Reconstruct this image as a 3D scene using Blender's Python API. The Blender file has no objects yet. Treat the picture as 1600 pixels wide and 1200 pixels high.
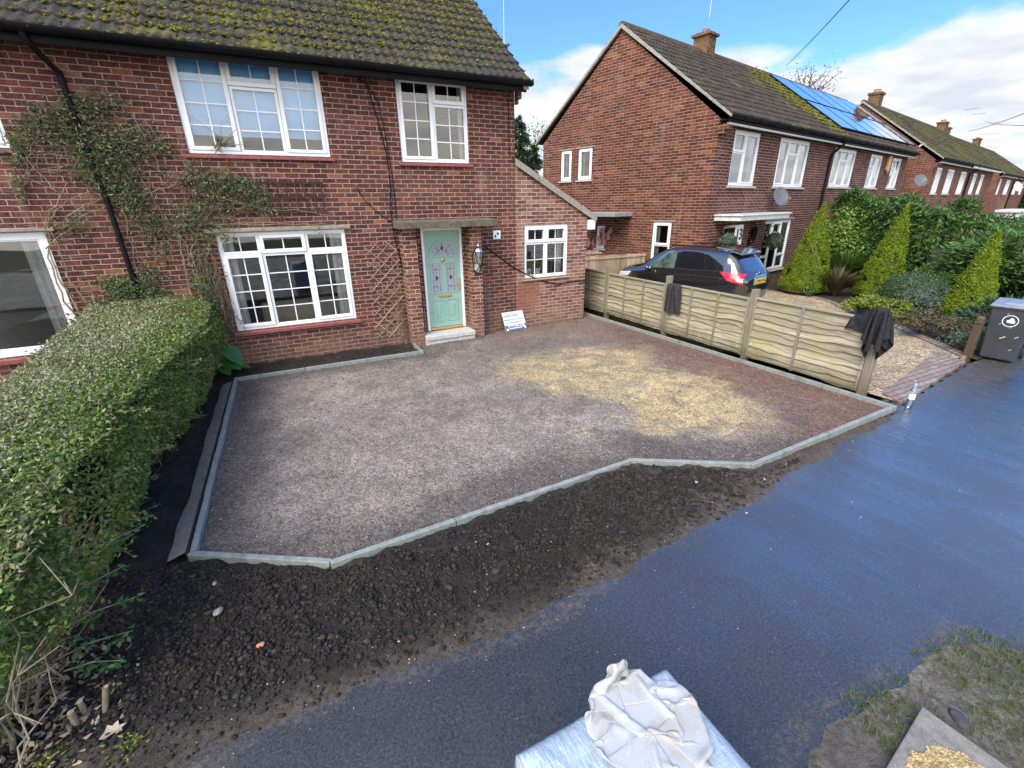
import bpy, bmesh, math, random
import numpy as np
from mathutils import Vector, Matrix
from mathutils.bvhtree import BVHTree

S = bpy.context.scene
C = S.collection
R = math.radians

# ------------------------------------------------------------------ camera
CAM_F, CAM_P, CAM_R, CAM_Y = 713.5, 0.375137, 0.0148578, 0.460315
CAM = np.array([0.0, -9.0, 2.55])
def cam_rows():
    p, r, y = CAM_P, CAM_R, CAM_Y
    f = np.array([math.sin(y)*math.cos(p), math.cos(y)*math.cos(p), -math.sin(p)])
    rt = np.array([math.cos(y), -math.sin(y), 0.0]); dn = np.cross(f, rt)
    return np.array([math.cos(r)*rt+math.sin(r)*dn, -math.sin(r)*rt+math.cos(r)*dn, f])
ROWS = cam_rows()
cd = bpy.data.cameras.new('camera'); cam = bpy.data.objects.new('camera', cd); C.objects.link(cam)
cd.sensor_width = 36; cd.lens = 36*CAM_F/1600; cd.clip_start = 0.05; cd.clip_end = 2000
M = Matrix.Identity(4)
for i in range(3):
    M[i][0] = ROWS[0][i]; M[i][1] = -ROWS[1][i]; M[i][2] = -ROWS[2][i]; M[i][3] = CAM[i]
cam.matrix_world = M
S.camera = cam

# survey helpers: a photo pixel seen on a known real plane
def ray(x, y): return ROWS.T @ np.array([(x-800)/CAM_F, (y-600)/CAM_F, 1.0])
def on_y(x, y, Y=0.0):
    d = ray(x, y); return CAM + d*((Y-CAM[1])/d[1])
def on_z(x, y, Z=0.0):
    d = ray(x, y); return CAM + d*((Z-CAM[2])/d[2])

# ------------------------------------------------------------------ light
SUN_AZ, SUN_EL = R(-124), R(47)     # azimuth from +Y towards +X: veiled sun behind the camera's left shoulder
w = bpy.data.worlds.new('World'); S.world = w; w.use_nodes = True
wt = w.node_tree; wt.nodes.clear()
def wn(t, **k):
    n = wt.nodes.new(t)
    for a, b in k.items(): setattr(n, a, b)
    return n
L = wt.links.new
out = wn('ShaderNodeOutputWorld'); bg = wn('ShaderNodeBackground'); bg.inputs[1].default_value = 0.12
sky = wn('ShaderNodeTexSky'); sky.sky_type = 'NISHITA'; sky.sun_disc = False
sky.sun_elevation = SUN_EL; sky.sun_rotation = SUN_AZ
sky.air_density = 1.2; sky.dust_density = 0.3; sky.ozone_density = 2.5
tc = wn('ShaderNodeTexCoord'); sep = wn('ShaderNodeSeparateXYZ'); L(tc.outputs['Generated'], sep.inputs[0])
def wm(op, a, b=None, c=None):
    n = wn('ShaderNodeMath', operation=op)
    for i, q in enumerate((a, b, c)):
        if q is None: continue
        if isinstance(q, (int, float)): n.inputs[i].default_value = q
        else: L(q, n.inputs[i])
    return n.outputs[0]
zc = wm('MAXIMUM', sep.outputs[2], 0.0)
den = wm('ADD', zc, 0.14)
cx = wm('DIVIDE', sep.outputs[0], den); cy = wm('DIVIDE', sep.outputs[1], den)
comb = wn('ShaderNodeCombineXYZ'); L(cx, comb.inputs[0]); L(cy, comb.inputs[1]); comb.inputs[2].default_value = 3.3
n1 = wn('ShaderNodeTexNoise'); n1.inputs['Scale'].default_value = 1.15; n1.inputs['Detail'].default_value = 8; n1.inputs['Roughness'].default_value = 0.52
n1.inputs['Distortion'].default_value = 0.35
L(comb.outputs[0], n1.inputs['Vector'])
# more cloud near the horizon (bank of cumulus), clear blue above
hb = wn('ShaderNodeMapRange'); L(sep.outputs[2], hb.inputs[0])
hb.inputs[1].default_value = 0.165; hb.inputs[2].default_value = 0.27; hb.inputs[3].default_value = 0.27; hb.inputs[4].default_value = -0.13
# cloud sheet behind the camera, out of view, added to neutralise the blue light
fw = wm('ADD', wm('MULTIPLY', sep.outputs[0], 0.75), wm('MULTIPLY', sep.outputs[1], 0.66))
bh = wn('ShaderNodeMapRange', interpolation_type='SMOOTHSTEP'); L(fw, bh.inputs[0])
bh.inputs[1].default_value = 0.35; bh.inputs[2].default_value = -0.25; bh.inputs[3].default_value = 0.0; bh.inputs[4].default_value = 0.20
dens = wm('ADD', wm('ADD', n1.outputs['Fac'], hb.outputs[0]), bh.outputs[0])
cov = wn('ShaderNodeMapRange', interpolation_type='SMOOTHSTEP'); L(dens, cov.inputs[0])
cov.inputs[1].default_value = 0.50; cov.inputs[2].default_value = 0.66
n2 = wn('ShaderNodeTexNoise'); n2.inputs['Scale'].default_value = 2.6; n2.inputs['Detail'].default_value = 6
L(comb.outputs[0], n2.inputs['Vector'])
cr = wn('ShaderNodeValToRGB'); L(n2.outputs['Fac'], cr.inputs[0])
CLOUD_HI, CLOUD_LO = (2.6, 2.62, 2.68, 1), (1.85, 1.98, 2.2, 1)
cr.color_ramp.elements[0].position = 0.36; cr.color_ramp.elements[0].color = CLOUD_LO
cr.color_ramp.elements[1].position = 0.60; cr.color_ramp.elements[1].color = CLOUD_HI
tint = wn('ShaderNodeMix', data_type='RGBA', blend_type='MULTIPLY'); tint.inputs[0].default_value = 1.0
L(sky.outputs[0], tint.inputs[6])
tf = wn('ShaderNodeMix', data_type='RGBA'); L(wm('MULTIPLY', bh.outputs[0], 5.0), tf.inputs[0]); hi = wn('ShaderNodeMapRange', interpolation_type='SMOOTHSTEP'); L(sep.outputs[2], hi.inputs[0]); hi.inputs[1].default_value = 0.30; hi.inputs[2].default_value = 0.60
th = wn('ShaderNodeMix', data_type='RGBA'); L(hi.outputs[0], th.inputs[0]); th.inputs[6].default_value = (0.26, 0.40, 0.66, 1); th.inputs[7].default_value = (0.52, 0.72, 1.05, 1); L(th.outputs[2], tf.inputs[6]); tf.inputs[7].default_value = (1.0, 1.0, 1.0, 1); L(tf.outputs[2], tint.inputs[7])
# unseen sun-side cloud is boosted and warmed to lift the ambient light
cb = wn('ShaderNodeMix', data_type='RGBA', blend_type='MULTIPLY'); cb.inputs[0].default_value = 1.0; L(cr.outputs[0], cb.inputs[6])
cg = wn('ShaderNodeMix', data_type='RGBA'); L(wm('MULTIPLY', bh.outputs[0], 5.0), cg.inputs[0]); cg.inputs[6].default_value = (1, 1, 1, 1); cg.inputs[7].default_value = (2.2, 2.0, 1.74, 1); L(cg.outputs[2], cb.inputs[7])
mx = wn('ShaderNodeMix', data_type='RGBA'); L(cov.outputs[0], mx.inputs[0]); L(tint.outputs[2], mx.inputs[6]); L(cb.outputs[2], mx.inputs[7])
L(mx.outputs[2], bg.inputs[0]); L(bg.outputs[0], out.inputs[0])

sd = bpy.data.lights.new('sun', 'SUN'); sd.energy = 1.45; sd.angle = R(38); sd.color = (1.0, 0.93, 0.82)
sun = bpy.data.objects.new('sun', sd); C.objects.link(sun)
sv = Vector((math.sin(SUN_AZ)*math.cos(SUN_EL), math.cos(SUN_AZ)*math.cos(SUN_EL), math.sin(SUN_EL)))
sun.rotation_euler = sv.to_track_quat('Z', 'Y').to_euler()
S.view_settings.view_transform = 'Standard'; S.view_settings.look = 'None'
S.view_settings.exposure = 1.80; S.view_settings.gamma = 1.0

# ------------------------------------------------------------------ mesh helpers
def nrm(a): return a/np.maximum(np.linalg.norm(a, axis=-1, keepdims=True), 1e-9)
class MB:
    def __init__(s): s.v, s.f, s.m = [], [], []
    def add(s, vs, fs, m=0):
        o = len(s.v); s.v += [tuple(map(float, p)) for p in vs]
        for f in fs: s.f.append(tuple(o+i for i in f)); s.m.append(m)
        return s
    def box(s, x0, x1, y0, y1, z0, z1, m=0):
        return s.add([(x0,y0,z0),(x1,y0,z0),(x1,y1,z0),(x0,y1,z0),(x0,y0,z1),(x1,y0,z1),(x1,y1,z1),(x0,y1,z1)],
              [(0,3,2,1),(4,5,6,7),(0,1,5,4),(1,2,6,5),(2,3,7,6),(3,0,4,7)], m)
    def hexa(s, p, m=0):   # 8 corners, same order as box
        return s.add(p, [(0,3,2,1),(4,5,6,7),(0,1,5,4),(1,2,6,5),(2,3,7,6),(3,0,4,7)], m)
    def bar(s, a, b, w, h, m=0, up=(0,0,1)):   # rectangular bar from a to b
        a = np.array(a, float); b = np.array(b, float); d = nrm(b-a); u = np.array(up, float)
        if abs(d@u) > .98: u = np.array([1.,0,0])
        sx = nrm(np.cross(d, u)); uz = np.cross(sx, d); p = []
        for e in (a, b):
            for sx_, uz_ in ((-1,-1),(1,-1),(1,1),(-1,1)): p.append(e+sx*sx_*w/2+uz*uz_*h/2)
        return s.add(p, [(3,2,1,0),(4,5,6,7),(0,1,5,4),(1,2,6,5),(2,3,7,6),(3,0,4,7)], m)
    def tube(s, pts, r, n=8, m=0, cap=True):
        pts = np.array(pts, float); k = len(pts)
        r = np.full(k, r, float) if np.isscalar(r) else np.array(r, float)
        t = np.zeros_like(pts); t[1:-1] = pts[2:]-pts[:-2]; t[0] = pts[1]-pts[0]; t[-1] = pts[-1]-pts[-2]; t = nrm(t)
        u = np.cross(t[0], [0,0,1.]);
        if np.linalg.norm(u) < .1: u = np.cross(t[0], [1.,0,0])
        u = nrm(u); vs = []
        for i in range(k):
            u = nrm(u - t[i]*(u@t[i])); w_ = np.cross(t[i], u)
            for j in range(n):
                a = 2*math.pi*j/n; vs.append(pts[i]+r[i]*(u*math.cos(a)+w_*math.sin(a)))
        fs = [(i*n+j, i*n+(j+1)%n, (i+1)*n+(j+1)%n, (i+1)*n+j) for i in range(k-1) for j in range(n)]
        if cap: fs += [tuple(range(n-1,-1,-1)), tuple((k-1)*n+j for j in range(n))]
        return s.add(vs, fs, m)
    def lathe(s, prof, c=(0,0,0), n=20, m=0):
        vs = []; k = len(prof)
        for (r_, z_) in prof:
            for j in range(n):
                a = 2*math.pi*j/n; vs.append((c[0]+r_*math.cos(a), c[1]+r_*math.sin(a), c[2]+z_))
        fs = [(i*n+j, i*n+(j+1)%n, (i+1)*n+(j+1)%n, (i+1)*n+j) for i in range(k-1) for j in range(n)]
        fs += [tuple(range(n-1,-1,-1)), tuple((k-1)*n+j for j in range(n))]
        return s.add(vs, fs, m)
    def prism(s, poly, axis, d0, d1, m=0):   # poly in the two other axes, extruded along axis
        n = len(poly)
        def P(q, d):
            return (d,q[0],q[1]) if axis == 'x' else (q[0],d,q[1]) if axis == 'y' else (q[0],q[1],d)
        vs = [P(q,d0) for q in poly]+[P(q,d1) for q in poly]
        return s.add(vs, [tuple(range(n-1,-1,-1)), tuple(range(n,2*n))]+[(i,(i+1)%n,n+(i+1)%n,n+i) for i in range(n)], m)
    def ball(s, c, r, n=10, m=0, sc=(1,1,1)):
        k = max(4, n//2); prof = [(r*math.sin(math.pi*i/k), -r*math.cos(math.pi*i/k)) for i in range(k+1)]
        o = len(s.v); s.lathe(prof, (0,0,0), n, m)
        for i in range(o, len(s.v)):
            p = s.v[i]; s.v[i] = (c[0]+p[0]*sc[0], c[1]+p[1]*sc[1], c[2]+p[2]*sc[2])
        return s
    def build(s, name, mats, parent=None, smooth=False, bevel=0, loc=None, rel=True, fix=True, ang=40):
        # rel: vertices are in world axes, stored relative to parent location (or to loc for a top-level mesh)
        me = bpy.data.meshes.new(name); V = np.array(s.v, float)
        off = np.zeros(3)
        if parent is not None and rel: off = np.array(parent.location)
        if loc is not None: off = np.array(loc, float)
        me.from_pydata((V-off).tolist(), [], s.f)
        mats = mats if isinstance(mats, (list, tuple)) else [mats]
        for q in mats: me.materials.append(q)
        if len(mats) > 1: me.polygons.foreach_set('material_index', s.m)
        if fix:
            bm = bmesh.new(); bm.from_mesh(me); bmesh.ops.recalc_face_normals(bm, faces=bm.faces); bm.to_mesh(me); bm.free()
        if smooth:
            me.polygons.foreach_set('use_smooth', [True]*len(me.polygons)); me.set_sharp_from_angle(angle=R(ang))
        me.update()
        o = bpy.data.objects.new(name, me); C.objects.link(o)
        if parent is not None: o.parent = parent
        if loc is not None: o.location = loc
        if bevel:
            b = o.modifiers.new('bevel', 'BEVEL'); b.width = bevel; b.segments = 2; b.limit_method = 'ANGLE'; b.harden_normals = False
        return o

def mesh_np(name, V, F, mats, parent=None, loc=None, mi=None, smooth=False, col=None):
    """fast mesh from numpy arrays; F is (n,k)"""
    V = np.asarray(V, float); F = np.asarray(F, np.int32); k = F.shape[1]
    off = np.array(parent.location) if parent is not None else (np.array(loc, float) if loc is not None else np.zeros(3))
    me = bpy.data.meshes.new(name)
    me.vertices.add(len(V)); me.vertices.foreach_set('co', (V-off).astype(np.float32).ravel())
    me.loops.add(F.size); me.loops.foreach_set('vertex_index', F.ravel())
    me.polygons.add(len(F)); me.polygons.foreach_set('loop_start', np.arange(len(F), dtype=np.int32)*k)
    mats = mats if isinstance(mats, (list, tuple)) else [mats]
    for q in mats: me.materials.append(q)
    if mi is not None: me.polygons.foreach_set('material_index', np.asarray(mi, np.int32))
    if smooth: me.polygons.foreach_set('use_smooth', np.ones(len(F), bool))
    if col is not None:
        a = me.color_attributes.new('Col', 'FLOAT_COLOR', 'POINT')
        cc = np.ones((len(V), 4), np.float32); cc[:, :3] = col; a.data.foreach_set('color', cc.ravel())
    me.update(calc_edges=True); me.validate()
    o = bpy.data.objects.new(name, me); C.objects.link(o)
    if parent is not None: o.parent = parent
    elif loc is not None: o.location = loc
    return o

def empty(name, loc=(0,0,0), rz=0):
    o = bpy.data.objects.new(name, None); C.objects.link(o); o.location = loc; o.rotation_euler = (0,0,rz); o.empty_display_size = .2
    return o
def tag(o, label=None, cat=None, group=None, kind=None):
    if label: o['label'] = label
    if cat: o['category'] = cat
    if group: o['group'] = group
    if kind: o['kind'] = kind
    return o
def copy_tree(o, parent=None):
    c = o.copy(); C.objects.link(c)
    if parent is not None: c.parent = parent
    for ch in list(o.children): copy_tree(ch, c)
    return c

# ------------------------------------------------------------------ vectorised noise
def vnoise(x, y, seed=0):
    x = np.asarray(x, float); y = np.asarray(y, float)
    xi = np.floor(x).astype(np.int64); yi = np.floor(y).astype(np.int64); xf = x-xi; yf = y-yi
    u = xf*xf*(3-2*xf); v = yf*yf*(3-2*yf)
    def h(a, b):
        n = (a*374761393 + b*668265263 + seed*1442695041) & 0x7fffffff
        n = ((n ^ (n >> 13))*1274126177) & 0x7fffffff
        return ((n ^ (n >> 16)) & 0xffff)/65535.0
    return (h(xi,yi)*(1-u)+h(xi+1,yi)*u)*(1-v)+(h(xi,yi+1)*(1-u)+h(xi+1,yi+1)*u)*v
def fbm(x, y, seed=0, oct=4):
    r = 0; a = .5; t = 0
    for i in range(oct): r = r+a*vnoise(x*2**i, y*2**i, seed+i*17); t += a; a *= .5
    return r/t
def sstep(a, b, x): t = np.clip((x-a)/(b-a), 0, 1); return t*t*(3-2*t)
def in_poly(x, y, poly):
    ins = np.zeros(np.shape(x), bool); n = len(poly)
    for i in range(n):
        x0, y0 = poly[i]; x1, y1 = poly[(i+1) % n]
        if y0 == y1: continue
        c = ((y0 > y) != (y1 > y)) & (x < (x1-x0)*(y-y0)/(y1-y0)+x0); ins ^= c
    return ins
def poly_dist(x, y, poly, closed=True):
    d = np.full(np.shape(x), 1e9); n = len(poly)
    for i in range(n if closed else n-1):
        a = np.array(poly[i], float); b = np.array(poly[(i+1) % n], float); ab = b-a
        t = np.clip(((x-a[0])*ab[0]+(y-a[1])*ab[1])/(ab@ab), 0, 1)
        d = np.minimum(d, np.hypot(x-a[0]-t*ab[0], y-a[1]-t*ab[1]))
    return d
def sheet(name, poly, cell, zf, mat, colf=None, parent=None, keepf=None, smooth=True):
    """terrain sheet: grid cells inside a polygon, height zf(x,y), colour colf(x,y)"""
    P = np.array(poly); x0, y0 = P.min(0); x1, y1 = P.max(0)
    nx = int((x1-x0)/cell)+2; ny = int((y1-y0)/cell)+2
    gx, gy = np.meshgrid(x0+np.arange(nx)*cell, y0+np.arange(ny)*cell, indexing='ij')
    cxx = gx[:-1,:-1]+cell/2; cyy = gy[:-1,:-1]+cell/2
    keep = in_poly(cxx, cyy, poly)
    if keepf is not None: keep &= keepf(cxx, cyy)
    idx = np.arange(nx*ny).reshape(nx, ny)
    F = np.stack([idx[:-1,:-1],idx[1:,:-1],idx[1:,1:],idx[:-1,1:]], -1)[keep]
    used = np.unique(F); remap = np.full(nx*ny, -1); remap[used] = np.arange(len(used)); F = remap[F]
    X = gx.ravel()[used]; Y = gy.ravel()[used]; Z = zf(X, Y)
    V = np.stack([X, Y, Z], 1)
    return mesh_np(name, V, F, mat, parent, None, None, smooth, None if colf is None else colf(X, Y))

# scattered stones: squashed, jittered octahedra / icosahedra
def rocks_np(P, Sz, rng, flat=.65, kind='ico'):
    if kind == 'ico':
        t = (1+5**.5)/2
        bv = nrm(np.array([(-1,t,0),(1,t,0),(-1,-t,0),(1,-t,0),(0,-1,t),(0,1,t),(0,-1,-t),(0,1,-t),(t,0,-1),(t,0,1),(-t,0,-1),(-t,0,1)], float))
        bf = np.array([(0,11,5),(0,5,1),(0,1,7),(0,7,10),(0,10,11),(1,5,9),(5,11,4),(11,10,2),(10,7,6),(7,1,8),(3,9,4),(3,4,2),(3,2,6),(3,6,8),(3,8,9),(4,9,5),(2,4,11),(6,2,10),(8,6,7),(9,8,1)])
    else:
        bv = np.array([(1,0,0),(-1,0,0),(0,1,0),(0,-1,0),(0,0,1),(0,0,-1)], float)
        bf = np.array([(0,2,4),(2,1,4),(1,3,4),(3,0,4),(2,0,5),(1,2,5),(3,1,5),(0,3,5)])
    n = len(P); k = len(bv)
    V = np.repeat(bv[None], n, 0)*(1+rng.uniform(-.5,.35,(n,k,1)))+rng.normal(0,.10,(n,k,3))
    V = V*np.stack([rng.uniform(.7,1.3,n), rng.uniform(.7,1.1,n), rng.uniform(flat*.7,flat*1.3,n)], 1)[:,None]
    a = rng.uniform(0, 2*math.pi, n); ca, sa = np.cos(a), np.sin(a)
    x = V[...,0]*ca[:,None]-V[...,1]*sa[:,None]; y = V[...,0]*sa[:,None]+V[...,1]*ca[:,None]
    V = np.stack([x, y, V[...,2]], -1)*Sz[:,None,None]/2+P[:,None]
    F = (np.arange(n)*k)[:,None,None]+bf[None]
    return V.reshape(-1,3), F.reshape(-1,3)

# leaves: two-triangle folded rhombs
def leaves_np(P, Sz, rng, bias=None, spread=.8, asp=.5, axis=None, axs=.6):
    n = len(P); N = rng.normal(size=(n,3))*spread
    if bias is not None: N = N+bias
    N = nrm(N); A = rng.normal(size=(n,3))
    if axis is not None: A = A*axs+axis
    A = nrm(A-N*(A*N).sum(1, keepdims=True)); B = np.cross(N, A); s = Sz[:,None]
    fold = -.12
    v0 = P; v1 = P+A*s*.45+B*s*asp*.5+N*s*fold; v2 = P+A*s; v3 = P+A*s*.45-B*s*asp*.5+N*s*fold
    V = np.stack([v0,v1,v2,v3], 1).reshape(-1,3); b = np.arange(n)*4
    F = np.stack([np.stack([b,b+1,b+2],1), np.stack([b,b+2,b+3],1)], 1).reshape(-1,3)
    return V, F
def cat_np(parts):
    Vs, Fs, o = [], [], 0
    for V, F in parts: Vs.append(V); Fs.append(F+o); o += len(V)
    return np.concatenate(Vs), np.concatenate(Fs)
def text_mb(s, size, depth=0.002, bold=0.0):
    cu = bpy.data.curves.new('t', 'FONT'); cu.body = s; cu.size = size; cu.extrude = depth; cu.offset = bold; cu.align_x = 'CENTER'; cu.align_y = 'CENTER'; cu.resolution_u = 3
    o = bpy.data.objects.new('t', cu); C.objects.link(o)
    me = bpy.data.meshes.new_from_object(o.evaluated_get(bpy.context.evaluated_depsgraph_get()))
    vs = [tuple(v.co) for v in me.vertices]; fs = [tuple(p.vertices) for p in me.polygons]
    bpy.data.objects.remove(o); bpy.data.meshes.remove(me); bpy.data.curves.remove(cu)
    return vs, fs

# position based cloth (plain numpy): drapes a sheet over given colliders
def cloth(P, nx, ny, rest, collide, steps=160, grav=.0016, damp=.97, iters=6, pins=None, bend=.3):
    P = P.copy(); Q = P.copy(); idx = np.arange(nx*ny).reshape(nx, ny); con = []
    def pairs(a, b, k):
        a = a.ravel(); b = b.ravel(); con.append((a, b, k))
    for par in (0, 1):
        pairs(idx[par:-1:2,:], idx[par+1::2,:][:len(idx[par:-1:2])], 1.0)
        pairs(idx[:,par:-1:2], idx[:,par+1::2][:, :idx[:,par:-1:2].shape[1]], 1.0)
    for px in (0, 1):
        a = idx[px:-1:2,:-1]; b = idx[px+1::2,1:][:len(a)]; pairs(a[:,::2], b[:,::2], .6); pairs(a[:,1::2], b[:,1::2], .6)
        a = idx[px:-1:2,1:]; b = idx[px+1::2,:-1][:len(a)]; pairs(a[:,::2], b[:,::2], .6); pairs(a[:,1::2], b[:,1::2], .6)
    for par in range(4):
        a = idx[par:-2:4,:]; pairs(a, idx[par+2::4,:][:len(a)], bend)
        a = idx[:,par:-2:4]; pairs(a, idx[:,par+2::4][:, :a.shape[1]], bend)
    R0 = rest.reshape(-1, rest.shape[-1])
    con = [(a, b, k, np.linalg.norm(R0[a]-R0[b], axis=1)) for a, b, k in con]
    for st in range(steps):
        vel = (P-Q)*damp; sp = np.linalg.norm(vel, axis=1, keepdims=True); vel *= np.minimum(1, .03/np.maximum(sp, 1e-9))
        Q = P.copy(); P = P+vel; P[:,2] -= grav
        for it in range(iters):
            for a, b, k, l0 in con:
                d = P[b]-P[a]; l = np.maximum(np.linalg.norm(d, axis=1, keepdims=True), 1e-6)
                c = d*(.5*k*(l-l0[:,None])/l); P[a] += c; P[b] -= c
            P = collide(P)
            if pins is not None: P[pins[0]] = pins[1]
    f = np.stack([idx[:-1,:-1],idx[1:,:-1],idx[1:,1:],idx[:-1,1:]], -1).reshape(-1,4)
    return P, f
def out_of_box(P, lo, hi, r=.012):
    lo = np.array(lo)-r; hi = np.array(hi)+r
    ins = np.all((P > lo) & (P < hi), 1)
    if ins.any():
        q = P[ins]; d = np.concatenate([q-lo, hi-q], 1); k = d.argmin(1); rws = np.arange(len(q))
        low = k < 3; ax = k % 3; q[rws, ax] = np.where(low, lo[ax], hi[ax]); P[ins] = q
    return P
# ------------------------------------------------------------------ materials
class NT:
    def __init__(s, name):
        s.m = bpy.data.materials.new(name); s.m.use_nodes = True; s.t = s.m.node_tree; s.t.nodes.clear()
        s.o = s.t.nodes.new('ShaderNodeOutputMaterial'); s.b = s.t.nodes.new('ShaderNodeBsdfPrincipled')
        s.t.links.new(s.b.outputs[0], s.o.inputs[0])
    def n(s, t, ins=None, **k):
        q = s.t.nodes.new(t)
        for a, b in k.items(): setattr(q, a, b)
        for a, b in (ins or {}).items(): s.set(q.inputs[a], b)
        return q
    def set(s, sock, v):
        if hasattr(v, 'links') or isinstance(v, bpy.types.NodeSocket): s.t.links.new(v, sock)
        elif isinstance(v, (tuple, list)): sock.default_value = tuple(v) if (len(v) == 4 or len(sock.default_value) == 3) else tuple(v)+(1,)
        else: sock.default_value = v
    def math(s, op, a, b=None, c=None, clamp=False):
        q = s.t.nodes.new('ShaderNodeMath'); q.operation = op; q.use_clamp = clamp
        for i, v in enumerate((a, b, c)):
            if v is not None: s.set(q.inputs[i], v)
        return q.outputs[0]
    def mix(s, f, a, b, bl='MIX'):
        q = s.t.nodes.new('ShaderNodeMix'); q.data_type = 'RGBA'; q.blend_type = bl
        s.set(q.inputs[0], f); s.set(q.inputs[6], a); s.set(q.inputs[7], b); return q.outputs[2]
    def rng(s, v, a, b, c=0., d=1., smooth=True):
        q = s.t.nodes.new('ShaderNodeMapRange'); q.interpolation_type = 'SMOOTHSTEP' if smooth else 'LINEAR'
        for i, x in enumerate((v, a, b, c, d)): s.set(q.inputs[i], x)
        return q.outputs[0]
    def ramp(s, v, stops, const=False):
        q = s.t.nodes.new('ShaderNodeValToRGB'); r = q.color_ramp
        if const: r.interpolation = 'CONSTANT'
        while len(r.elements) < len(stops): r.elements.new(.5)
        for e, (p, c) in zip(r.elements, stops): e.position = p; e.color = tuple(c)+(1,) if len(c) == 3 else c
        s.set(q.inputs[0], v); return q.outputs[0]
    def obj(s): return s.n('ShaderNodeTexCoord').outputs['Object']
    def noise(s, sc, det=4, ro=.55, vec=None, dist=0., w=None):
        q = s.n('ShaderNodeTexNoise', {'Scale': sc, 'Detail': det, 'Roughness': ro, 'Distortion': dist})
        s.set(q.inputs['Vector'], vec if vec is not None else s.obj()); return q.outputs['Fac']
    def voro(s, sc, vec=None, feat='F1', out='Distance', rnd=1.0):
        q = s.n('ShaderNodeTexVoronoi', {'Scale': sc, 'Randomness': rnd}, feature=feat)
        s.set(q.inputs['Vector'], vec if vec is not None else s.obj()); return q.outputs[out]
    def scale(s, v):
        q = s.n('ShaderNodeMapping', {'Scale': v}); s.set(q.inputs['Vector'], s.obj()); return q.outputs[0]
    def bump(s, h, st=.3, d=.01, nm=None):
        q = s.n('ShaderNodeBump', {'Strength': st, 'Distance': d, 'Height': h})
        if nm is not None: s.set(q.inputs['Normal'], nm)
        s.set(s.b.inputs['Normal'], q.outputs[0]); return q.outputs[0]
    def col(s, c): s.set(s.b.inputs['Base Color'], c); return s
    def rough(s, c): s.set(s.b.inputs['Roughness'], c); return s
    def spec(s, c): s.set(s.b.inputs['Specular IOR Level'], c); return s

def simple(name, c, rough=.5, var=.15, sc=8., bump=0., bs=60., metal=0., spec=.5):
    k = NT(name); f = k.noise(sc, 5)
    lo = tuple(x*(1-var) for x in c); hi = tuple(min(1, x*(1+var)) for x in c)
    k.col(k.ramp(f, [(.3, lo), (.7, hi)])); k.rough(k.rng(k.noise(sc*2.3, 3), .3, .7, max(0, rough-.06), min(1, rough+.06))); k.spec(spec)
    k.b.inputs['Metallic'].default_value = metal
    if bump: k.bump(k.noise(bs, 4), bump, .004)
    return k.m

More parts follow.
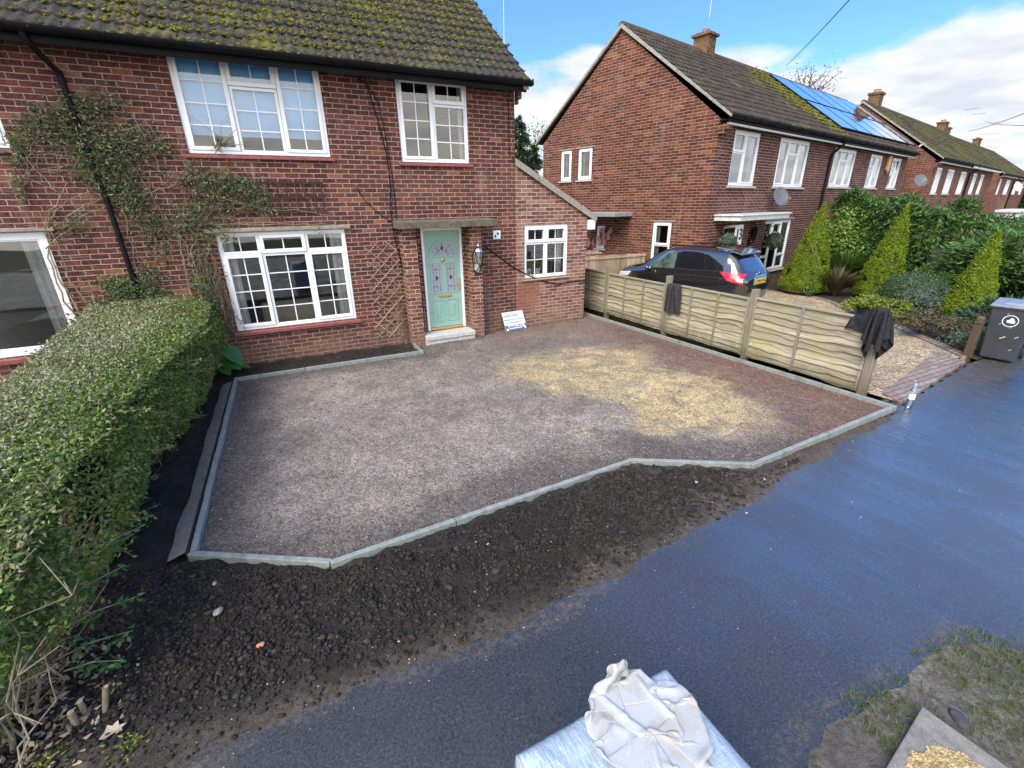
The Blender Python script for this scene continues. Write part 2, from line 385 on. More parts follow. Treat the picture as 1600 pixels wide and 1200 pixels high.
def brick(name, L=.225, H=.075, stops=None, mortar=(.44,.345,.275), grime=.32, jr=.0055, wall_stain=None, mscale=1.0):
    k = NT(name); tc = k.n('ShaderNodeTexCoord'); so = k.n('ShaderNodeSeparateXYZ', {0: tc.outputs['Object']}); sn = k.n('ShaderNodeSeparateXYZ', {0: tc.outputs['Normal']})
    side = k.math('GREATER_THAN', k.math('ABSOLUTE', sn.outputs[0]), .7)
    um = k.n('ShaderNodeMix', data_type='FLOAT'); k.set(um.inputs[0], side); k.set(um.inputs[2], so.outputs[0]); k.set(um.inputs[3], so.outputs[1])
    wob = k.n('ShaderNodeTexNoise', {'Scale': 9., 'Detail': 3.}); k.set(wob.inputs['Vector'], tc.outputs['Object'])
    ws = k.n('ShaderNodeSeparateColor', {0: wob.outputs['Color']})
    u = k.math('MULTIPLY_ADD', k.math('SUBTRACT', ws.outputs[0], .5), .012, um.outputs[0])
    z = k.math('MULTIPLY_ADD', k.math('SUBTRACT', ws.outputs[1], .5), .012, k.math('ADD', so.outputs[2], 10.0))
    r = k.math('DIVIDE', z, H); row = k.math('FLOOR', r); fr = k.math('SUBTRACT', r, row)
    wr = k.n('ShaderNodeTexWhiteNoise', {'W': row}, noise_dimensions='1D')
    off = k.math('MULTIPLY_ADD', k.math('FLOORED_MODULO', row, 2.), .5, k.math('MULTIPLY', wr.outputs[0], .09))
    uu = k.math('ADD', k.math('DIVIDE', u, L), off); colm = k.math('FLOOR', uu); fu = k.math('SUBTRACT', uu, colm)
    dz = k.math('MULTIPLY', k.math('MINIMUM', fr, k.math('SUBTRACT', 1., fr)), H)
    du = k.math('MULTIPLY', k.math('MINIMUM', fu, k.math('SUBTRACT', 1., fu)), L)
    d = k.math('MINIMUM', dz, du)
    d = k.math('MULTIPLY_ADD', k.math('SUBTRACT', k.noise(70., 3, .6, tc.outputs['Object']), .5), .0045, d)
    mask = k.rng(d, jr*.72, jr*1.3)                       # 0 mortar, 1 brick
    cv = k.n('ShaderNodeCombineXYZ', {0: colm, 1: row}); wn_ = k.n('ShaderNodeTexWhiteNoise', {'Vector': cv.outputs[0]}, noise_dimensions='2D')
    stops = stops or [(0., (.070,.024,.026)), (.3, (.094,.030,.029)), (.6, (.122,.037,.033)), (.8, (.150,.045,.036)), (.92, (.20,.066,.045)), (1., (.27,.12,.072))]
    bc = k.ramp(wn_.outputs['Value'], stops)
    inb = k.noise(26., 5, .65, tc.outputs['Object']); bc = k.mix(k.rng(inb, .35, .75), k.mix(.30, bc, (0,0,0,1)), k.mix(.16, bc, (.45,.28,.22,1)))
    big = k.noise(.9, 4, .6, tc.outputs['Object']); bc = k.mix(k.math('MULTIPLY', k.rng(big, .5, .72), .16), bc, (.32,.19,.15,1))
    mc = k.mix(k.rng(k.noise(5., 4, .6, tc.outputs['Object']), .3, .7), tuple(x*.62 for x in mortar)+(1,), tuple(mortar)+(1,))
    c = k.mix(mask, mc, bc)
    # damp, dusty base course and soot patches
    foot = k.rng(so.outputs[2], .05, .62); fn = k.rng(k.noise(3.2, 4, .6, tc.outputs['Object']), .35, .65)
    c = k.mix(k.math('MULTIPLY', k.math('SUBTRACT', 1., foot), k.math('MULTIPLY_ADD', fn, .4, .15)), c, (.24,.155,.11,1))
    c = k.mix(k.math('MULTIPLY', k.rng(k.noise(1.7, 5, .65, tc.outputs['Object']), .55, .8), grime), c, (.06,.04,.035,1))
    stk = k.n('ShaderNodeMapping', {'Scale': (2.2,2.2,.35), 'Vector': tc.outputs['Object']}).outputs[0]; sv_ = k.noise(1.6, 6, .65, stk); c = k.mix(k.math('MULTIPLY', k.rng(sv_, .56, .74), .30), c, (.40,.31,.26,1)); c = k.mix(k.math('MULTIPLY', k.rng(sv_, .44, .28), .45), c, (.045,.030,.028,1))
    if wall_stain:
        sx, sz, sr = wall_stain
        dx = k.math('MULTIPLY', k.math('SUBTRACT', so.outputs[0], sx), 1.15); dd = k.math('SUBTRACT', so.outputs[2], sz)
        rr = k.math('SQRT', k.math('ADD', k.math('MULTIPLY', dx, dx), k.math('MULTIPLY', dd, dd)))
        rr = k.math('MULTIPLY_ADD', k.math('SUBTRACT', k.noise(6., 4, .6, tc.outputs['Object']), .5), .35, rr)
        c = k.mix(k.math('MULTIPLY', k.math('SUBTRACT', 1., k.rng(rr, sr*.5, sr)), .72), c, (.26,.105,.07,1))
    k.col(c); k.rough(.95); k.spec(.08)
    h = k.math('ADD', mask, k.math('MULTIPLY', inb, .35)); k.bump(h, .85, .006)
    return k.m

def tile(name, base=(.055,.048,.042), moss=.5, mscale=1.6, mcol=(.13,.15,.02)):
    k = NT(name); o = k.obj(); isl = k.n('ShaderNodeTexCoord')
    rnd = k.n('ShaderNodeNewGeometry').outputs['Random Per Island']
    n = k.noise(30., 5, .65); c = k.ramp(n, [(.25, tuple(x*.5 for x in base)), (.55, base), (.8, tuple(x*1.9 for x in base))])
    lich = k.rng(k.noise(55., 3, .6), .66, .74); c = k.mix(k.math('MULTIPLY', lich, .55), c, (.32,.31,.27,1))
    warm = k.rng(k.noise(3.1, 4, .6), .5, .7); c = k.mix(k.math('MULTIPLY', warm, .35), c, (.17,.12,.07,1))
    mm = k.math('ADD', k.noise(mscale, 5, .62), k.math('MULTIPLY', k.math('SUBTRACT', k.noise(22., 4, .6), .5), .55))
    mk = k.rng(mm, .72-moss*.35, .80-moss*.35)
    mc = k.mix(k.noise(40., 4), tuple(x*.45 for x in mcol)+(1,), tuple(x*1.5 for x in mcol)+(1,))
    k.col(k.mix(k.math('MULTIPLY', mk, .62), c, mc)); k.rough(.95); k.spec(.08)
    k.bump(k.math('ADD', k.noise(80., 4), k.math('MULTIPLY', mk, k.noise(60., 3))), .7, .008)
    return k.m

def leaf(name, cols, rough=.45, trans=.25, spec=.4, tone=None):
    k = NT(name); rnd = k.n('ShaderNodeNewGeometry').outputs['Random Per Island']
    n = len(cols); c = k.ramp(rnd, [(i/(n-1), cc) for i, cc in enumerate(cols)])
    c = k.mix(k.math('MULTIPLY', k.noise(2.2, 3), .25), c, tuple(x*.6 for x in cols[n//2])+(1,))
    if tone: c = k.mix(k.math('MULTIPLY', k.rng(k.noise(1.9, 5, .65), .47, .68), tone[0]), c, tuple(tone[1])+(1,))
    k.col(c); k.rough(rough); k.spec(spec)
    tr = k.n('ShaderNodeBsdfTranslucent', {0: k.mix(.5, c, (.30,.36,.05,1))}); ms = k.n('ShaderNodeMixShader', {0: trans})
    k.t.links.new(k.b.outputs[0], ms.inputs[1]); k.t.links.new(tr.outputs[0], ms.inputs[2]); k.t.links.new(ms.outputs[0], k.o.inputs[0])
    return k.m

def glass(name, tint=(.9,.95,.95), refl=1.35, boost=.05, wav=.0):
    k = NT(name); k.t.nodes.remove(k.b)
    fr = k.n('ShaderNodeFresnel', {'IOR': 1.55}); gl = k.n('ShaderNodeBsdfGlossy', {'Roughness': .02, 'Color': (.95,.98,1,1)}); tr = k.n('ShaderNodeBsdfTransparent', {0: tuple(tint)+(1,)})
    bp = k.n('ShaderNodeBump', {'Strength': .06, 'Distance': .02, 'Height': k.noise(1.6, 2)})
    for q in (fr, gl): k.set(q.inputs['Normal'], bp.outputs[0])
    f = k.math('MULTIPLY_ADD', fr.outputs[0], refl, boost, clamp=True)
    ms = k.n('ShaderNodeMixShader', {0: f}); k.t.links.new(tr.outputs[0], ms.inputs[1]); k.t.links.new(gl.outputs[0], ms.inputs[2]); k.t.links.new(ms.outputs[0], k.o.inputs[0])
    return k.m

def bark(name, a, b, sc=20.):
    k = NT(name); n = k.noise(sc, 5, .65, k.scale((1,1,.25))); k.col(k.ramp(n, [(.3,a),(.7,b)])); k.rough(.9); k.spec(.2); k.bump(n, .6, .006); return k.m

BR_MAIN = brick('brick_main')
BR_EXT = brick('brick_extension', stops=[(0.,(.13,.062,.056)),(.25,(.185,.078,.068)),(.5,(.235,.104,.086)),(.75,(.29,.145,.112)),(1.,(.35,.20,.155))], mortar=(.62,.50,.43), grime=.15, wall_stain=(3.38,.70,.50))
BR_PIER = brick('brick_pier', stops=[(0.,(.09,.034,.03)),(.4,(.15,.055,.042)),(.7,(.22,.09,.06)),(1.,(.29,.145,.095))], mortar=(.58,.47,.38))
BR_SIDE = brick('brick_neighbour_gable', L=.30, H=.086, stops=[(0.,(.06,.017,.015)),(.3,(.10,.027,.019)),(.6,(.135,.037,.024)),(.85,(.185,.060,.034)),(1.,(.24,.098,.05))], mortar=(.47,.35,.28), grime=.2)
BR_NB = brick('brick_neighbour_front', L=.30, H=.086, stops=[(0.,(.05,.018,.018)),(.4,(.088,.028,.025)),(.75,(.125,.039,.031)),(1.,(.18,.068,.048))], mortar=(.50,.39,.34))
BR_FAR = brick('brick_far', L=.36, H=.10, stops=[(0.,(.09,.028,.021)),(.5,(.15,.048,.032)),(1.,(.23,.085,.05))], mortar=(.50,.38,.31))
BR_CH = brick('brick_chimney', L=.30, H=.086, stops=[(0.,(.07,.04,.025)),(.5,(.14,.08,.04)),(1.,(.22,.13,.06))], mortar=(.25,.2,.13), grime=.5)
TILE_M = tile('mossy_tile_main', (.050,.046,.043), .50, 1.3, (.14,.135,.028))
TILE_N = tile('tile_neighbour', (.060,.052,.046), .34, .55, (.17,.17,.03))
TILE_F = tile('tile_far', (.062,.050,.042), .74, .6, (.115,.125,.028))
MOSS = leaf('moss', [(.04,.048,.010),(.075,.085,.014),(.12,.13,.018),(.185,.185,.026),(.17,.14,.06)], .95, .0, .1)
UPVC = simple('white_upvc', (.80,.82,.84), .32, .03, 3., 0)
UPVC_D = simple('weathered_white_paint', (.62,.63,.60), .5, .2, 9., .1)
SILL_R = simple('red_sill_paint', (.235,.070,.066), .6, .25, 12., .15)
SILL_S = simple('stone_sill', (.46,.42,.36), .75, .25, 12., .2)
GLASS = glass('window_glass'); GLASS_SKY = glass('upper_window_glass', (.9,.95,.97), 1.1, .08); GLASS_FAR = glass('far_window_glass', (.85,.9,.9), 1.7, .22)
BLACK = simple('black_plastic', (.008,.008,.010), .5, .2, 6., .05, 60, 0, .12)
DARKW = simple('dark_soffit', (.016,.015,.014), .8, .3, 6., .1, 60, 0, .1)
CONC = None
def _conc(name, a, b, wet=.6):
    k = NT(name); n = k.noise(14., 6, .65); f = k.noise(160., 3, .6)
    c = k.ramp(n, [(.25, a), (.7, b)]); c = k.mix(k.rng(f, .55, .7), c, tuple(x*1.35 for x in b)+(1,)); c = k.mix(k.math('MULTIPLY', k.rng(k.noise(4., 5), .55, .75), .5), c, tuple(x*.45 for x in a)+(1,))
    k.col(c); k.rough(wet); k.bump(f, .3, .003); return k.m
CONC = _conc('kerb_concrete', (.15,.17,.158), (.27,.295,.275), .5)
CONC_OLD = _conc('old_concrete', (.17,.16,.13), (.33,.32,.28), .85)
MORT = _conc('mortar_haunch', (.10,.093,.08), (.21,.19,.165), .85)
LEDGE = _conc('stone_lintel', (.17,.145,.115), (.34,.30,.25), .85)
MINT = simple('mint_door_paint', (.25,.42,.37), .33, .05, 5., .04)
BRASS = simple('brass', (.72,.50,.20), .25, .1, 20., 0, 60, 1.)
CHROME = simple('chrome', (.75,.76,.78), .15, .05, 20., 0, 60, 1.)
LEAD = simple('lead_came', (.03,.032,.036), .5)
LEADGLASS = simple('leaded_glass', (.30,.33,.38), .12, .35, 40., .3, 60)
INTER = simple('room_interior', (.14,.13,.12), .9, .25, 1.2); BEIGE = simple('beige_room', (.34,.27,.20), .9, .2, 2.)
CURT = simple('curtain', (.62,.60,.56), .9, .15, 20.); BLIND = simple('skylit_blind', (.34,.62,.88), .75, .05, 3.)  # the blind is white; blue skylight is mixed into its colour
WOODG = None
def _wood(name, a, b, moss=None, ax=(1,6,40)):
    k = NT(name); isl = k.n('ShaderNodeNewGeometry').outputs['Random Per Island']; g = k.noise(1.6, 6, .6, k.scale(ax), .6); c = k.ramp(g, [(.25, a), (.5, tuple((x+y)/2 for x, y in zip(a, b))), (.75, b)])
    fine = k.noise(9., 4, .6, k.scale(ax)); c = k.mix(k.math('MULTIPLY', k.rng(fine, .5, .75), .45), c, tuple(x*.35 for x in a)+(1,))
    if moss: c = k.mix(k.math('MULTIPLY', k.rng(k.noise(1.5, 5, .65), .42, .66), .6), c, tuple(moss)+(1,))
    isv = k.rng(isl, 0., 1., .66, 1.22, False); c = k.mix(1., c, k.n('ShaderNodeCombineColor', {0: isv, 1: isv, 2: isv}).outputs[0], 'MULTIPLY')
    if moss:
        zz = k.n('ShaderNodeSeparateXYZ', {0: k.obj()}).outputs[2]; c = k.mix(k.math('MULTIPLY', k.rng(k.math('MULTIPLY_ADD', k.noise(2.5, 5, .65), .5, zz), .62, .22), .62), c, (.075,.058,.034,1)); c = k.mix(k.math('MULTIPLY', k.rng(k.noise(34., 2, .5), .70, .73), .7), c, (.04,.03,.02,1))
    k.col(c); k.rough(.82); k.spec(.2); k.bump(k.math('ADD', g, fine), .5, .004); return k.m
FENCE = _wood('weathered_lap_board', (.13,.115,.08), (.53,.475,.36), (.32,.30,.15), (30,1.2,34))
FENCE2 = _wood('weathered_post', (.17,.15,.115), (.36,.33,.27), (.25,.235,.12), (30,30,1.5))
CLOSEB = _wood('close_board', (.34,.24,.15), (.55,.43,.30), None, (9,9,1.2))
TRELL = _wood('trellis_batten', (.24,.19,.135), (.44,.36,.275), None, (12,12,12))
DARKWOOD = _wood('dark_trellis', (.035,.025,.02), (.09,.07,.055), None, (12,12,12))
OLDPOST = _wood('brown_post', (.055,.036,.022), (.13,.09,.06), (.11,.10,.06), (20,20,2))
BARK_P = bark('pale_stem', (.14,.115,.075), (.32,.27,.19)); BARK_D = bark('dark_bark', (.045,.035,.025), (.13,.10,.07))
TWIG = bark('twig', (.10,.075,.05), (.25,.19,.13), 40.)
CUTWOOD = simple('cut_wood', (.42,.30,.17), .85, .3, 60., .3)
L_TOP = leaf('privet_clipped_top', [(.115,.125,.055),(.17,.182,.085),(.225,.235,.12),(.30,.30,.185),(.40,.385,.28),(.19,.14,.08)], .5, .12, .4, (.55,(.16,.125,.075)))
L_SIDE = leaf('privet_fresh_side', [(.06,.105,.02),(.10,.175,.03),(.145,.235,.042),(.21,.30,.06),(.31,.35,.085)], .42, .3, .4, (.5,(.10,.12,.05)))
L_IVY = leaf('ivy', [(.014,.035,.012),(.024,.06,.02),(.04,.085,.028),(.07,.12,.04)], .4, .15)
L_CLIMB = leaf('climber_leaf', [(.05,.055,.03),(.085,.09,.045),(.13,.135,.07),(.155,.12,.075),(.22,.205,.115)], .5, .2)
L_GOLD = leaf('golden_conifer', [(.085,.145,.010),(.15,.23,.014),(.22,.305,.02),(.31,.38,.03)], .6, .3, .3, (.4,(.07,.11,.012)))
L_DKCON = leaf('dark_conifer', [(.010,.028,.012),(.018,.045,.018),(.03,.065,.026)], .6, .15)
L_GREEN = leaf('shrub_green', [(.022,.06,.015),(.04,.10,.022),(.068,.15,.032),(.12,.21,.048)], .4, .22)
L_LAUREL = leaf('laurel', [(.02,.055,.014),(.035,.09,.02),(.075,.165,.034),(.14,.25,.055)], .3, .25)
L_GREY = leaf('grey_green', [(.05,.085,.055),(.085,.13,.085),(.13,.175,.12)], .5, .2)
L_BROWN = leaf('brown_foliage', [(.05,.04,.022),(.09,.07,.035),(.14,.105,.055),(.08,.09,.035)], .7, .15)
L_LIME = leaf('lime_foliage', [(.09,.14,.012),(.15,.20,.02),(.22,.26,.03)], .5, .25)
L_ARUM = leaf('arum_leaf', [(.03,.11,.025),(.045,.15,.03),(.05,.16,.035)], .3, .3)
L_DEAD = leaf('dead_leaf', [(.09,.06,.035),(.16,.115,.07),(.26,.20,.135),(.36,.30,.22)], .85, .05)
GRASS = leaf('verge_grass', [(.04,.065,.014),(.07,.105,.02),(.10,.13,.035),(.15,.14,.06)], .6, .25)
def attr_crumb(name, sc, rough, bst, bd, dark=.3):
    k = NT(name); a = k.n('ShaderNodeVertexColor', layer_name='Col').outputs[0]
    n = k.noise(sc, 8, .72, None, .4); n2 = k.noise(sc*3.7, 5, .65); n3 = k.noise(sc*.23, 4, .6)
    f = k.rng(n, .3, .7, .35, 1.7, False); c = k.mix(1., a, k.n('ShaderNodeCombineColor', {0: f, 1: f, 2: f}).outputs[0], 'MULTIPLY')
    c = k.mix(k.math('MULTIPLY', k.rng(n2, .60, .70), .35), c, k.mix(1., a, (3.2,3.1,3.0,1), 'MULTIPLY'))
    c = k.mix(k.math('MULTIPLY', k.rng(n3, .35, .65), dark), c, k.mix(1., a, (.45,.43,.42,1), 'MULTIPLY'))
    k.col(c); k.rough(rough); k.spec(.3); k.bump(k.math('ADD', n, k.math('MULTIPLY', n2, .4)), bst, bd); return k.m
def attr_ground(name, sc, vs, rough, bst, bd, cellvar=.55, dark=.25):
    k = NT(name); a = k.n('ShaderNodeVertexColor', layer_name='Col').outputs[0]
    v = k.n('ShaderNodeTexVoronoi', {'Scale': vs}); k.set(v.inputs['Vector'], k.obj()); s_ = k.n('ShaderNodeSeparateColor', {0: v.outputs['Color']})
    v2 = k.n('ShaderNodeTexVoronoi', {'Scale': vs*.37}); k.set(v2.inputs['Vector'], k.obj()); s2 = k.n('ShaderNodeSeparateColor', {0: v2.outputs['Color']})
    f = k.rng(s_.outputs[0], 0., 1., 1-cellvar, 1+cellvar, False); g = k.rng(s2.outputs[1], 0., 1., 1-cellvar*.4, 1+cellvar*.4, False)
    c = k.mix(1., a, k.n('ShaderNodeCombineColor', {0: f, 1: f, 2: f}).outputs[0], 'MULTIPLY')
    c = k.mix(1., c, k.n('ShaderNodeCombineColor', {0: g, 1: g, 2: g}).outputs[0], 'MULTIPLY')
    edge = k.rng(v.outputs['Distance'], .25, .75); c = k.mix(k.math('MULTIPLY', edge, dark), c, (.012,.010,.010,1))
    c = k.mix(k.math('MULTIPLY', k.rng(k.noise(sc, 5, .6), .35, .7), .18), c, (.02,.018,.018,1))
    k.col(c); k.rough(rough); k.spec(.3)
    h = k.math('ADD', k.math('MULTIPLY', v.outputs['Distance'], -1.), k.math('MULTIPLY', v2.outputs['Distance'], -.6)); k.bump(h, bst, bd); return k.m
HARDCORE = attr_ground('hardcore', 3., 58., .95, .8, .010, .38, .28)
GOLDGRAV = attr_ground('golden_gravel', 2., 42., .8, .9, .015, .6, .35)
SOIL = attr_crumb('soil', 24., .85, 1., .03, .4)
STONE = leaf('loose_stone', [(.08,.067,.062),(.14,.118,.108),(.21,.178,.162),(.32,.28,.255)], .85, 0., .3)
CLOD = leaf('soil_clod', [(.010,.008,.007),(.018,.0145,.012),(.030,.024,.020),(.052,.042,.035)], .85, 0., .3)
PALEST = leaf('pale_stone', [(.30,.27,.23),(.45,.42,.37),(.60,.57,.52)], .8, 0., .3)
def tarmac():
    k = NT('wet_tarmac'); o = k.obj(); va = k.n('ShaderNodeSeparateColor', {0: k.n('ShaderNodeVertexColor', layer_name='Col').outputs[0]}).outputs[0]; fine = k.noise(190., 4, .7); ag = k.voro(260.)
    big = k.noise(.55, 5, .6); st = k.noise(1.5, 6, .65, k.n('ShaderNodeMapping', {'Scale': (3.2,.8,1), 'Vector': o}).outputs[0], .5)
    c = k.ramp(fine, [(.3,(.014,.0145,.016)),(.6,(.030,.031,.034)),(.8,(.070,.071,.075))])
    fl = k.rng(k.noise(75., 2, .5), .73, .76); c = k.mix(k.math('MULTIPLY', fl, .6), c, (.30,.28,.25,1))
    dirt = k.rng(k.math('ADD', k.math('MULTIPLY', va, .50), k.math('ADD', k.math('MULTIPLY', k.noise(22., 7, .8), .80), k.math('MULTIPLY', k.noise(1.4, 5, .6), .22))), .86, 1.10); c = k.mix(k.math('MULTIPLY', dirt, .8), c, k.mix(k.rng(k.noise(48., 5, .75), .3, .7), (.045,.037,.030,1), (.19,.155,.118,1)))
    crk = k.voro(.55, k.n('ShaderNodeMapping', {'Vector': k.n('ShaderNodeVectorMath', {0: o, 1: k.n('ShaderNodeTexNoise', {'Scale': 2.5, 'Detail': 4.}).outputs['Color']}, operation='ADD').outputs[0]}).outputs[0], 'DISTANCE_TO_EDGE'); ck = k.math('MULTIPLY', k.math('SUBTRACT', 1., k.rng(crk, .0015, .006)), k.rng(k.noise(.8, 3), .52, .60)); c = k.mix(k.math('MULTIPLY', ck, .6), c, (.006,.006,.006,1)); gr = k.noise(62., 5, .75); c = k.mix(k.rng(gr, .35, .75), k.mix(.35, c, (.004,.004,.005,1)), k.mix(.16, c, (.3,.3,.3,1)))
    k.col(c)
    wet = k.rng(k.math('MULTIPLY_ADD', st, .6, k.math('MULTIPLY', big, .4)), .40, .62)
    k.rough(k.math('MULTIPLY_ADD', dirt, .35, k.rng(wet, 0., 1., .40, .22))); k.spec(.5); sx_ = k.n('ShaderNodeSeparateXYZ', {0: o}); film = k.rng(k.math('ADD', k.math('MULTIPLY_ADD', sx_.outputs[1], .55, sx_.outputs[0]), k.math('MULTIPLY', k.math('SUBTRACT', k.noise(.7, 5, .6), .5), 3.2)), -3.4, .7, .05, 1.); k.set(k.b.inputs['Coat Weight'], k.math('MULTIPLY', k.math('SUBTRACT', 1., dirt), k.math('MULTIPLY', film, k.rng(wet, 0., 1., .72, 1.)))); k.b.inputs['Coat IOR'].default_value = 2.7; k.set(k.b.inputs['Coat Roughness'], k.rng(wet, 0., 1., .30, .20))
    cw = k.n('ShaderNodeBump', {'Strength': .5, 'Distance': .0035, 'Height': k.math('ADD', k.math('ADD', fine, ag), k.math('MULTIPLY', gr, 2.2))})
    k.set(k.b.inputs['Coat Normal'], k.n('ShaderNodeBump', {'Strength': .30, 'Distance': .010, 'Height': k.math('ADD', k.math('MULTIPLY', k.noise(3.2, 5, .62, k.n('ShaderNodeMapping', {'Scale': (2.6,.55,1), 'Vector': o}).outputs[0], .3), 3.0), k.math('MULTIPLY', gr, .7))}).outputs[0])
    k.bump(k.noise(9., 4, .6, k.n('ShaderNodeMapping', {'Scale': (2.2,.5,1), 'Vector': o}).outputs[0]), .12, .012, cw.outputs[0]); return k.m
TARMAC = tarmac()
CLOSE_ = None
GROUND = attr_ground('garden_ground', 2., 20., .9, .8, .03)
def paver():
    k = NT('block_paver'); q = k.n('ShaderNodeTexBrick', {'Scale': 1., 'Color1': (.22,.15,.115,1), 'Color2': (.32,.25,.21,1), 'Mortar': (.08,.07,.06,1), 'Mortar Size': .010, 'Brick Width': .2, 'Row Height': .1})
    k.set(q.inputs['Vector'], k.obj()); k.col(k.mix(k.math('MULTIPLY', k.noise(12., 4), .4), q.outputs[0], (.14,.12,.11,1))); k.rough(.7); k.bump(q.outputs['Fac'], -.5, .004); return k.m
PAVER = paver()
def carpaint():
    k = NT('black_car_paint'); k.col((.013,.013,.014,1)); k.rough(.12); k.spec(.6); k.b.inputs['Coat Weight'].default_value = 1.; k.b.inputs['Coat IOR'].default_value = 2.0; k.b.inputs['Coat Roughness'].default_value = .03
    k.bump(k.noise(3., 2), .01, .01); return k.m
CARP = carpaint()
CARGLASS = simple('tinted_car_glass', (.006,.008,.012), .03, .1, 3., 0, 60, 0, 1.0); CARGLASS.node_tree.nodes['Principled BSDF'].inputs['Coat Weight'].default_value = 1.0; CARGLASS.node_tree.nodes['Principled BSDF'].inputs['Coat IOR'].default_value = 2.3
REDLAMP = simple('red_lamp', (.52,.012,.03), .15, .3, 30., .1, 60, 0, .6)
TYRE = simple('tyre', (.014,.014,.014), .8); ALLOY = simple('alloy', (.5,.5,.52), .3, .1, 10., 0, 60, 1.)
PLATEY = simple('yellow_plate', (.82,.55,.03), .4, .05); PLATEK = simple('plate_black', (.01,.01,.01), .5)
BINM = simple('bin_plastic', (.030,.034,.042), .5, .25, 7., .1, 120); BINL = simple('bin_lid', (.17,.20,.24), .42, .15, 7., .05)
WHITEP = simple('white_print', (.75,.77,.78), .5, .05)
CLOTHK = simple('black_fabric', (.017,.018,.021), .85, .4, 30., .3, 400, 0, .25); CLOTHG = simple('charcoal_fabric', (.034,.034,.036), .9, .35, 25., .3, 400, 0, .2)
def sweat():
    k = NT('grey_sweatshirt'); n = k.noise(420., 3, .7); c = k.ramp(n, [(.3,(.31,.32,.335)),(.7,(.46,.475,.49))])
    d = k.rng(k.noise(6.5, 6, .68), .47, .63); c = k.mix(k.math('MULTIPLY', d, .42), c, (.30,.25,.17,1)); k.col(c); k.rough(.95); k.spec(.15); k.bump(n, .35, .0012); return k.m
SWEAT = sweat()
def wrap():
    k = NT('stretch_wrap'); st = k.noise(14., 6, .7, k.n('ShaderNodeMapping', {'Scale': (9.,.8,1.), 'Rotation': (0,0,R(38)), 'Vector': k.obj()}).outputs[0], 1.5)
    s2 = k.noise(9., 6, .7, k.n('ShaderNodeMapping', {'Scale': (1.,8.,1.), 'Rotation': (0,0,R(20)), 'Vector': k.obj()}).outputs[0], 1.)
    c = k.ramp(st, [(.28,(.12,.19,.26)),(.44,(.28,.36,.44)),(.60,(.46,.53,.59)),(.8,(.70,.73,.76))]); k.col(c); k.rough(k.rng(s2, .3, .7, .22, .42)); k.spec(.6)
    k.bump(k.math('ADD', st, s2), .6, .006); return k.m
WRAP = wrap()
TERRA = simple('terracotta', (.42,.19,.09), .85, .2, 12., .2)
SAND = attr_ground('sand', 3., 130., .9, .6, .006, .5, .2)
SOLAR = simple('solar_cell', (.02,.06,.16), .10, .25, 2., 0, 60, 0, 1.0)
SOLAR.node_tree.nodes['Principled BSDF'].inputs['Coat Weight'].default_value = 1.; SOLAR.node_tree.nodes['Principled BSDF'].inputs['Coat IOR'].default_value = 2.4
DISHM = simple('grey_dish', (.105,.112,.125), .5, .1, 6.); DISHW = simple('pale_dish', (.62,.63,.64), .5, .08, 6.)
ALUM = simple('aluminium', (.55,.56,.58), .35, .1, 9., 0, 60, .8)
PINK = simple('dusty_pink_metal', (.36,.17,.15), .5, .3, 9.)
PLASTIC = glass('bottle_plastic', (.86,.92,.97), 1.6, .12); LABELB = simple('bottle_label', (.55,.68,.85), .5, .2, 40.)
SKYCAR = simple('pale_roof', (.65,.66,.68), .5, .1)
# ------------------------------------------------------------------ ground
rng = np.random.default_rng(7); random.seed(7)
KERB = [(2.16,-.30),(2.16,-.84),(-.92,-.80),(-1.01,-5.25),(-.01,-5.87),(3.01,-5.76),(4.08,-6.42),(6.98,-6.32),(6.66,.9)]
def gz(x, y): return -.45*sstep(7.2, 7.9, x)*sstep(-6.0, -.8, y)
def pave_edge(x): return -6.93+.098*np.maximum(x-.5, 0)*sstep(3.5, 6.5, x) - .05*sstep(3, -1, x)
sheet('ground', [(-40,-40),(120,-40),(120,80),(-40,80)], 2.0, lambda x, y: gz(x, y)-.30, GROUND, lambda x, y: np.tile([.07,.075,.04], (len(x),1)))['kind'] = 'structure'
road = sheet('road', [(-30,-22),(110,-22),(110,-9.6),(-30,-9.6)], 1.0, lambda x, y: 0*x-.20, TARMAC); road['kind'] = 'structure'
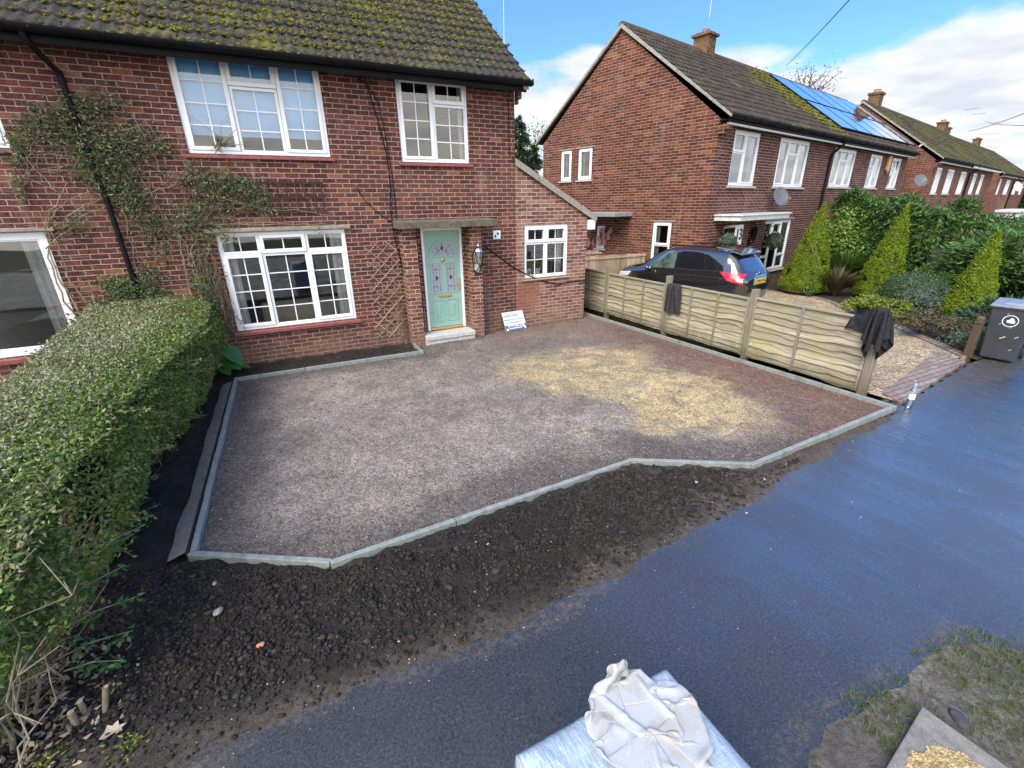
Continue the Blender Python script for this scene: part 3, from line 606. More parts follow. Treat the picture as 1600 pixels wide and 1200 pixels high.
# pavement: gently dished wet tarmac
PAVE = [(-14,-6.6),(7.0,-6.2),(7.1,-6.22),(7.30,-6.28),(10.1,-5.92),(14,-5.95),(60,-5.2),(60,-11),(3.6,-11),(3.3,-8.3),(-14,-8.55)]
VERGE = [(1.3,-8.75),(1.75,-8.35),(2.2,-8.22),(2.7,-8.28),(3.2,-8.28),(3.6,-8.34),(3.85,-8.6),(4.2,-9.2),(4.4,-9.7),(1.2,-9.7)]
def pave_z(x, y): return -.078+.010*(fbm(x*.9, y*1.6, 3, 3)-.5)-.006*fbm(x*7, y*7, 5, 2)
def pave_near(name, poly, cell): o = sheet(name, poly, cell, pave_z, TARMAC); o['kind'] = 'structure'; return o
pave_near('pavement', PAVE, .06) if False else None
def pave_build():
    P1 = [(-6,-6.6),(7.0,-6.2),(7.3,-6.28),(10.1,-5.92),(14,-5.95),(14,-10.6),(-6,-10.6)]
    def pc(x, y):
        d = edge_y(x)-y; v = sstep(.22, .0, d+.30*(fbm(x*3,y*3,71,4)-.5))*.9
        for a, b, r_ in ((4.6,-6.9,.45),(5.4,-6.75,.4),(6.4,-6.55,.4),(2.55,-8.2,.16),(3.0,-7.75,.10),(3.3,-8.15,.2),(1.9,-8.15,.22),(1.2,-7.9,.05)): v = np.maximum(v, np.exp(-((x-a)**2+(y-b)**2)/(r_*r_))*fbm(x*6,y*6,72,4)*1.2)
        dv = poly_dist(x, y, VERGE); v = np.maximum(v, sstep(.22,.0,dv+.2*(fbm(x*4,y*4,73,4)-.5))*.9)
        return np.clip(v,0,1)[:,None]*np.ones((1,3))
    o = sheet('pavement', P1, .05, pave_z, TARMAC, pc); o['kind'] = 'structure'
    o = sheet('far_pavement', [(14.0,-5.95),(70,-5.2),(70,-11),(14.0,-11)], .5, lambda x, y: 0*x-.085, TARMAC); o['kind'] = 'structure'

# driveway of crushed hardcore
DRV = KERB[1:]+[(6.66,3.2),(6.42,3.2),(6.42,-.03),(2.3,-.03),(2.3,-.32)]
SANDP = [(3.1,-2.0),(3.9,-2.15),(4.9,-1.95),(5.9,-2.55),(5.75,-3.3),(5.2,-3.6),(5.9,-4.3),(5.6,-5.2),(5.15,-5.75),(4.2,-5.75),(3.6,-5.2),(3.9,-4.4),(3.3,-3.6),(3.0,-2.9)]
def drv_z(x, y):
    return -.048+.020*(fbm(x*.8, y*.8, 11, 3)-.5)+.014*(fbm(x*9, y*9, 12, 3)-.5)+.012*(vnoise(x*30, y*30, 13)-.5)-.012*sstep(.4, .1, poly_dist(x, y, DRV))
def drv_col(x, y):
    n = fbm(x*1.7, y*1.7, 21, 5)[:,None]; n2 = fbm(x*5, y*5, 22, 4)[:,None]
    grey = np.array([.19,.16,.148]); dust = np.array([.30,.258,.232]); dark = np.array([.10,.084,.080]); red = np.array([.185,.11,.085]); sand = np.array([.51,.39,.215]); pale = np.array([.33,.29,.22])
    d = poly_dist(x, y, DRV)[:,None]; xx = x[:,None]; yy = y[:,None]
    left = sstep(3.6, 2.2, xx+.35*(n-.5)*4)
    c = grey*(1-left)+ (grey*.55+dust*.45)*left
    c = c+(dust-c)*sstep(.45,.62,n)*.75*sstep(.15,.7,d)
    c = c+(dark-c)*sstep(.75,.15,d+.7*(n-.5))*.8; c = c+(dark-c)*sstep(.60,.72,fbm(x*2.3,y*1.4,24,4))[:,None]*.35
    rm = sstep(4.7, 6.0, xx-.28*(yy+6.3)*.35+1.6*(n-.5)); c = c+(red-c)*rm*.9
    rm2 = sstep(-2.0,-.6,yy+1.2*(n-.5))*sstep(3.2,4.2,xx); c = c+((red*.6+grey*.55)-c)*rm2*.8
    ins = in_poly(x+.5*(fbm(x*2.2,y*2.2,31,4)-.5), y+.6*(fbm(x*2.2,y*2.2,32,4)-.5), SANDP)
    sd_ = poly_dist(x, y, SANDP)
    sg_ = np.where(ins, sd_, -sd_); sm = (sstep(-.40,.40,sg_+.55*(fbm(x*2.6,y*2.6,33,5)-.5))*sstep(.26,.60,fbm(x*4.5,y*4.5,34,5)+.16*ins))[:,None]
    c = c+(sand*(.85+.3*n2)-c)*sm*.85
    gm = (in_poly(x, y, [(3.0,-1.9),(4.9,-1.8),(5.2,-3.6),(4.2,-4.5),(3.2,-4.2)])*sstep(.5,.62,fbm(x*3,y*3,35,4)))[:,None]; c = c+(np.array([.27,.245,.17])-c)*gm*.55
    wh = (np.exp(-(((x-2.85)/.32)**2+((y+4.75)/.55)**2))*sstep(.45,.7,fbm(x*7,y*7,36,3)))[:,None]; c = c+(pale*1.25-c)*wh*.8
    return c*(.86+.28*n2)*np.array([1.0,.985,.935])
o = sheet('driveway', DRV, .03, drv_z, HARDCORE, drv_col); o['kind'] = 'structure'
def scatter(poly, n, zf, s0, s1, mat, name, seed, prob=None, flat=.65, kind='oct', sink=.25):
    r = np.random.default_rng(seed); P = np.array(poly); lo, hi = P.min(0), P.max(0)
    x = r.uniform(lo[0], hi[0], n*3); y = r.uniform(lo[1], hi[1], n*3); k = in_poly(x, y, poly)
    if prob is not None: k &= r.uniform(size=len(x)) < prob(x, y)
    x = x[k][:n]; y = y[k][:n]; s_ = s0+(s1-s0)*r.beta(1.2, 4.5, len(x)); z = zf(x, y)+s_*flat*.5*(1-2*sink)
    V, F = rocks_np(np.stack([x,y,z],1), s_, r, flat, kind)
    o = mesh_np(name, V, F, mat); o['kind'] = 'stuff'; return o
o = scatter(DRV, 20000, drv_z, .010, .042, STONE, 'loose_stones', 3, lambda x, y: .22+.78*sstep(.9,.15,poly_dist(x,y,DRV))*sstep(4.6,3.4,x+.2*y)); tag(o, 'loose grey and purple crushed stones over the driveway', 'stones')
o = scatter([(2.3,-5.5),(3.3,-5.6),(3.4,-4.0),(2.4,-4.0)], 170, drv_z, .012, .04, PALEST, 'white_rubble', 5, lambda x, y: np.exp(-(((x-2.85)/.25)**2+((y+4.75)/.45)**2))); tag(o, 'small white rubble pieces in the middle of the driveway', 'rubble')

# black topsoil round the driveway
SOILP = [(-6,-.02),(-.96,-.02),(2.16,-.02),(2.16,-.84),(-.92,-.80),(-1.01,-5.25),(-.01,-5.87),(3.01,-5.76),(4.08,-6.42),(7.0,-6.34),(7.2,-6.5),(5.2,-6.72),(4.2,-6.98),(3.2,-7.05),(2.0,-7.2),(1.0,-7.3),(-1,-7.35),(-3,-7.3),(-6,-7.3)]
EDGE = [(7.2,-6.42),(5.6,-6.50),(4.4,-6.72),(3.2,-6.86),(2.0,-6.98),(1.0,-7.03),(-.2,-6.98),(-1,-6.95),(-3,-6.9),(-6,-6.9)]
def edge_y(x): e = np.array(EDGE)[::-1]; return np.interp(x, e[:,0], e[:,1])
def soil_z(x, y):
    k = y-edge_y(x)+.22*(fbm(x*3.1, y*3.1, 41, 4)-.5)
    m = sstep(-.03, .55, k)
    z = -.088+m*.026+m*.070*(fbm(x*4.5, y*4.5, 42, 5)-.42)+m*.075*(fbm(x*12, y*12, 43, 4)-.5)+.012*sstep(-.1,.2,k)
    kd = poly_dist(x, y, KERB[2:8], False)
    z = z-.045*sstep(-1.42,-1.22,x)*sstep(-.86,-.92,x)*sstep(-5.35,-5.2,y)*sstep(-.75,-.9,y)
    return z+.006*sstep(.30,.05,kd)-.012*sstep(.05,.0,kd)
def soil_keep(x, y): return (y-edge_y(x)+.34*(fbm(x*2.6, y*2.6, 44, 5)-.5)+.12*(vnoise(x*16,y*16,45)-.5) > -.02)
def soil_col(x, y):
    n = fbm(x*3, y*3, 46, 5)[:,None]; k = (y-edge_y(x))[:,None]
    c = np.array([.016,.013,.0115])*(1-n)+np.array([.042,.034,.029])*n
    c = c+(np.array([.12,.098,.076])-c)*sstep(.36,.0,k+.5*(n-.5))*.75
    rgt = sstep(1.2,3.6,x)[:,None]; c = c+(np.array([.10,.079,.063])-c)*rgt*.6
    return c
o = sheet('soil', SOILP, .03, soil_z, SOIL, soil_col, keepf=soil_keep); o['kind'] = 'structure'
SOILC = [(-2.2,-5.0),(-1.06,-5.3),(-.01,-5.95),(3.01,-5.84),(4.05,-6.5),(4.9,-6.5),(3.6,-6.8),(1.0,-6.95),(-2.2,-6.9)]
o = scatter(SOILC, 24000, soil_z, .006, .066, CLOD, 'soil_clods', 9, lambda x, y: (.15+.85*sstep(.1,.5,y-edge_y(x)))*(.35+.65*sstep(.35,.6,fbm(x*2,y*2,77,4)+.1)), .75, 'ico', .30); tag(o, 'rough black soil clods between the kerb and the pavement', 'soil')
o = scatter(SOILC, 120, soil_z, .045, .095, CLOD, 'big_clods', 19, None, .6, 'ico', .40); tag(o, 'larger black soil lumps among the crumbs in front of the kerb', 'soil')
o = scatter([(-1.0,-.1),(2.1,-.1),(2.1,-.78),(-.86,-.74)], 1100, lambda x, y: soil_z(x, y), .012, .05, CLOD, 'bed_clods', 10, None, .7); tag(o, 'dark soil clods in the narrow bed under the front window', 'soil')
o = scatter([(-1.3,-6.9),(0,-6.1),(3.0,-5.9),(4.4,-6.5),(7.0,-6.45),(4.6,-6.8),(1.0,-7.1),(-1.3,-7.1)], 130, lambda x, y: np.where(soil_keep(x,y), soil_z(x,y), pave_z(x,y)), .008, .028, PALEST, 'pale_pebbles', 12); tag(o, 'small pale pebbles scattered along the soil edge of the pavement', 'pebbles')
pave_build()
o = scatter([(0,-7.1),(6.9,-6.6),(9.5,-6.3),(9.5,-8),(2,-8.2),(0,-8.2)], 110, pave_z, .006, .018, PALEST, 'pavement_grit', 14); tag(o, 'pale grit specks lying on the wet black pavement', 'grit')

# grass verge (muddy) on the camera side of the pavement
def verge_z(x, y): return -.084+.060*sstep(0,.5,poly_dist(x,y,VERGE))+.03*(fbm(x*4,y*4,51,4)-.5)*sstep(0,.2,poly_dist(x,y,VERGE))
def verge_col(x, y):
    n = fbm(x*4, y*4, 52, 5)[:,None]; return np.array([.085,.072,.058])*(1-n)+np.array([.19,.165,.135])*n
o = sheet('verge', VERGE, .025, verge_z, attr_crumb('verge_mud', 20., .6, .9, .02, .35), verge_col, keepf=lambda x, y: poly_dist(x,y,VERGE) > .22*fbm(x*5,y*5,53,4)-.06); o['kind'] = 'structure'
def grass(name, poly, n, zf, l0, l1, seed, prob=None, mat=None):
    r = np.random.default_rng(seed); P = np.array(poly); lo, hi = P.min(0), P.max(0)
    x = r.uniform(lo[0], hi[0], n*3); y = r.uniform(lo[1], hi[1], n*3); k = in_poly(x, y, poly)
    if prob is not None: k &= r.uniform(size=len(x)) < prob(x, y)
    x = x[k][:n]; y = y[k][:n]; m = len(x); z = zf(x, y)-.005; b = np.stack([x,y,z],1)
    a = r.uniform(0, 6.283, m); d = np.stack([np.cos(a),np.sin(a),np.zeros(m)],1); s_ = np.stack([-np.sin(a),np.cos(a),np.zeros(m)],1)
    ln = r.uniform(l0, l1, m)[:,None]; w_ = r.uniform(.0016,.0034,m)[:,None]; lean = r.uniform(.7,1.5,m)[:,None]
    mid = b+d*ln*.35*lean+np.array([0,0,1])*ln*.42; tip = b+d*ln*.85*lean+np.array([0,0,1])*ln*(.72-.45*lean)
    tip[:,2] = np.maximum(tip[:,2], z+.004)
    V = np.stack([b-s_*w_, b+s_*w_, mid+s_*w_*.8, mid-s_*w_*.8, tip], 1).reshape(-1,3); i = np.arange(m)*5
    F = np.concatenate([np.stack([i,i+1,i+2],1), np.stack([i,i+2,i+3],1), np.stack([i+3,i+2,i+4],1)])
    return mesh_np(name, V, F, mat or GRASS)
o = grass('verge_grass', VERGE, 6800, verge_z, .025, .085, 15, lambda x, y: sstep(.40,.62,fbm(x*3.2,y*3.2,54,4)+.30*sstep(2.6,3.4,x+.25*(y+8.6))-.12*sstep(2.5,1.6,x))); tag(o, 'trampled muddy grass on the verge in the foreground', 'grass', kind='stuff')

# neighbour's golden gravel drive, brick edging and flower bed
CURVE = [(10.42,-5.70),(11.4,-4.72),(12.96,-3.3),(14.2,-2.0),(15.6,-.5),(16.0,.6),(15.6,2.2)]
ND = [(7.3,-6.2),(10.42,-5.70)]+CURVE[1:]+[(12.2,2.2),(11.4,4.6),(7.3,4.6)]
def nd_z(x, y): return gz(x, y)-.055+.018*(fbm(x*3,y*3,61,3)-.5)+.012*(vnoise(x*28,y*28,62)-.5)
o = sheet('gravel_drive', ND, .05, nd_z, GOLDGRAV, lambda x, y: np.array([.44,.335,.215])*(.8+.4*fbm(x*4,y*4,63,4)[:,None])); o['kind'] = 'structure'
o = scatter(ND, 5200, nd_z, .012, .036, leaf('golden_stone', [(.24,.17,.11),(.40,.30,.19),(.55,.45,.32),(.63,.57,.48)], .8, 0, .3), 'golden_pebbles', 17, lambda x, y: sstep(-1.5,-5,y)+.05); tag(o, 'loose golden pebbles on the gravel drive beyond the fence', 'pebbles')
def strip(name, inner, outer, zf, mat, h=.03):
    m = MB(); n = 24
    def samp(p, t):
        p = np.array(p); s_ = np.concatenate([[0], np.cumsum(np.linalg.norm(np.diff(p, axis=0), axis=1))]); t = t*s_[-1]
        return np.array([np.interp(t, s_, p[:,0]), np.interp(t, s_, p[:,1])])
    for i in range(n):
        q = [samp(inner, i/n), samp(inner, (i+1)/n), samp(outer, (i+1)/n), samp(outer, i/n)]
        zz = [float(zf(np.array([a[0]]), np.array([a[1]]))[0]) for a in q]
        m.hexa([(a[0],a[1],z_-.1) for a, z_ in zip(q, zz)]+[(a[0],a[1],z_+h) for a, z_ in zip(q, zz)])
    o = m.build(name, mat); o['kind'] = 'structure'; return o
strip('block_paving', [(7.45,-5.95),(10.46,-5.34)], [(7.28,-6.27),(10.20,-5.86)], lambda x, y: gz(x,y)-.075, PAVER)
inner = CURVE; outer_ = [(x+.14, y-.10) for x, y in CURVE]
strip('brick_edging', inner, outer_, lambda x, y: gz(x,y)-.06, PAVER, .03)
BED = [(10.5,-5.85)]+[(x+.1,y-.08) for x, y in CURVE[1:]]+[(22,4),(30,4),(30,-5.6),(14,-5.9)]
o = sheet('flower_bed', BED, .12, lambda x, y: gz(x,y)-.06+.08*(fbm(x*3,y*3,65,4)-.4), SOIL, lambda x, y: np.array([.045,.036,.028])*(.6+.8*fbm(x*3,y*3,66,4)[:,None])); o['kind'] = 'structure'

# ------------------------------------------------------------------ concrete kerb edging
root = empty('edging_kerb', (-1.01,-5.25,-.12)); tag(root, 'new grey concrete edging kerbs framing the gravel driveway', 'kerb')
def kerb_run(a, b, zt0=0., zt1=0., lst=.915, ext0=0., ext1=0.):
    a = np.array(a); b = np.array(b); d = (b-a); Ln = np.linalg.norm(d); d = d/Ln; n = max(1, round(Ln/lst)); nn = np.array([-d[1], d[0]])
    for i in range(n):
        t0 = i/n*Ln+(.003 if i else -ext0); t1 = (i+1)/n*Ln-(.003 if i < n-1 else -ext1)
        z0 = zt0+(zt1-zt0)*i/n+random.uniform(-.003,.003); j = random.uniform(-.004,.004); p = a+d*t0+nn*j; q = a+d*t1+nn*j; m = MB(); w_ = .025
        vs = []
        for z_ in (-.16, z0):
            for e, s_ in ((p,-1),(q,-1),(q,1),(p,1)): vs.append((e[0]+nn[0]*w_*s_, e[1]+nn[1]*w_*s_, z_))
        m.hexa(vs); m.build('kerb_stone', CONC, root, bevel=.006)
for i in range(len(KERB)-1): kerb_run(KERB[i], KERB[i+1], ext0=.0 if i == 0 else .027, ext1=-.029 if i < len(KERB)-2 else 0)
# mortar haunching behind the left-hand kerb
m = MB(); n = 40; pts = []
for i in range(n+1):
    t = i/n; x = -.95-.09*t; y = -.9-4.3*t; w0 = .10+.05*fbm(np.array([t*9.]), np.array([1.]), 70, 3)[0]
    pts.append([(x-.03,y,-.018),(x-.03-w0,y,-.060),(x-.03-w0-.03,y,-.13),(x-.03,y,-.13)])
vs = [q for p in pts for q in p]; m.add(vs, [(i*4+j, i*4+(j+1)%4, (i+1)*4+(j+1)%4, (i+1)*4+j) for i in range(n) for j in range(4)])
m.build('mortar_haunch', MORT, root)
# ------------------------------------------------------------------ windows, walls, roofs
def wall_faces(m, x0, x1, z0, z1, ops, y=0., depth=.10, mi=0, top=None):
    """front face grid with openings (x0,x1,z0,z1); top(x) optional sloping top is done by the caller"""
    xs = sorted({x0, x1}|{v for o in ops for v in o[:2] if x0 < v < x1}); zs = sorted({z0, z1}|{v for o in ops for v in o[2:4] if z0 < v < z1})
    for i in range(len(xs)-1):
        for j in range(len(zs)-1):
            cx_, cz_ = (xs[i]+xs[i+1])/2, (zs[j]+zs[j+1])/2
            if any(o[0] < cx_ < o[1] and o[2] < cz_ < o[3] for o in ops): continue
            m.add([(xs[i],y,zs[j]),(xs[i+1],y,zs[j]),(xs[i+1],y,zs[j+1]),(xs[i],y,zs[j+1])], [(0,1,2,3)], mi)
    for a, b, c, d in [o[:4] for o in ops]:
        a_, b_ = max(a, x0), min(b, x1)
        m.add([(a_,y,c),(a_,y,d),(a_,y+depth,d),(a_,y+depth,c)], [(0,3,2,1)], mi); m.add([(b_,y,c),(b_,y,d),(b_,y+depth,d),(b_,y+depth,c)], [(0,1,2,3)], mi)
        m.add([(a_,y,c),(b_,y,c),(b_,y+depth,c),(a_,y+depth,c)], [(0,1,2,3)], mi); m.add([(a_,y,d),(b_,y,d),(b_,y+depth,d),(a_,y+depth,d)], [(3,2,1,0)], mi)
    return m

def window(parent, loc, rz, W, H, cells, sill=None, sillmat=None, glassm=None, frame=.05, bars=.017, name='window', curtains=None, blind=None, framemat=None, back=None, label=None, recess=.025):
    """local frame: x to the right, wall face y=0, outside is -y. cells: (x0,x1,z0,z1,nx,nz,opener)"""
    fm = framemat or UPVC; y0 = recess; m = MB()
    m.box(0, W, y0, y0+.07, 0, frame); m.box(0, W, y0, y0+.07, H-frame, H); m.box(0, frame, y0, y0+.07, frame, H-frame); m.box(W-frame, W, y0, y0+.07, frame, H-frame)
    g = 0.026; xs = {c[0] for c in cells}|{c[1] for c in cells}
    win = m.build(name, fm, bevel=.006); win.location = loc; win.rotation_euler = (0,0,rz); win.parent = parent
    if label: win['label'] = label
    for (a, b, c, d, nx, nz, op) in cells:
        a0 = frame if a < .001 else a-.0; b0 = W-frame if b > W-.001 else b; c0 = frame if c < .001 else c; d0 = H-frame if d > H-.001 else d
        # mullion half-widths
        e = [0. if a < .001 else g, 0. if b > W-.001 else g, 0. if c < .001 else g, 0. if d > H-.001 else g]
        s = MB(); fw = .050 if op else .018; yf = y0-.014 if op else y0+.010
        A, B, Cc, D = a0+(e[0]*.08), b0-(e[1]*.08), c0+(e[2]*.08), d0-(e[3]*.08)
        lw = [fw+(e[0] if not op else e[0]*.35), fw+(e[1] if not op else e[1]*.35), fw+(e[2] if not op else e[2]*.35), fw+(e[3] if not op else e[3]*.35)]
        yb = y0+.055
        s.box(A, B, yf, yb, Cc, Cc+lw[2]); s.box(A, B, yf, yb, D-lw[3], D); s.box(A, A+lw[0], yf, yb, Cc+lw[2], D-lw[3]); s.box(B-lw[1], B, yf, yb, Cc+lw[2], D-lw[3])
        so = s.build('sash', fm, bevel=.005); so.parent = win
        ia, ib, ic, id_ = A+lw[0], B-lw[1], Cc+lw[2], D-lw[3]
        p = MB(); yg = y0+.040; p.add([(ia-.004,yg,ic-.004),(ib+.004,yg,ic-.004),(ib+.004,yg,id_+.004),(ia-.004,yg,id_+.004)], [(0,1,2,3)])
        po = p.build('pane', glassm or GLASS, fix=False); po.parent = win
        if nx > 1 or nz > 1:
            q = MB()
            for i in range(1, nx): x_ = ia+(ib-ia)*i/nx; q.box(x_-bars/2, x_+bars/2, yg-.006, yg-.001, ic, id_)
            for j in range(1, nz): z_ = ic+(id_-ic)*j/nz; q.box(ia, ib, yg-.0085, yg-.0035, z_-bars/2, z_+bars/2)
            qo = q.build('glazing_bars', UPVC); qo.parent = win
    if sill:
        ov, th, pr = sill; q = MB(); q.hexa([(-ov,-pr,-th-.01),(W+ov,-pr,-th-.01),(W+ov,.08,-th),(-ov,.08,-th),(-ov,-pr,-.022),(W+ov,-pr,-.022),(W+ov,.08,-.001),(-ov,.08,-.001)])
        so = q.build('sill', sillmat or SILL_R, bevel=.006); so.parent = win
    for cu in (curtains or []):
        ca, cb, cz0, cz1 = cu[:4]; n = int((cb-ca)/.02)+2; q = MB(); vs = []
        for i in range(n):
            x_ = ca+(cb-ca)*i/(n-1); yy = .16+.025*math.sin(i*1.15)+.012*math.sin(i*.37)
            vs += [(x_+.03*math.sin(i*.7),yy,cz0),(x_,yy,cz1)]
        q.add(vs, [(2*i,2*i+2,2*i+3,2*i+1) for i in range(n-1)]); co = q.build('curtain', CURT, smooth=True, fix=False); co.parent = win
    if blind is not None:
        q = MB(); q.box(.05, W-.05, .115, .12, blind, H-.02); bo = q.build('roller_blind', BLIND); bo.parent = win
    if back:      # shallow room behind the window
        dpt, mt = back; q = MB(); e = .25
        q.add([(-e,.10,-e),(W+e,.10,-e),(W+e,dpt,-e),(-e,dpt,-e),(-e,.10,H+e),(W+e,.10,H+e),(W+e,dpt,H+e),(-e,dpt,H+e)], [(0,1,2,3),(7,6,5,4),(1,5,6,2),(2,6,7,3),(3,7,4,0)])
        bo = q.build('room', mt, fix=False); bo.parent = win
    return win

def roof_np(x0, x1, y0, z0, y1, z1, gauge, per, amp=.016, thick=.028, sx=.03, seed=0, jit=.005, sag=0.0):
    """tiled roof slope rising from eave (y0,z0) to ridge (y1,z1)"""
    r = np.random.default_rng(seed); Ls = math.hypot(y1-y0, z1-z0); ty, tz = (y1-y0)/Ls, (z1-z0)/Ls; ny, nz = -tz, ty
    nc = int(round(Ls/gauge)); g = Ls/nc; nxs = int(round((x1-x0)/sx)); xs = np.linspace(x0, x1, nxs+1); Vs, Fs, o = [], [], 0
    for k in range(nc):
        ti = np.floor(xs/(per*2)+.5*(k % 2)).astype(int); jr = np.random.default_rng(seed*991+k*37).uniform(-1, 1, (400, 3))
        jn = jr[ti % 400, 0]*jit; js = jr[ti % 400, 1]*jit*1.8; pr = amp*(.5+.5*np.cos(2*math.pi*xs/per))**1.6
        rows = []
        sg = -sag*np.sin(math.pi*(xs-x0)/(x1-x0))
        for s_, h in ((k*g+.0, -.012), (k*g, thick), (k*g+.02, thick+.002), ((k+.5)*g, thick*.55), ((k+1)*g+.03, .004)):
            s2 = s_+js; hh = h+jn+(pr if h > 0 else pr*.2)+sg
            rows.append(np.stack([xs, y0+ty*s2+ny*hh, z0+tz*s2+nz*hh], 1))
        V = np.stack(rows, 0); m, n = V.shape[:2]; idx = o+np.arange(m*n).reshape(m, n)
        Fs.append(np.stack([idx[:-1,:-1],idx[:-1,1:],idx[1:,1:],idx[1:,:-1]], -1).reshape(-1,4)); Vs.append(V.reshape(-1,3)); o += m*n
    return np.concatenate(Vs), np.concatenate(Fs)

def half_round(m, x0, x1, y, z, r=.057, n=10, th=.004):
    prof = [(y+r*math.cos(a), z-r*math.sin(a)) for a in np.linspace(0, math.pi, n)]; prof += [(y+(r-th)*math.cos(a), z-(r-th)*math.sin(a)) for a in np.linspace(math.pi, 0, n)]
    return m.prism(prof, 'x', x0, x1)

# ------------------------------------------------------------------ the house being worked on
H = empty('brick_house', (1.5,0,-.05)); tag(H, 'near red brick house with mossy tiled roof and mint green front door', 'house')
def Hl(x, y, z): return (x-H.location[0], y-H.location[1], z-H.location[2])
W1 = (-.89,1.125,3.33,4.69); W2 = (2.33,3.63,3.285,4.63); W3 = (-.81,1.18,.565,2.18); W4 = (4.81,5.915,1.015,2.13); W5 = (-5.0,-2.85,.56,2.28); W6 = (-4.9,-2.87,3.33,4.62); DR = (2.555,3.385,.13,2.15)
m = MB(); ops = [W1,W2,W3,W5,W6,DR]
wall_faces(m, -7.5, 4.6, -.35, 4.75, ops)
m.box(4.5, 4.6, .001, 7.4, -.35, 4.75); m.add([(4.6,0.,4.75),(4.6,7.4,4.75),(4.6,3.7,7.75)], [(0,1,2)])
m.add([(-7.5,7.4,-.35),(4.5,7.4,-.35),(4.5,7.4,4.75),(-7.5,7.4,4.75)], [(0,1,2,3)])
m.build('wall', BR_MAIN, H, fix=False)
m = MB(); m.box(-7.5, 4.49, .102, .2, -.35, .1)   # inner leaf blocks see-through under floors
for z0, z1 in ((2.45,2.62),): m.box(-7.5, 4.49, .102, 7.3, z0, z1)
m.box(-7.4, 4.49, .102, 7.3, -.2, .02); m.box(-7.4, 4.49, 3.6, 3.7, .02, 2.45); m.box(-7.4, 4.49, 3.6, 3.7, 2.62, 4.7); m.box(-7.4, 4.49, .102, 7.3, 4.76, 4.84)
for x_ in (-1.9, 1.75): m.box(x_, x_+.1, .104, 3.6, .02, 2.45); m.box(x_, x_+.1, .104, 3.6, 2.62, 4.76)
m.build('interior_wall', INTER, H)
# side extension with lean-to roof
m = MB(); wall_faces(m, 4.6, 6.42, -.35, 2.31, [W4]); m.add([(4.6,0,2.31),(6.42,0,2.31),(4.6,0,3.30)], [(0,1,2)])
m.box(6.32, 6.42, .001, 4.6, -.35, 2.31); m.build('side_extension', BR_EXT, H, fix=False)
m = MB(); m.box(4.62, 6.3, 2.2, 2.3, -.2, 2.3); m.box(4.62, 6.3, .105, 2.2, .0, .05); m.box(4.62, 6.3, .105, 2.2, 2.25, 2.3); m.build('interior_wall', BEIGE, H)
# lean-to roof, verge board and eave end
sl = (2.22-3.33)/(6.60-4.58)
m = MB(); m.hexa([(4.605,-.05,3.32),(6.66,-.05,3.32+sl*2.05),(6.66,4.7,3.32+sl*2.05),(4.605,4.7,3.32),(4.605,-.05,3.40),(6.66,-.05,3.40+sl*2.05),(6.66,4.7,3.40+sl*2.05),(4.605,4.7,3.40)])
m.build('lean_to_roof', LEDGE, H, bevel=.01)
m = MB(); m.hexa([(4.58,-.075,3.27),(6.62,-.075,3.27+sl*2.04),(6.62,-.052,3.27+sl*2.04),(4.58,-.052,3.27),(4.58,-.075,3.36),(6.62,-.075,3.36+sl*2.04),(6.62,-.052,3.36+sl*2.04),(4.58,-.052,3.36)])
m.build('verge_board', CONC_OLD, H, bevel=.004)
m = MB(); m.box(6.425, 6.60, -.06, 4.6, 1.99, 2.20); m.build('eave_box', UPVC, H, bevel=.006)
m = MB(); half_round(m, 0, 4.7, 0, 0); mm = [(6.67+p[1]*1, -.05+p[0], 2.235+p[2]) for p in m.v]; m.v = mm; m.build('lean_to_gutter', BLACK, H, smooth=True)
# main roof
V, F = roof_np(-7.5, 4.72, -.42, 4.62, 3.72, 7.86, .30, .15, .028, .040, .025, 5, .007)
mesh_np('roof', V, F, TILE_M, H)
m = MB(); m.prism([(-.40,4.57),(3.72,7.80),(7.8,4.6),(7.8,4.5),(3.72,7.70),(-.40,4.50)], 'x', 4.601, 4.70); m.build('verge', CONC_OLD, H)
m = MB(); m.add([(-7.5,3.75,7.86),(4.72,3.75,7.86),(4.72,7.9,4.6),(-7.5,7.9,4.6)], [(0,1,2,3)]); m.build('rear_roof', TILE_M, H, fix=False)
m = MB(); m.prism([(-.33,4.54),(-.002,4.72),(-.002,4.66),(-.33,4.48)], 'x', -7.5, 4.60); m.build('soffit', DARKW, H)
m = MB(); m.box(-7.5, 4.68, -.355, -.33, 4.47, 4.66); m.build('fascia', BLACK, H, bevel=.004)
m = MB(); half_round(m, -7.5, 4.74, -.435, 4.63, .078)
for x_ in np.arange(-6.9, 4.7, .9): m.tube([(x_,-.435+.084*math.cos(a),4.63-.084*math.sin(a)) for a in np.linspace(0,math.pi,9)], .007, 5)
m.box(4.735, 4.75, -.50, -.36, 4.555, 4.635); m.build('gutter', BLACK, H, smooth=True)
m = MB(); m.box(4.601, 4.68, -.16, .0, 4.40, 4.56); m.box(4.601, 4.65, -.09, 0, 4.32, 4.40); m.build('corbel', BR_MAIN, H, bevel=.006)
# upstairs concrete lintels coloured near-black for the eaves shadow; pale stone lintels below
for (a, b, c, d), dz, mt in ((W1,.07,DARKW),(W2,.10,DARKW)): m = MB(); m.box(a-.06, b+.06, -.012, .02, d+.003, min(d+dz, 4.71)); m.build('lintel', mt, H)
m = MB(); m.box(-.95, 1.28, -.05, .0, 2.185, 2.245); m.build('lintel', LEDGE, H, bevel=.012)
m = MB(); m.box(-5.1, -2.72, -.05, .0, 2.285, 2.34); m.build('lintel', LEDGE, H, bevel=.012)
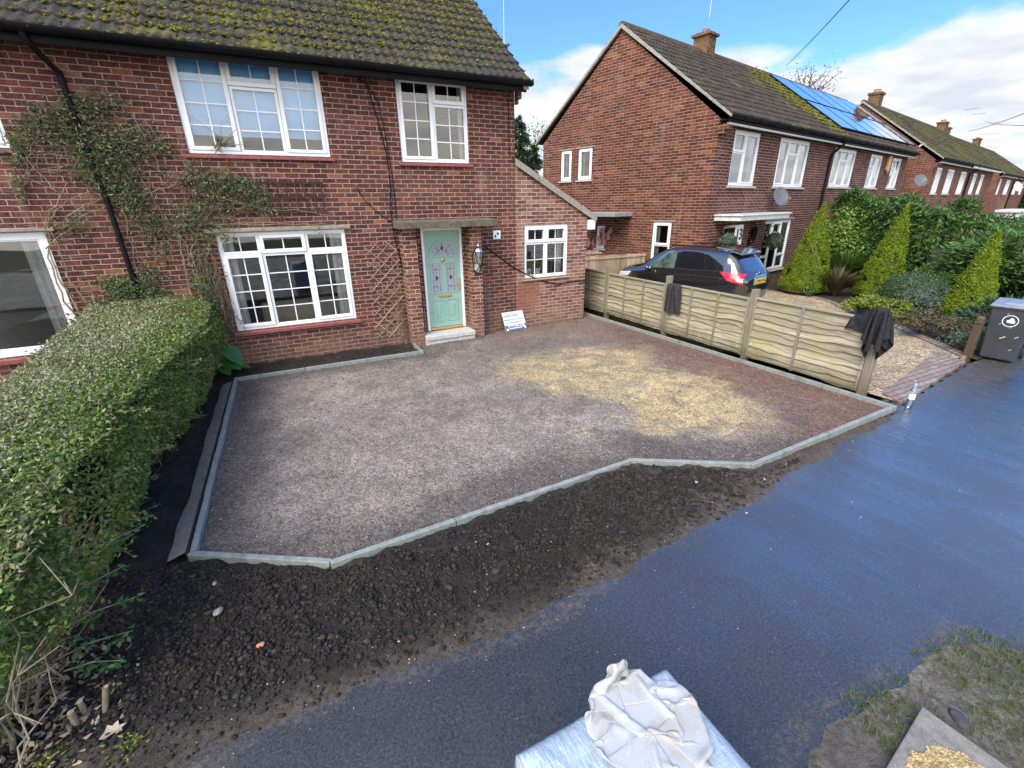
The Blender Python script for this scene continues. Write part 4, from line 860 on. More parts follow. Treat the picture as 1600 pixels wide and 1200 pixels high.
# downpipe with swan neck
p = MB(); p.tube([(-2.25,-.42,4.60),(-2.25,-.42,4.52),(-2.21,-.34,4.42),(-2.12,-.10,4.26),(-2.10,-.075,4.16),(-2.02,-.072,2.6),(-1.97,-.072,-.1)], .036, 12)
for z_, x_ in ((4.14,-2.10),(4.22,-2.105),(2.9,-2.035),(1.6,-1.995)): p.tube([(x_,-.072,z_-.035),(x_,-.072,z_+.035)], .043, 12)
p.build('downpipe', BLACK, H, smooth=True)
def cells3(x, zt, W, Hh, *spec): return spec
w_, h_ = W1[1]-W1[0], W1[3]-W1[2]
window(H, Hl(W1[0],0,W1[2]), 0, w_, h_, [(0,.70,0,h_,2,4,1),(.70,1.36,.93,h_,2,1,1),(.70,1.36,0,.93,2,3,0),(1.36,w_,0,h_,2,4,1)], (.06,.055,.05), SILL_R, GLASS_SKY, blind=.26)
w_, h_ = W2[1]-W2[0], W2[3]-W2[2]
window(H, Hl(W2[0],0,W2[2]), 0, w_, h_, [(0,.64,0,h_,2,4,1),(.64,w_,.95,h_,2,1,1),(.64,w_,0,.95,2,3,0)], (.06,.055,.05), SILL_R, GLASS_SKY, curtains=[(.03,.14,0,h_),(w_-.14,w_-.03,0,h_)])
w_, h_ = W3[1]-W3[0], W3[3]-W3[2]
window(H, Hl(W3[0],0,W3[2]), 0, w_, h_, [(0,.61,1.27,h_,2,1,0),(.61,1.32,1.27,h_,2,1,1),(1.32,w_,1.27,h_,2,1,0),(0,.61,0,1.27,2,4,1),(.61,1.32,0,1.27,2,4,0),(1.32,w_,0,1.27,2,4,1)], (.07,.07,.055), SILL_R, GLASS, curtains=[(.06,.22,0,h_),(w_-.26,w_-.06,0,h_)])
w_, h_ = W4[1]-W4[0], W4[3]-W4[2]
window(H, Hl(W4[0],0,W4[2]), 0, w_, h_, [(0,.545,.755,h_,2,1,1),(.545,w_,.755,h_,2,1,1),(0,.545,0,.755,2,2,0),(.545,w_,0,.755,2,2,0)], (.06,.045,.045), BR_EXT, GLASS, curtains=[(w_-.2,w_-.05,0,h_)])
w_, h_ = W5[1]-W5[0], W5[3]-W5[2]
window(H, Hl(W5[0],0,W5[2]), 0, w_, h_, [(0,w_,0,h_,1,1,0)], (.12,.08,.06), SILL_R, glass('grey_window_glass', (.8,.85,.85), 1.3, .07), .10, curtains=[(w_-.34,w_-.12,0,h_)])
w_, h_ = W6[1]-W6[0], W6[3]-W6[2]
window(H, Hl(W6[0],0,W6[2]), 0, w_, h_, [(0,1.0,0,h_,1,1,0),(1.0,w_,0,h_,1,1,1)], (.06,.055,.05), SILL_R, GLASS_SKY)
# sofa and radiator-height beige panel inside the lounge
m = MB(); m.box(-.4, 1.0, .75, 1.5, .02, .78); m.box(-.4, 1.0, .55, .75, .02, .92); m.build('sofa_back', BEIGE, H, bevel=.05)
# piers, canopy, step
for x0, x1 in ((2.135,2.39),(3.455,3.70)):
    m = MB(); m.box(x0, x1, -.27, -.001, -.3, 2.155); m.build('brick_pier', BR_PIER, H)
m = MB(); n = 20; rr = np.random.default_rng(4); top = []; bot = []
for i in range(n+1):
    x_ = 2.04+(3.98-2.04)*i/n; top.append((x_, -.50+rr.uniform(-.012,.012), 2.275+rr.uniform(-.008,.008))); bot.append((x_, -.49+rr.uniform(-.012,.012), 2.165+rr.uniform(-.006,.006)))
vs = []
for t, b in zip(top, bot): vs += [b, (b[0],0.,2.165), (t[0],0.,2.30), t]
m.add(vs, [(i*4+j, i*4+(j+1)%4, (i+1)*4+(j+1)%4, (i+1)*4+j) for i in range(n) for j in range(4)]+[(0,1,2,3),(n*4+3,n*4+2,n*4+1,n*4)])
m.build('door_canopy', _conc('mossy_canopy', (.04,.038,.028), (.16,.14,.095), .9), H, bevel=.006)
m = MB(); m.box(2.40, 3.45, -.36, .06, -.2, .02); m.box(2.40, 3.45, -.38, .06, .025, .115); m.build('door_step', _conc('stone_step', (.30,.29,.26), (.55,.55,.53), .7), H, bevel=.012)
# front door
fx0, fx1, fz0, fz1 = DR; yf = .03
m = MB(); fw = .05; m.box(fx0, fx0+fw, yf-.03, yf+.07, fz0, fz1); m.box(fx1-fw, fx1, yf-.03, yf+.07, fz0, fz1); m.box(fx0+fw, fx1-fw, yf-.03, yf+.07, fz1-.055, fz1)
door = m.build('door', UPVC, H, bevel=.005)
lx0, lx1, lz0, lz1 = fx0+fw+.003, fx1-fw-.003, fz0+.05, fz1-.06; cxm = (lx0+lx1)/2; yl = yf+.005
def dpart(mb, name, mt, **k):
    mb.v = [Hl(*p) for p in mb.v]; o = mb.build(name, mt, rel=False, **k); o.parent = door; return o
m = MB(); m.box(lx0, lx1, yl, yl+.045, lz0, lz1); dpart(m, 'door_leaf', MINT, bevel=.003)
m = MB(); m.box(lx0, lx1, yl-.02, yl, fz0+.003, lz0-.002); dpart(m, 'threshold', BRASS)
def arch(r, n=16, cz=0.): return [(cxm+r*math.cos(a), cz+r*math.sin(a)) for a in np.linspace(0, math.pi, n)]
az = lz0+1.44
def ring(mb, outer, inner, y0, y1):
    n = len(outer); vs = [(p[0],y0,p[1]) for p in outer]+[(p[0],y0,p[1]) for p in inner]+[(p[0],y1,p[1]) for p in outer]+[(p[0],y1,p[1]) for p in inner]; fs = []
    for i in range(n):
        j = (i+1) % n; fs += [(i,j,n+j,n+i),(2*n+i,3*n+i,3*n+j,2*n+j),(i,2*n+i,2*n+j,j),(n+i,n+j,3*n+j,3*n+i)]
    mb.add(vs, fs)
m = MB(); ring(m, [(cxm+.275,az-.03)]+arch(.275,16,az)+[(cxm-.275,az-.03)], [(cxm+.245,az)]+arch(.245,16,az)+[(cxm-.245,az)], yl-.014, yl-.0005)
px = [(cxm-.275+.03, cxm-.05), (cxm+.05, cxm+.275-.03)]
for a, b in px:
    z0, z1 = lz0+.72, lz0+1.29; e = .025; ring(m, [(a-e,z0-e),(b+e,z0-e),(b+e,z1+e),(a-e,z1+e)], [(a,z0),(b,z0),(b,z1),(a,z1)], yl-.012, yl-.0005)
    z0, z1 = lz0+.14, lz0+.55; ring(m, [(a-e,z0-e),(b+e,z0-e),(b+e,z1+e),(a-e,z1+e)], [(a-.005,z0-.005),(b+.005,z0-.005),(b+.005,z1+.005),(a-.005,z1+.005)], yl-.010, yl-.0005)
    m.hexa([(a+.045,yl-.0005,z0+.06),(b-.045,yl-.0005,z0+.06),(b-.045,yl-.0004,z1-.06),(a+.045,yl-.0004,z1-.06)][:2]+[(b-.045,yl-.0004,z0+.06),(a+.045,yl-.0004,z0+.06)]+[(a+.055,yl-.012,z1-.07),(b-.055,yl-.012,z1-.07),(b-.045,yl-.0004,z1-.06),(a+.045,yl-.0004,z1-.06)])
    m.box(a+.06, b-.06, yl-.012, yl-.0006, z0+.07, z1-.08)
dpart(m, 'door_moulding', MINT, bevel=.003)
m = MB(); m.add([(cxm+.243,yl-.003,az)]+[(p[0],yl-.003,p[1]) for p in arch(.243,16,az)]+[(cxm-.243,yl-.003,az)], [tuple(range(18))])
for a, b in px: m.box(a+.001, b-.001, yl-.004, yl-.001, lz0+.721, lz0+1.289)
dpart(m, 'door_glass', LEADGLASS)
m = MB(); yc = yl-.006; tt = .006
for t in (.28, .5, .72):
    a = math.pi*t; m.bar((cxm+.06*math.cos(a),yc,az+.06*math.sin(a)), (cxm+.24*math.cos(a),yc,az+.24*math.sin(a)), tt, .003)
for i in range(8): a0, a1 = math.pi*i/8, math.pi*(i+1)/8; m.bar((cxm+.13*math.cos(a0),yc,az+.13*math.sin(a0)), (cxm+.13*math.cos(a1),yc,az+.13*math.sin(a1)), tt, .003)
def diamond(x, z, sx, sz): m.add([(x-sx,yc-.003,z),(x,yc-.003,z-sz),(x+sx,yc-.003,z),(x,yc-.003,z+sz)], [(0,1,2,3)])
diamond(cxm, az+.14, .03, .05)
for t in (.28,.72): a = math.pi*t; diamond(cxm+.13*math.cos(a), az+.13*math.sin(a), .012, .012)
for a, b in px:
    z0, z1 = lz0+.72, lz0+1.29; c_ = (a+b)/2; m.bar((c_,yc,z0), (c_,yc,z1), tt, .003); m.bar((a+.035,yc,z0), (a+.035,yc,z1), tt*.7, .003); m.bar((b-.035,yc,z0), (b-.035,yc,z1), tt*.7, .003)
    for f in (.2,.8): m.bar((a,yc,z0+(z1-z0)*f), (b,yc,z0+(z1-z0)*f), tt, .003); diamond(c_, z0+(z1-z0)*f, .014, .014)
    diamond(c_, (z0+z1)/2, .032, .055)
dpart(m, 'leading', LEAD)
m = MB(); m.ball((cxm,yl-.012,az-.075), .032, 12, 0, (1,.5,1)); m.tube([(cxm+.026*math.sin(a),yl-.026,az-.115+.034*math.cos(a)) for a in np.linspace(-2.6,2.6,12)], .007, 6); dpart(m, 'door_knocker', BRASS, smooth=True)
m = MB(); m.box(cxm-.135, cxm+.135, yl-.016, yl-.0005, lz0+.615, lz0+.665); m.box(cxm-.11, cxm+.11, yl-.022, yl-.016, lz0+.623, lz0+.655); dpart(m, 'letter_plate', BRASS, bevel=.004)
m = MB(); m.box(lx1-.055, lx1-.02, yl-.012, yl-.0005, lz0+.72, lz0+.98); m.tube([(lx1-.038,yl-.012,lz0+.86),(lx1-.038,yl-.045,lz0+.86),(lx1-.13,yl-.05,lz0+.86)], .009, 8); dpart(m, 'door_handle', BRASS, bevel=.003)

# moss lumps on the roof tiles
def roof_moss(n, x0, x1, seed, parent, y0=-.42, z0=4.62, y1=3.72, z1=7.86):
    r = np.random.default_rng(seed); Ls = math.hypot(y1-y0, z1-z0); ty, tz = (y1-y0)/Ls, (z1-z0)/Ls; x = r.uniform(x0, x1, n*4); s_ = r.uniform(0.05, Ls, n*4)
    cl = fbm(x*.9, s_*.9, 81, 4)+.12*sstep(.2,1.2,s_)-.16*sstep(3.4,4.8,x)*sstep(1.2,.2,s_)-.06*sstep(.6,.1,s_); k = r.uniform(size=len(x)) < .12+.88*sstep(.36,.58,cl); x = x[k][:n]; s_ = s_[k][:n]
    s_ = np.round(s_/.30)*.30+r.normal(0,.045,len(s_))+.05; x = np.round(x/.15+.5)*.15-.075+r.normal(0,.035,len(x)); sz = .018+.075*r.beta(1.5,3.5,len(x)); h = .040
    P = np.stack([x, y0+ty*s_-tz*h, z0+tz*s_+ty*h], 1); V, F = rocks_np(P, sz, r, .55, 'ico'); o = mesh_np('moss', V, F, MOSS, parent, smooth=True); o['kind'] = 'stuff'; return o
roof_moss(17000, -4.5, 4.68, 82, H)
# ------------------------------------------------------------------ neighbouring houses along the street
NA = 0.681126-0.460315
N0 = np.array([11.98326, 1.60196, 0.])
UX = np.array([math.cos(NA), math.sin(NA), 0.]); UY = np.array([-math.sin(NA), math.cos(NA), 0.])
def nloc(lx, ly, z=0.): return N0+UX*lx+UY*ly+np.array([0,0,z])
def on_pl(x, y, P0, n): d = ray(x, y); return CAM+d*(((P0-CAM)@n)/(d@n))
def on_nf(x, y): q = on_pl(x, y, N0, UY)-N0; return q@UX, q[2]      # on the neighbour's front wall
def on_ng(x, y): q = on_pl(x, y, N0, UX)-N0; return q@UY, q[2]      # on its gable wall
W_ = lambda a, b, c, d, ops: (a, b, c, d, ops)
def nwin(root, x0, x1, z0, z1, kind, ly=0., glassm=GLASS_FAR, sillm=SILL_S, blind=None, dz=0.):
    w, h = x1-x0, z1-z0
    if kind == 2: cells = [(0,w*.46,h*.62,h,1,1,1),(0,w*.46,0,h*.62,1,1,0),(w*.46,w,0,h,1,1,1)]
    elif kind == 3: cells = [(0,w*.32,0,h,1,1,1),(w*.32,w*.66,h*.68,h,1,1,1),(w*.32,w*.66,0,h*.68,1,1,0),(w*.66,w,0,h,1,1,1)]
    elif kind == 4: cells = [(0,w*.32,h*.30,h,1,1,0),(0,w*.32,0,h*.30,1,1,0),(w*.32,w*.66,h*.74,h,1,1,1),(w*.32,w*.66,0,h*.74,1,1,0),(w*.66,w,h*.30,h,1,1,0),(w*.66,w,0,h*.30,1,1,0)]
    else: cells = [(0,w,0,h,1,1,1)]
    return window(root, (x0,ly,z0), 0, w, h, cells, (.08,.06,.06), sillm, glassm, .07, back=(1.6,INTER), curtains=[(.08,.08+w*.13,0,h),(w*.87-.08,w-.08,0,h)])
def semi(name, lx, ly, Ln, Dp, eave, ridge, wins, brf, brs, label, roofm, gable_ops=(), gauge=.34, per=.17, sx=.0425, seed=1, base=-1.0):
    P = nloc(lx, ly); r = empty(name, (P[0],P[1],base+.5), NA); tag(r, label, 'house', 'semi-detached brick houses along the street'); dz = -r.location[2]
    def bl(mb, nm, mt, **k): mb.v = [(p[0],p[1],p[2]+dz) for p in mb.v]; return mb.build(nm, mt, r, rel=False, **k)
    m = MB(); wall_faces(m, 0, Ln, base, eave-.02, [w[:4] for w in wins]); bl(m, 'wall', brf, fix=False)
    # gable wall facing the camera side (local x=0)
    m = MB(); t = MB(); wall_faces(t, -Dp, 0, base, eave-.02, [(-o[1],-o[0],o[2],o[3]) for o in gable_ops])
    m.add([(p[1],-p[0],p[2]) for p in t.v], t.f); m.add([(0,Dp,eave-.02),(0,0,eave-.02),(0,Dp/2,ridge-.12)], [(0,1,2)])
    bl(m, 'gable_wall', brs, fix=False)
    m = MB(); m.add([(Ln,0,base),(Ln,Dp,base),(Ln,Dp,eave),(Ln,Dp/2,ridge-.12),(Ln,0,eave)], [(0,1,2,3,4)]); m.add([(0,Dp,base),(Ln,Dp,base),(Ln,Dp,eave),(0,Dp,eave)], [(3,2,1,0)]); bl(m, 'rear_wall', brs, fix=False)
    V, F = roof_np(-.10, Ln+.10, -.36, eave+.02, Dp/2, ridge, gauge, per, .042, .050, sx, seed, .008)
    ro = mesh_np('roof', V+np.array([0,0,dz]), F, roofm); ro.parent = r
    sl = (ridge-eave)/(Dp/2+.36)
    m = MB(); m.add([(-.1,Dp/2,ridge+.02),(Ln+.1,Dp/2,ridge+.02),(Ln+.1,Dp+.36,eave),(-.1,Dp+.36,eave)], [(0,1,2,3)]); bl(m, 'rear_roof', roofm, fix=False)
    m = MB(); n = int(Ln/.45)
    for i in range(n):
        x0 = -.1+(Ln+.2)*i/n; x1 = -.1+(Ln+.2)*(i+1)/n-.015; m.prism([(Dp/2+.13*math.cos(a), ridge-.03+.13*math.sin(a)) for a in np.linspace(0,math.pi,7)], 'x', x0, x1)
    bl(m, 'ridge_tile', tile('ridge', (.10,.075,.055), .3), bevel=.008)
    m = MB(); m.prism([(-.37,eave+.03),(Dp/2,ridge+.03),(Dp+.37,eave+.03),(Dp+.37,eave-.05),(Dp/2,ridge-.09),(-.37,eave-.05)], 'x', -.115, -.015); bl(m, 'verge', CONC_OLD, bevel=.006)
    m = MB(); m.box(-.02, Ln, -.30, -.27, eave-.17, eave-.02); bl(m, 'fascia', BLACK); m = MB(); m.box(.02, Ln, -.305, -.22, eave-.215, eave-.172); bl(m, 'soffit_board', UPVC_D); m = MB(); m.box(.02, Ln, -.219, -.002, eave-.10, eave-.07); bl(m, 'soffit', DARKW)
    m = MB(); half_round(m, -.06, Ln+.06, -.385, eave+.01, .085)
    for x_ in np.arange(.6, Ln, 1.0): m.tube([(x_,-.385+.093*math.cos(a),eave+.01-.093*math.sin(a)) for a in np.linspace(0,math.pi,7)], .012, 5)
    bl(m, 'gutter', BLACK, smooth=True)
    for w in wins:
        if len(w) > 4 and w[4]: nwin(r, w[0], w[1], w[2]+dz, w[3]+dz, w[4])
    for x_ in (.0,):
        m = MB(); m.box(-.02, .22, -.30, -.001, eave-.32, eave-.20); m.box(-.02, .22, -.18, -.001, eave-.44, eave-.32); bl(m, 'corbel', brs, bevel=.006)
    return r, bl, dz
# No.13, the nearest neighbour
wins = [(1.0,2.7,3.0,4.54,2),(4.2,6.76,3.0,4.54,3),(9.43,12.05,3.05,4.52,3),(14.1,15.95,3.05,4.5,2),(17.7,19.35,3.05,4.5,2),(4.15,6.4,.03,1.84,4),(1.15,2.15,-.45,1.80,0),(12.6,15.2,0.,1.8,3)]
gops = [(5.77,6.33,3.37,4.43),(4.74,5.42,3.37,4.43),(1.18,1.88,.0,1.94),(3.95,4.35,.95,1.75)]
NH, nbl, ndz = semi('brick_house', 0, 0, 20.4, 7.35, 4.78, 7.80, wins, BR_NB, BR_SIDE, 'brick house beyond the fence with a plain gable and solar panels on its roof', TILE_N, gops, .36, .19, .0475, 21)
for (y0, y1, z0, z1), k in zip(gops, (1,1,5,1)):
    w, h = y1-y0, z1-z0
    cells = [(0,w,h*.62,h,1,1,1),(0,w,0,h*.62,1,1,0)] if k == 5 else [(0,w,0,h,1,1,1)]
    window(NH, (0,y1,z0+ndz), -math.pi/2, w, h, cells, (.07,.06,.06), SILL_S, GLASS, .07, back=(1.2,INTER), curtains=[(.06,.2,0,h)])
m = MB()
for (y0, y1, z0, z1) in gops[:3]: m.box(-.02, .0, y0-.12, y1+.12, z1+.005, z1+.05)
nbl(m, 'lintel', LEDGE)
m = MB(); m.box(4.0, 6.6, -.02, 0., 1.86, 1.92); nbl(m, 'lintel', LEDGE)
# chimney on the ridge
m = MB(); m.box(4.55, 5.12, 3.38, 3.98, 7.2, 8.28); m.box(4.47, 5.20, 3.30, 4.06, 8.28, 8.37); m.box(4.6, 5.07, 3.43, 3.93, 8.37, 8.43)
ch = nbl(m, 'chimney', BR_CH, bevel=.01); m = MB(); m.lathe([(.13,8.43+ndz),(.12,8.50+ndz),(.14,8.52+ndz),(.09,8.52+ndz)], (4.83,3.68,0), 12); o = m.build('chimney_pot', TERRA, smooth=True); o.parent = ch
# downpipe at the party line
m = MB(); m.tube([(9.15,-.37,4.75),(9.15,-.36,4.62),(9.0,-.10,4.3),(8.9,-.07,4.1),(8.85,-.07,-.6)], .055, 8); nbl(m, 'downpipe', BLACK, smooth=True)
# door, its frame and flat canopy
m = MB(); m.box(1.15, 1.22, .02, .1, -.45, 1.8); m.box(2.05, 2.15, .02, .1, -.45, 1.8); m.box(1.22, 2.05, .02, .1, 1.72, 1.8); dr = nbl(m, 'door', UPVC, bevel=.005)
m = MB(); m.box(1.225, 2.045, .05, .09, -.42, 1.715); o = nbl(m, 'door_leaf', BLACK); m = MB(); m.box(1.78, 1.84, .035, .05, .5, 1.0); nbl(m, 'door_handle', CHROME)
m = MB(); m.hexa([(.45,-.85,1.98),(3.9,-.85,1.98),(4.0,0,1.98),(.45,0,1.98),(.45,-.85,2.12),(3.9,-.85,2.12),(4.0,0,2.12),(.45,0,2.12)]); m.box(.40, 3.97, -.90, 0, 2.121, 2.16)
nbl(m, 'door_canopy', UPVC_D, bevel=.01)
m = MB(); m.box(.5, 3.8, -.82, -.05, 2.161, 2.175); nbl(m, 'canopy_roof_sheet', simple('grey_felt', (.33,.37,.40), .7))
# side canopy on the gable
m = MB(); m.hexa([(-1.0,2.75,2.10),(0,2.75,2.10),(0,4.7,2.10),(-1.0,4.7,2.10),(-1.0,2.75,2.24),(0,2.75,2.24),(0,4.7,2.24),(-1.0,4.7,2.24)]); nbl(m, 'side_canopy', simple('grey_canopy_felt', (.27,.28,.28), .8, .2), bevel=.012)
# solar panels: 2 rows x 7 lying over the tiles
e0, z0, e1, z1 = -.36, 4.80, 3.675, 7.80; Ls = math.hypot(e1-e0, z1-z0); ty, tz = (e1-e0)/Ls, (z1-z0)/Ls
for rI in range(2):
    for cI in range(6):
        s0 = .62+rI*2.08; s1 = s0+1.98; xa = 9.75+cI*2.0; xb = xa+1.86; P = []
        for hh in (.09, .14):
            for s_, x_ in ((s0,xa),(s0,xb),(s1,xb),(s1,xa)): P.append((x_, e0+ty*s_-tz*hh, z0+tz*s_+ty*hh+ndz))
        m = MB(); m.hexa(P, 0); c_ = np.mean(P[4:], 0)
        pi = [tuple(np.array(q)+(c_-np.array(q))*.035+np.array([0,-tz*.002,ty*.002])) for q in P[4:]]; m.add(pi, [(0,1,2,3)], 1)
        o = m.build('solar_panel', [BLACK, SOLAR], NH, rel=False)
# next pair of houses
wins3 = [(1.1,2.6,2.78,4.22,2),(4.2,6.2,2.78,4.22,3),(8.4,10.4,2.78,4.20,3),(13.0,14.6,2.78,4.20,2),(16.2,17.8,2.78,4.2,2)]
H3, b3, d3 = semi('brick_house', 22.9, -.7, 21.6, 8.4, 4.62, 8.05, wins3, BR_FAR, BR_FAR, 'farther brick house with mossy roof just beyond the solar panels', TILE_F, (), .42, .26, .09, 31)
wins4 = [(1.6,3.0,2.8,4.25,2),(6.5,9.5,2.8,4.25,3),(13.5,16.5,2.8,4.25,3),(20,22.5,2.8,4.25,2)]
H4, b4, d4 = semi('brick_house', 54.2, 0., 30., 9.5, 4.65, 8.45, wins4, BR_FAR, BR_FAR, 'most distant brick house at the right edge with a small chimney', TILE_F, (), .5, .3, .12, 41)
for hb, dd, cx_, cy_, zt, w2 in ((b3,d3,2.0,4.2,8.75,.75),(b3,d3,21.0,4.2,8.7,1.0),(b4,d4,-8.2,3.6,8.45,1.0),(b4,d4,15.5,4.75,9.2,1.4)):
    m = MB(); m.box(cx_-w2/2, cx_+w2/2, cy_-.3, cy_+.3, 7.0, zt-.15); m.box(cx_-w2/2-.07, cx_+w2/2+.07, cy_-.37, cy_+.37, zt-.15, zt-.03); c_ = hb(m, 'chimney', BR_CH)
    m = MB(); m.lathe([(.2,zt-.03+dd),(.17,zt+.12+dd),(.21,zt+.15+dd),(.14,zt+.15+dd)], (cx_,cy_,0), 10); o = m.build('chimney_pot', TERRA, smooth=True); o.parent = c_.parent
m = MB(); m.tube([(11.4,-.4,4.6),(11.3,-.35,4.4),(11.0,-.08,4.1),(10.9,-.08,-.5)], .06, 6); b3(m, 'downpipe', BLACK)
m = MB(); m.tube([(12.0,-.4,4.6),(11.9,-.35,4.4),(11.6,-.08,4.1),(11.5,-.08,-.5)], .07, 6); b4(m, 'downpipe', BLACK)
for x0, x1 in ((9.4,22.),): m = MB(); m.box(x0, x1, -.4, -.36, 4.42, 4.57); b3(m, 'white_fascia', UPVC_D)

# satellite dishes
def dish(P, face, r, mat, label):
    """P: dish centre, face: horizontal facing direction"""
    o = empty('satellite_dish', P); tag(o, label, 'satellite dish'); f = nrm(np.array([face[0],face[1],.42])); rt = nrm(np.cross(f, [0,0,1.])); up = np.cross(rt, f)
    m = MB(); n = 20; vs = []; rings = 6
    for i in range(rings+1):
        q = i/rings
        for j in range(n): a = 2*math.pi*j/n; vs.append(rt*r*q*math.cos(a)+up*r*1.08*q*math.sin(a)+f*(.22*r*q*q-.1*r))
    m.add(vs, [(i*n+j,i*n+(j+1)%n,(i+1)*n+(j+1)%n,(i+1)*n+j) for i in range(rings) for j in range(n)])
    d = m.build('reflector', mat, smooth=True, fix=False); d.parent = o; md = d.modifiers.new('thick', 'SOLIDIFY'); md.thickness = .012
    m = MB(); b = -up*r*1.0; m.tube([b, b+f*r*1.1+up*r*.25, ], .012, 6); m.ball(tuple(b+f*r*1.15+up*r*.3), .05, 8); a_ = m.build('feed_arm', mat, smooth=True); a_.parent = o
    back = np.array([face[0],face[1],0]); m = MB(); m.tube([-f*.1*r, -f*.2-up*.02, -back*.34-up*.12], .022, 8); a_ = m.build('wall_bracket', BLACK, smooth=True); a_.parent = o
lx, lz = on_nf(1203, 308)
dish(nloc(lx,-.36,lz), -UY*.9-UX*.42, .31, DISHM, 'grey satellite dish on the front wall above the white door canopy')
def on_gx(x, y, lx): P0 = nloc(lx, 0); q = on_pl(x, y, P0, UX)-N0; return nloc(lx-.4, q@UY, q[2])
def on_fy(x, y, ly): P0 = nloc(0, ly); q = on_pl(x, y, P0, UY)-N0; return nloc(q@UX, ly-.4, q[2])
dish(on_fy(1424,283,-.3), -UY*.6-UX*.6, .33, DISHM, 'grey satellite dish in front of the gap after the solar roofed house')
dish(on_gx(1541,281,54.2), -UY*.8-UX*.6, .52, DISHM, 'grey satellite dish on the gable of the most distant house')
dish(on_fy(1582,292,0.), -UY*.8-UX*.6, .50, DISHW, 'pale satellite dish on the front of the most distant house')

# roof aerials, overhead wires
def pole(name, pts, r, mat, label, cat, extra=()):
    m = MB(); m.tube(pts, r, 6)
    for a, b in extra: m.tube([a, b], r*.6, 5)
    o = m.build(name, mat, smooth=True, loc=pts[0]); tag(o, label, cat); return o
q = nloc(4.9, 3.65, 8.9); pole('whip_aerial', [q, q+np.array([.05,0,3.5])], .014, ALUM, 'thin whip aerial rising from the near mossy chimney', 'aerial')
b = np.array([22.6-9.0, 6.0, 5.0]); qa = on_y(788, 72, 7.0); qb = on_y(786, -30, 7.0); pole('whip_aerial', [np.array([qa[0],7.,qa[2]-2.]), np.array([qb[0],7.,qb[2]])], .012, ALUM, 'thin upright aerial seen just right of the near roof edge', 'aerial')
def at3(x, y, ly=3.5): P = on_pl(x, y, nloc(0,ly), UY); return P
for (a, b, c), lb in (((( 1494,205),(1504,172),(1531,169)), 'hooked pole aerial left of the pair on the far twin chimneys'),(((1508,208),(1519,179),(1541,177)), 'hooked pole aerial right of the pair on the far twin chimneys')):
    pole('pole_aerial', [at3(*a), at3(*b), at3(*c)], .035, ALUM, lb, 'aerial')
A, B = at3(1533,240,4.7), at3(1551,190,4.7); pole('television_aerial', [A, B], .05, ALUM, 'spiky television aerial on the most distant chimney', 'aerial', [(at3(1537,190,4.7),at3(1562,192,4.7)),(at3(1528,210,4.7),at3(1568,208,4.7)),(at3(1540,229,4.7),at3(1560,231,4.7))])
def wire(a, b, sag, r, label, mat=BLACK):
    a = np.array(a); b = np.array(b); pts = [a+(b-a)*t-np.array([0,0,sag*4*t*(1-t)]) for t in np.linspace(0,1,14)]; m = MB(); m.tube(pts, r, 5); o = m.build('overhead_wire', mat, loc=a); tag(o, label, 'wire'); return o
far = nloc(10.2, 3.7, 7.9); near = CAM+ray(1345,-20)*9.; wire(on_pl(1228,103,nloc(0,3.7),UY), near, .05, .012, 'black overhead wire running from the ridge up out of the picture')
P1 = at3(1513,205,4.2); wire(P1, CAM+ray(1630,165)*22, .15, .02, 'upper overhead wire at the right edge of the sky')
P1 = at3(1545,192,4.7); wire(P1, CAM+ray(1630,196)*28, .1, .02, 'lower overhead wire beside the television aerial')

# plaque, topiary balls, wall lantern by the neighbour's door
lx, lz = on_nf(1128, 366); P = nloc(lx,-.55,lz); o = empty('number_plaque', P, NA); tag(o, 'white plaque with the black number 13 by the neighbouring door', 'house number')
m = MB(); m.box(-.25, .25, 0, .03, -.30, .30); q = m.build('board', WHITEP, bevel=.03); q.parent = o
for dg, dx in (('1',-.10),('3',.12)):
    m = MB(); vs, fs = text_mb(dg, .46, .003, .01); m.add([(v[0]+dx,-.006+v[2],v[1]) for v in vs], fs); q = m.build('digit', PLATEK); q.parent = o
m = MB(); m.tube([(0,.03,0),(0,.55,0)], .015, 6); q = m.build('bracket', BLACK); q.parent = o
def topiary(px, py, label, r=.27, oy=-.45):
    lx, lz = on_nf(px, py); sc = 1+oy*0; P = nloc(lx, oy, lz); o = empty('topiary_ball', P); tag(o, label, 'topiary ball'); rg = np.random.default_rng(int(px))
    d = nrm(rg.normal(size=(1500,3))); V, F = leaves_np(d*r*rg.uniform(.86,1.0,(1500,1)), rg.uniform(.05,.09,1500), rg, d*1.2); q = mesh_np('foliage', V, F, L_GREY); q.parent = o
    m = MB(); m.ball((0,0,0), r*.84, 12); q = m.build('core', simple('topiary_core', (.03,.05,.03), .9)); q.parent = o
    m = MB(); m.tube([(0,0,r*.8),(0,0,r*1.7),tuple(UY*-oy+np.array([0,0,r*1.9]))], .012, 5); q = m.build('hanger', BLACK); q.parent = o
topiary(1115, 378, 'round topiary ball hanging left of the number 13 plaque'); topiary(1190, 375, 'round topiary ball hanging between the lantern and the neighbouring window')
lx, lz = on_nf(1171, 365); P = nloc(lx,-.16,lz); o = empty('wall_lantern', P, NA); tag(o, 'black ornate lantern on the wall beside the neighbouring black door', 'lantern')
m = MB(); m.lathe([(.04,-.2),(.09,-.17),(.11,.1),(.13,.12),(.03,.24),(.01,.3)], (0,0,0), 8); q = m.build('lamp_housing', BLACK, smooth=True); q.parent = o
m = MB(); m.tube([(0,.16,-.3),(0,.05,-.34),(0,-.02,-.28),(0,0,-.2)], .022, 6); m.box(-.06,.06,.13,.16,-.42,-.18); m.tube([(0,.16,.3),(0,.06,.36),(0,0,.3)], .015, 6); q = m.build('bracket', BLACK); q.parent = o
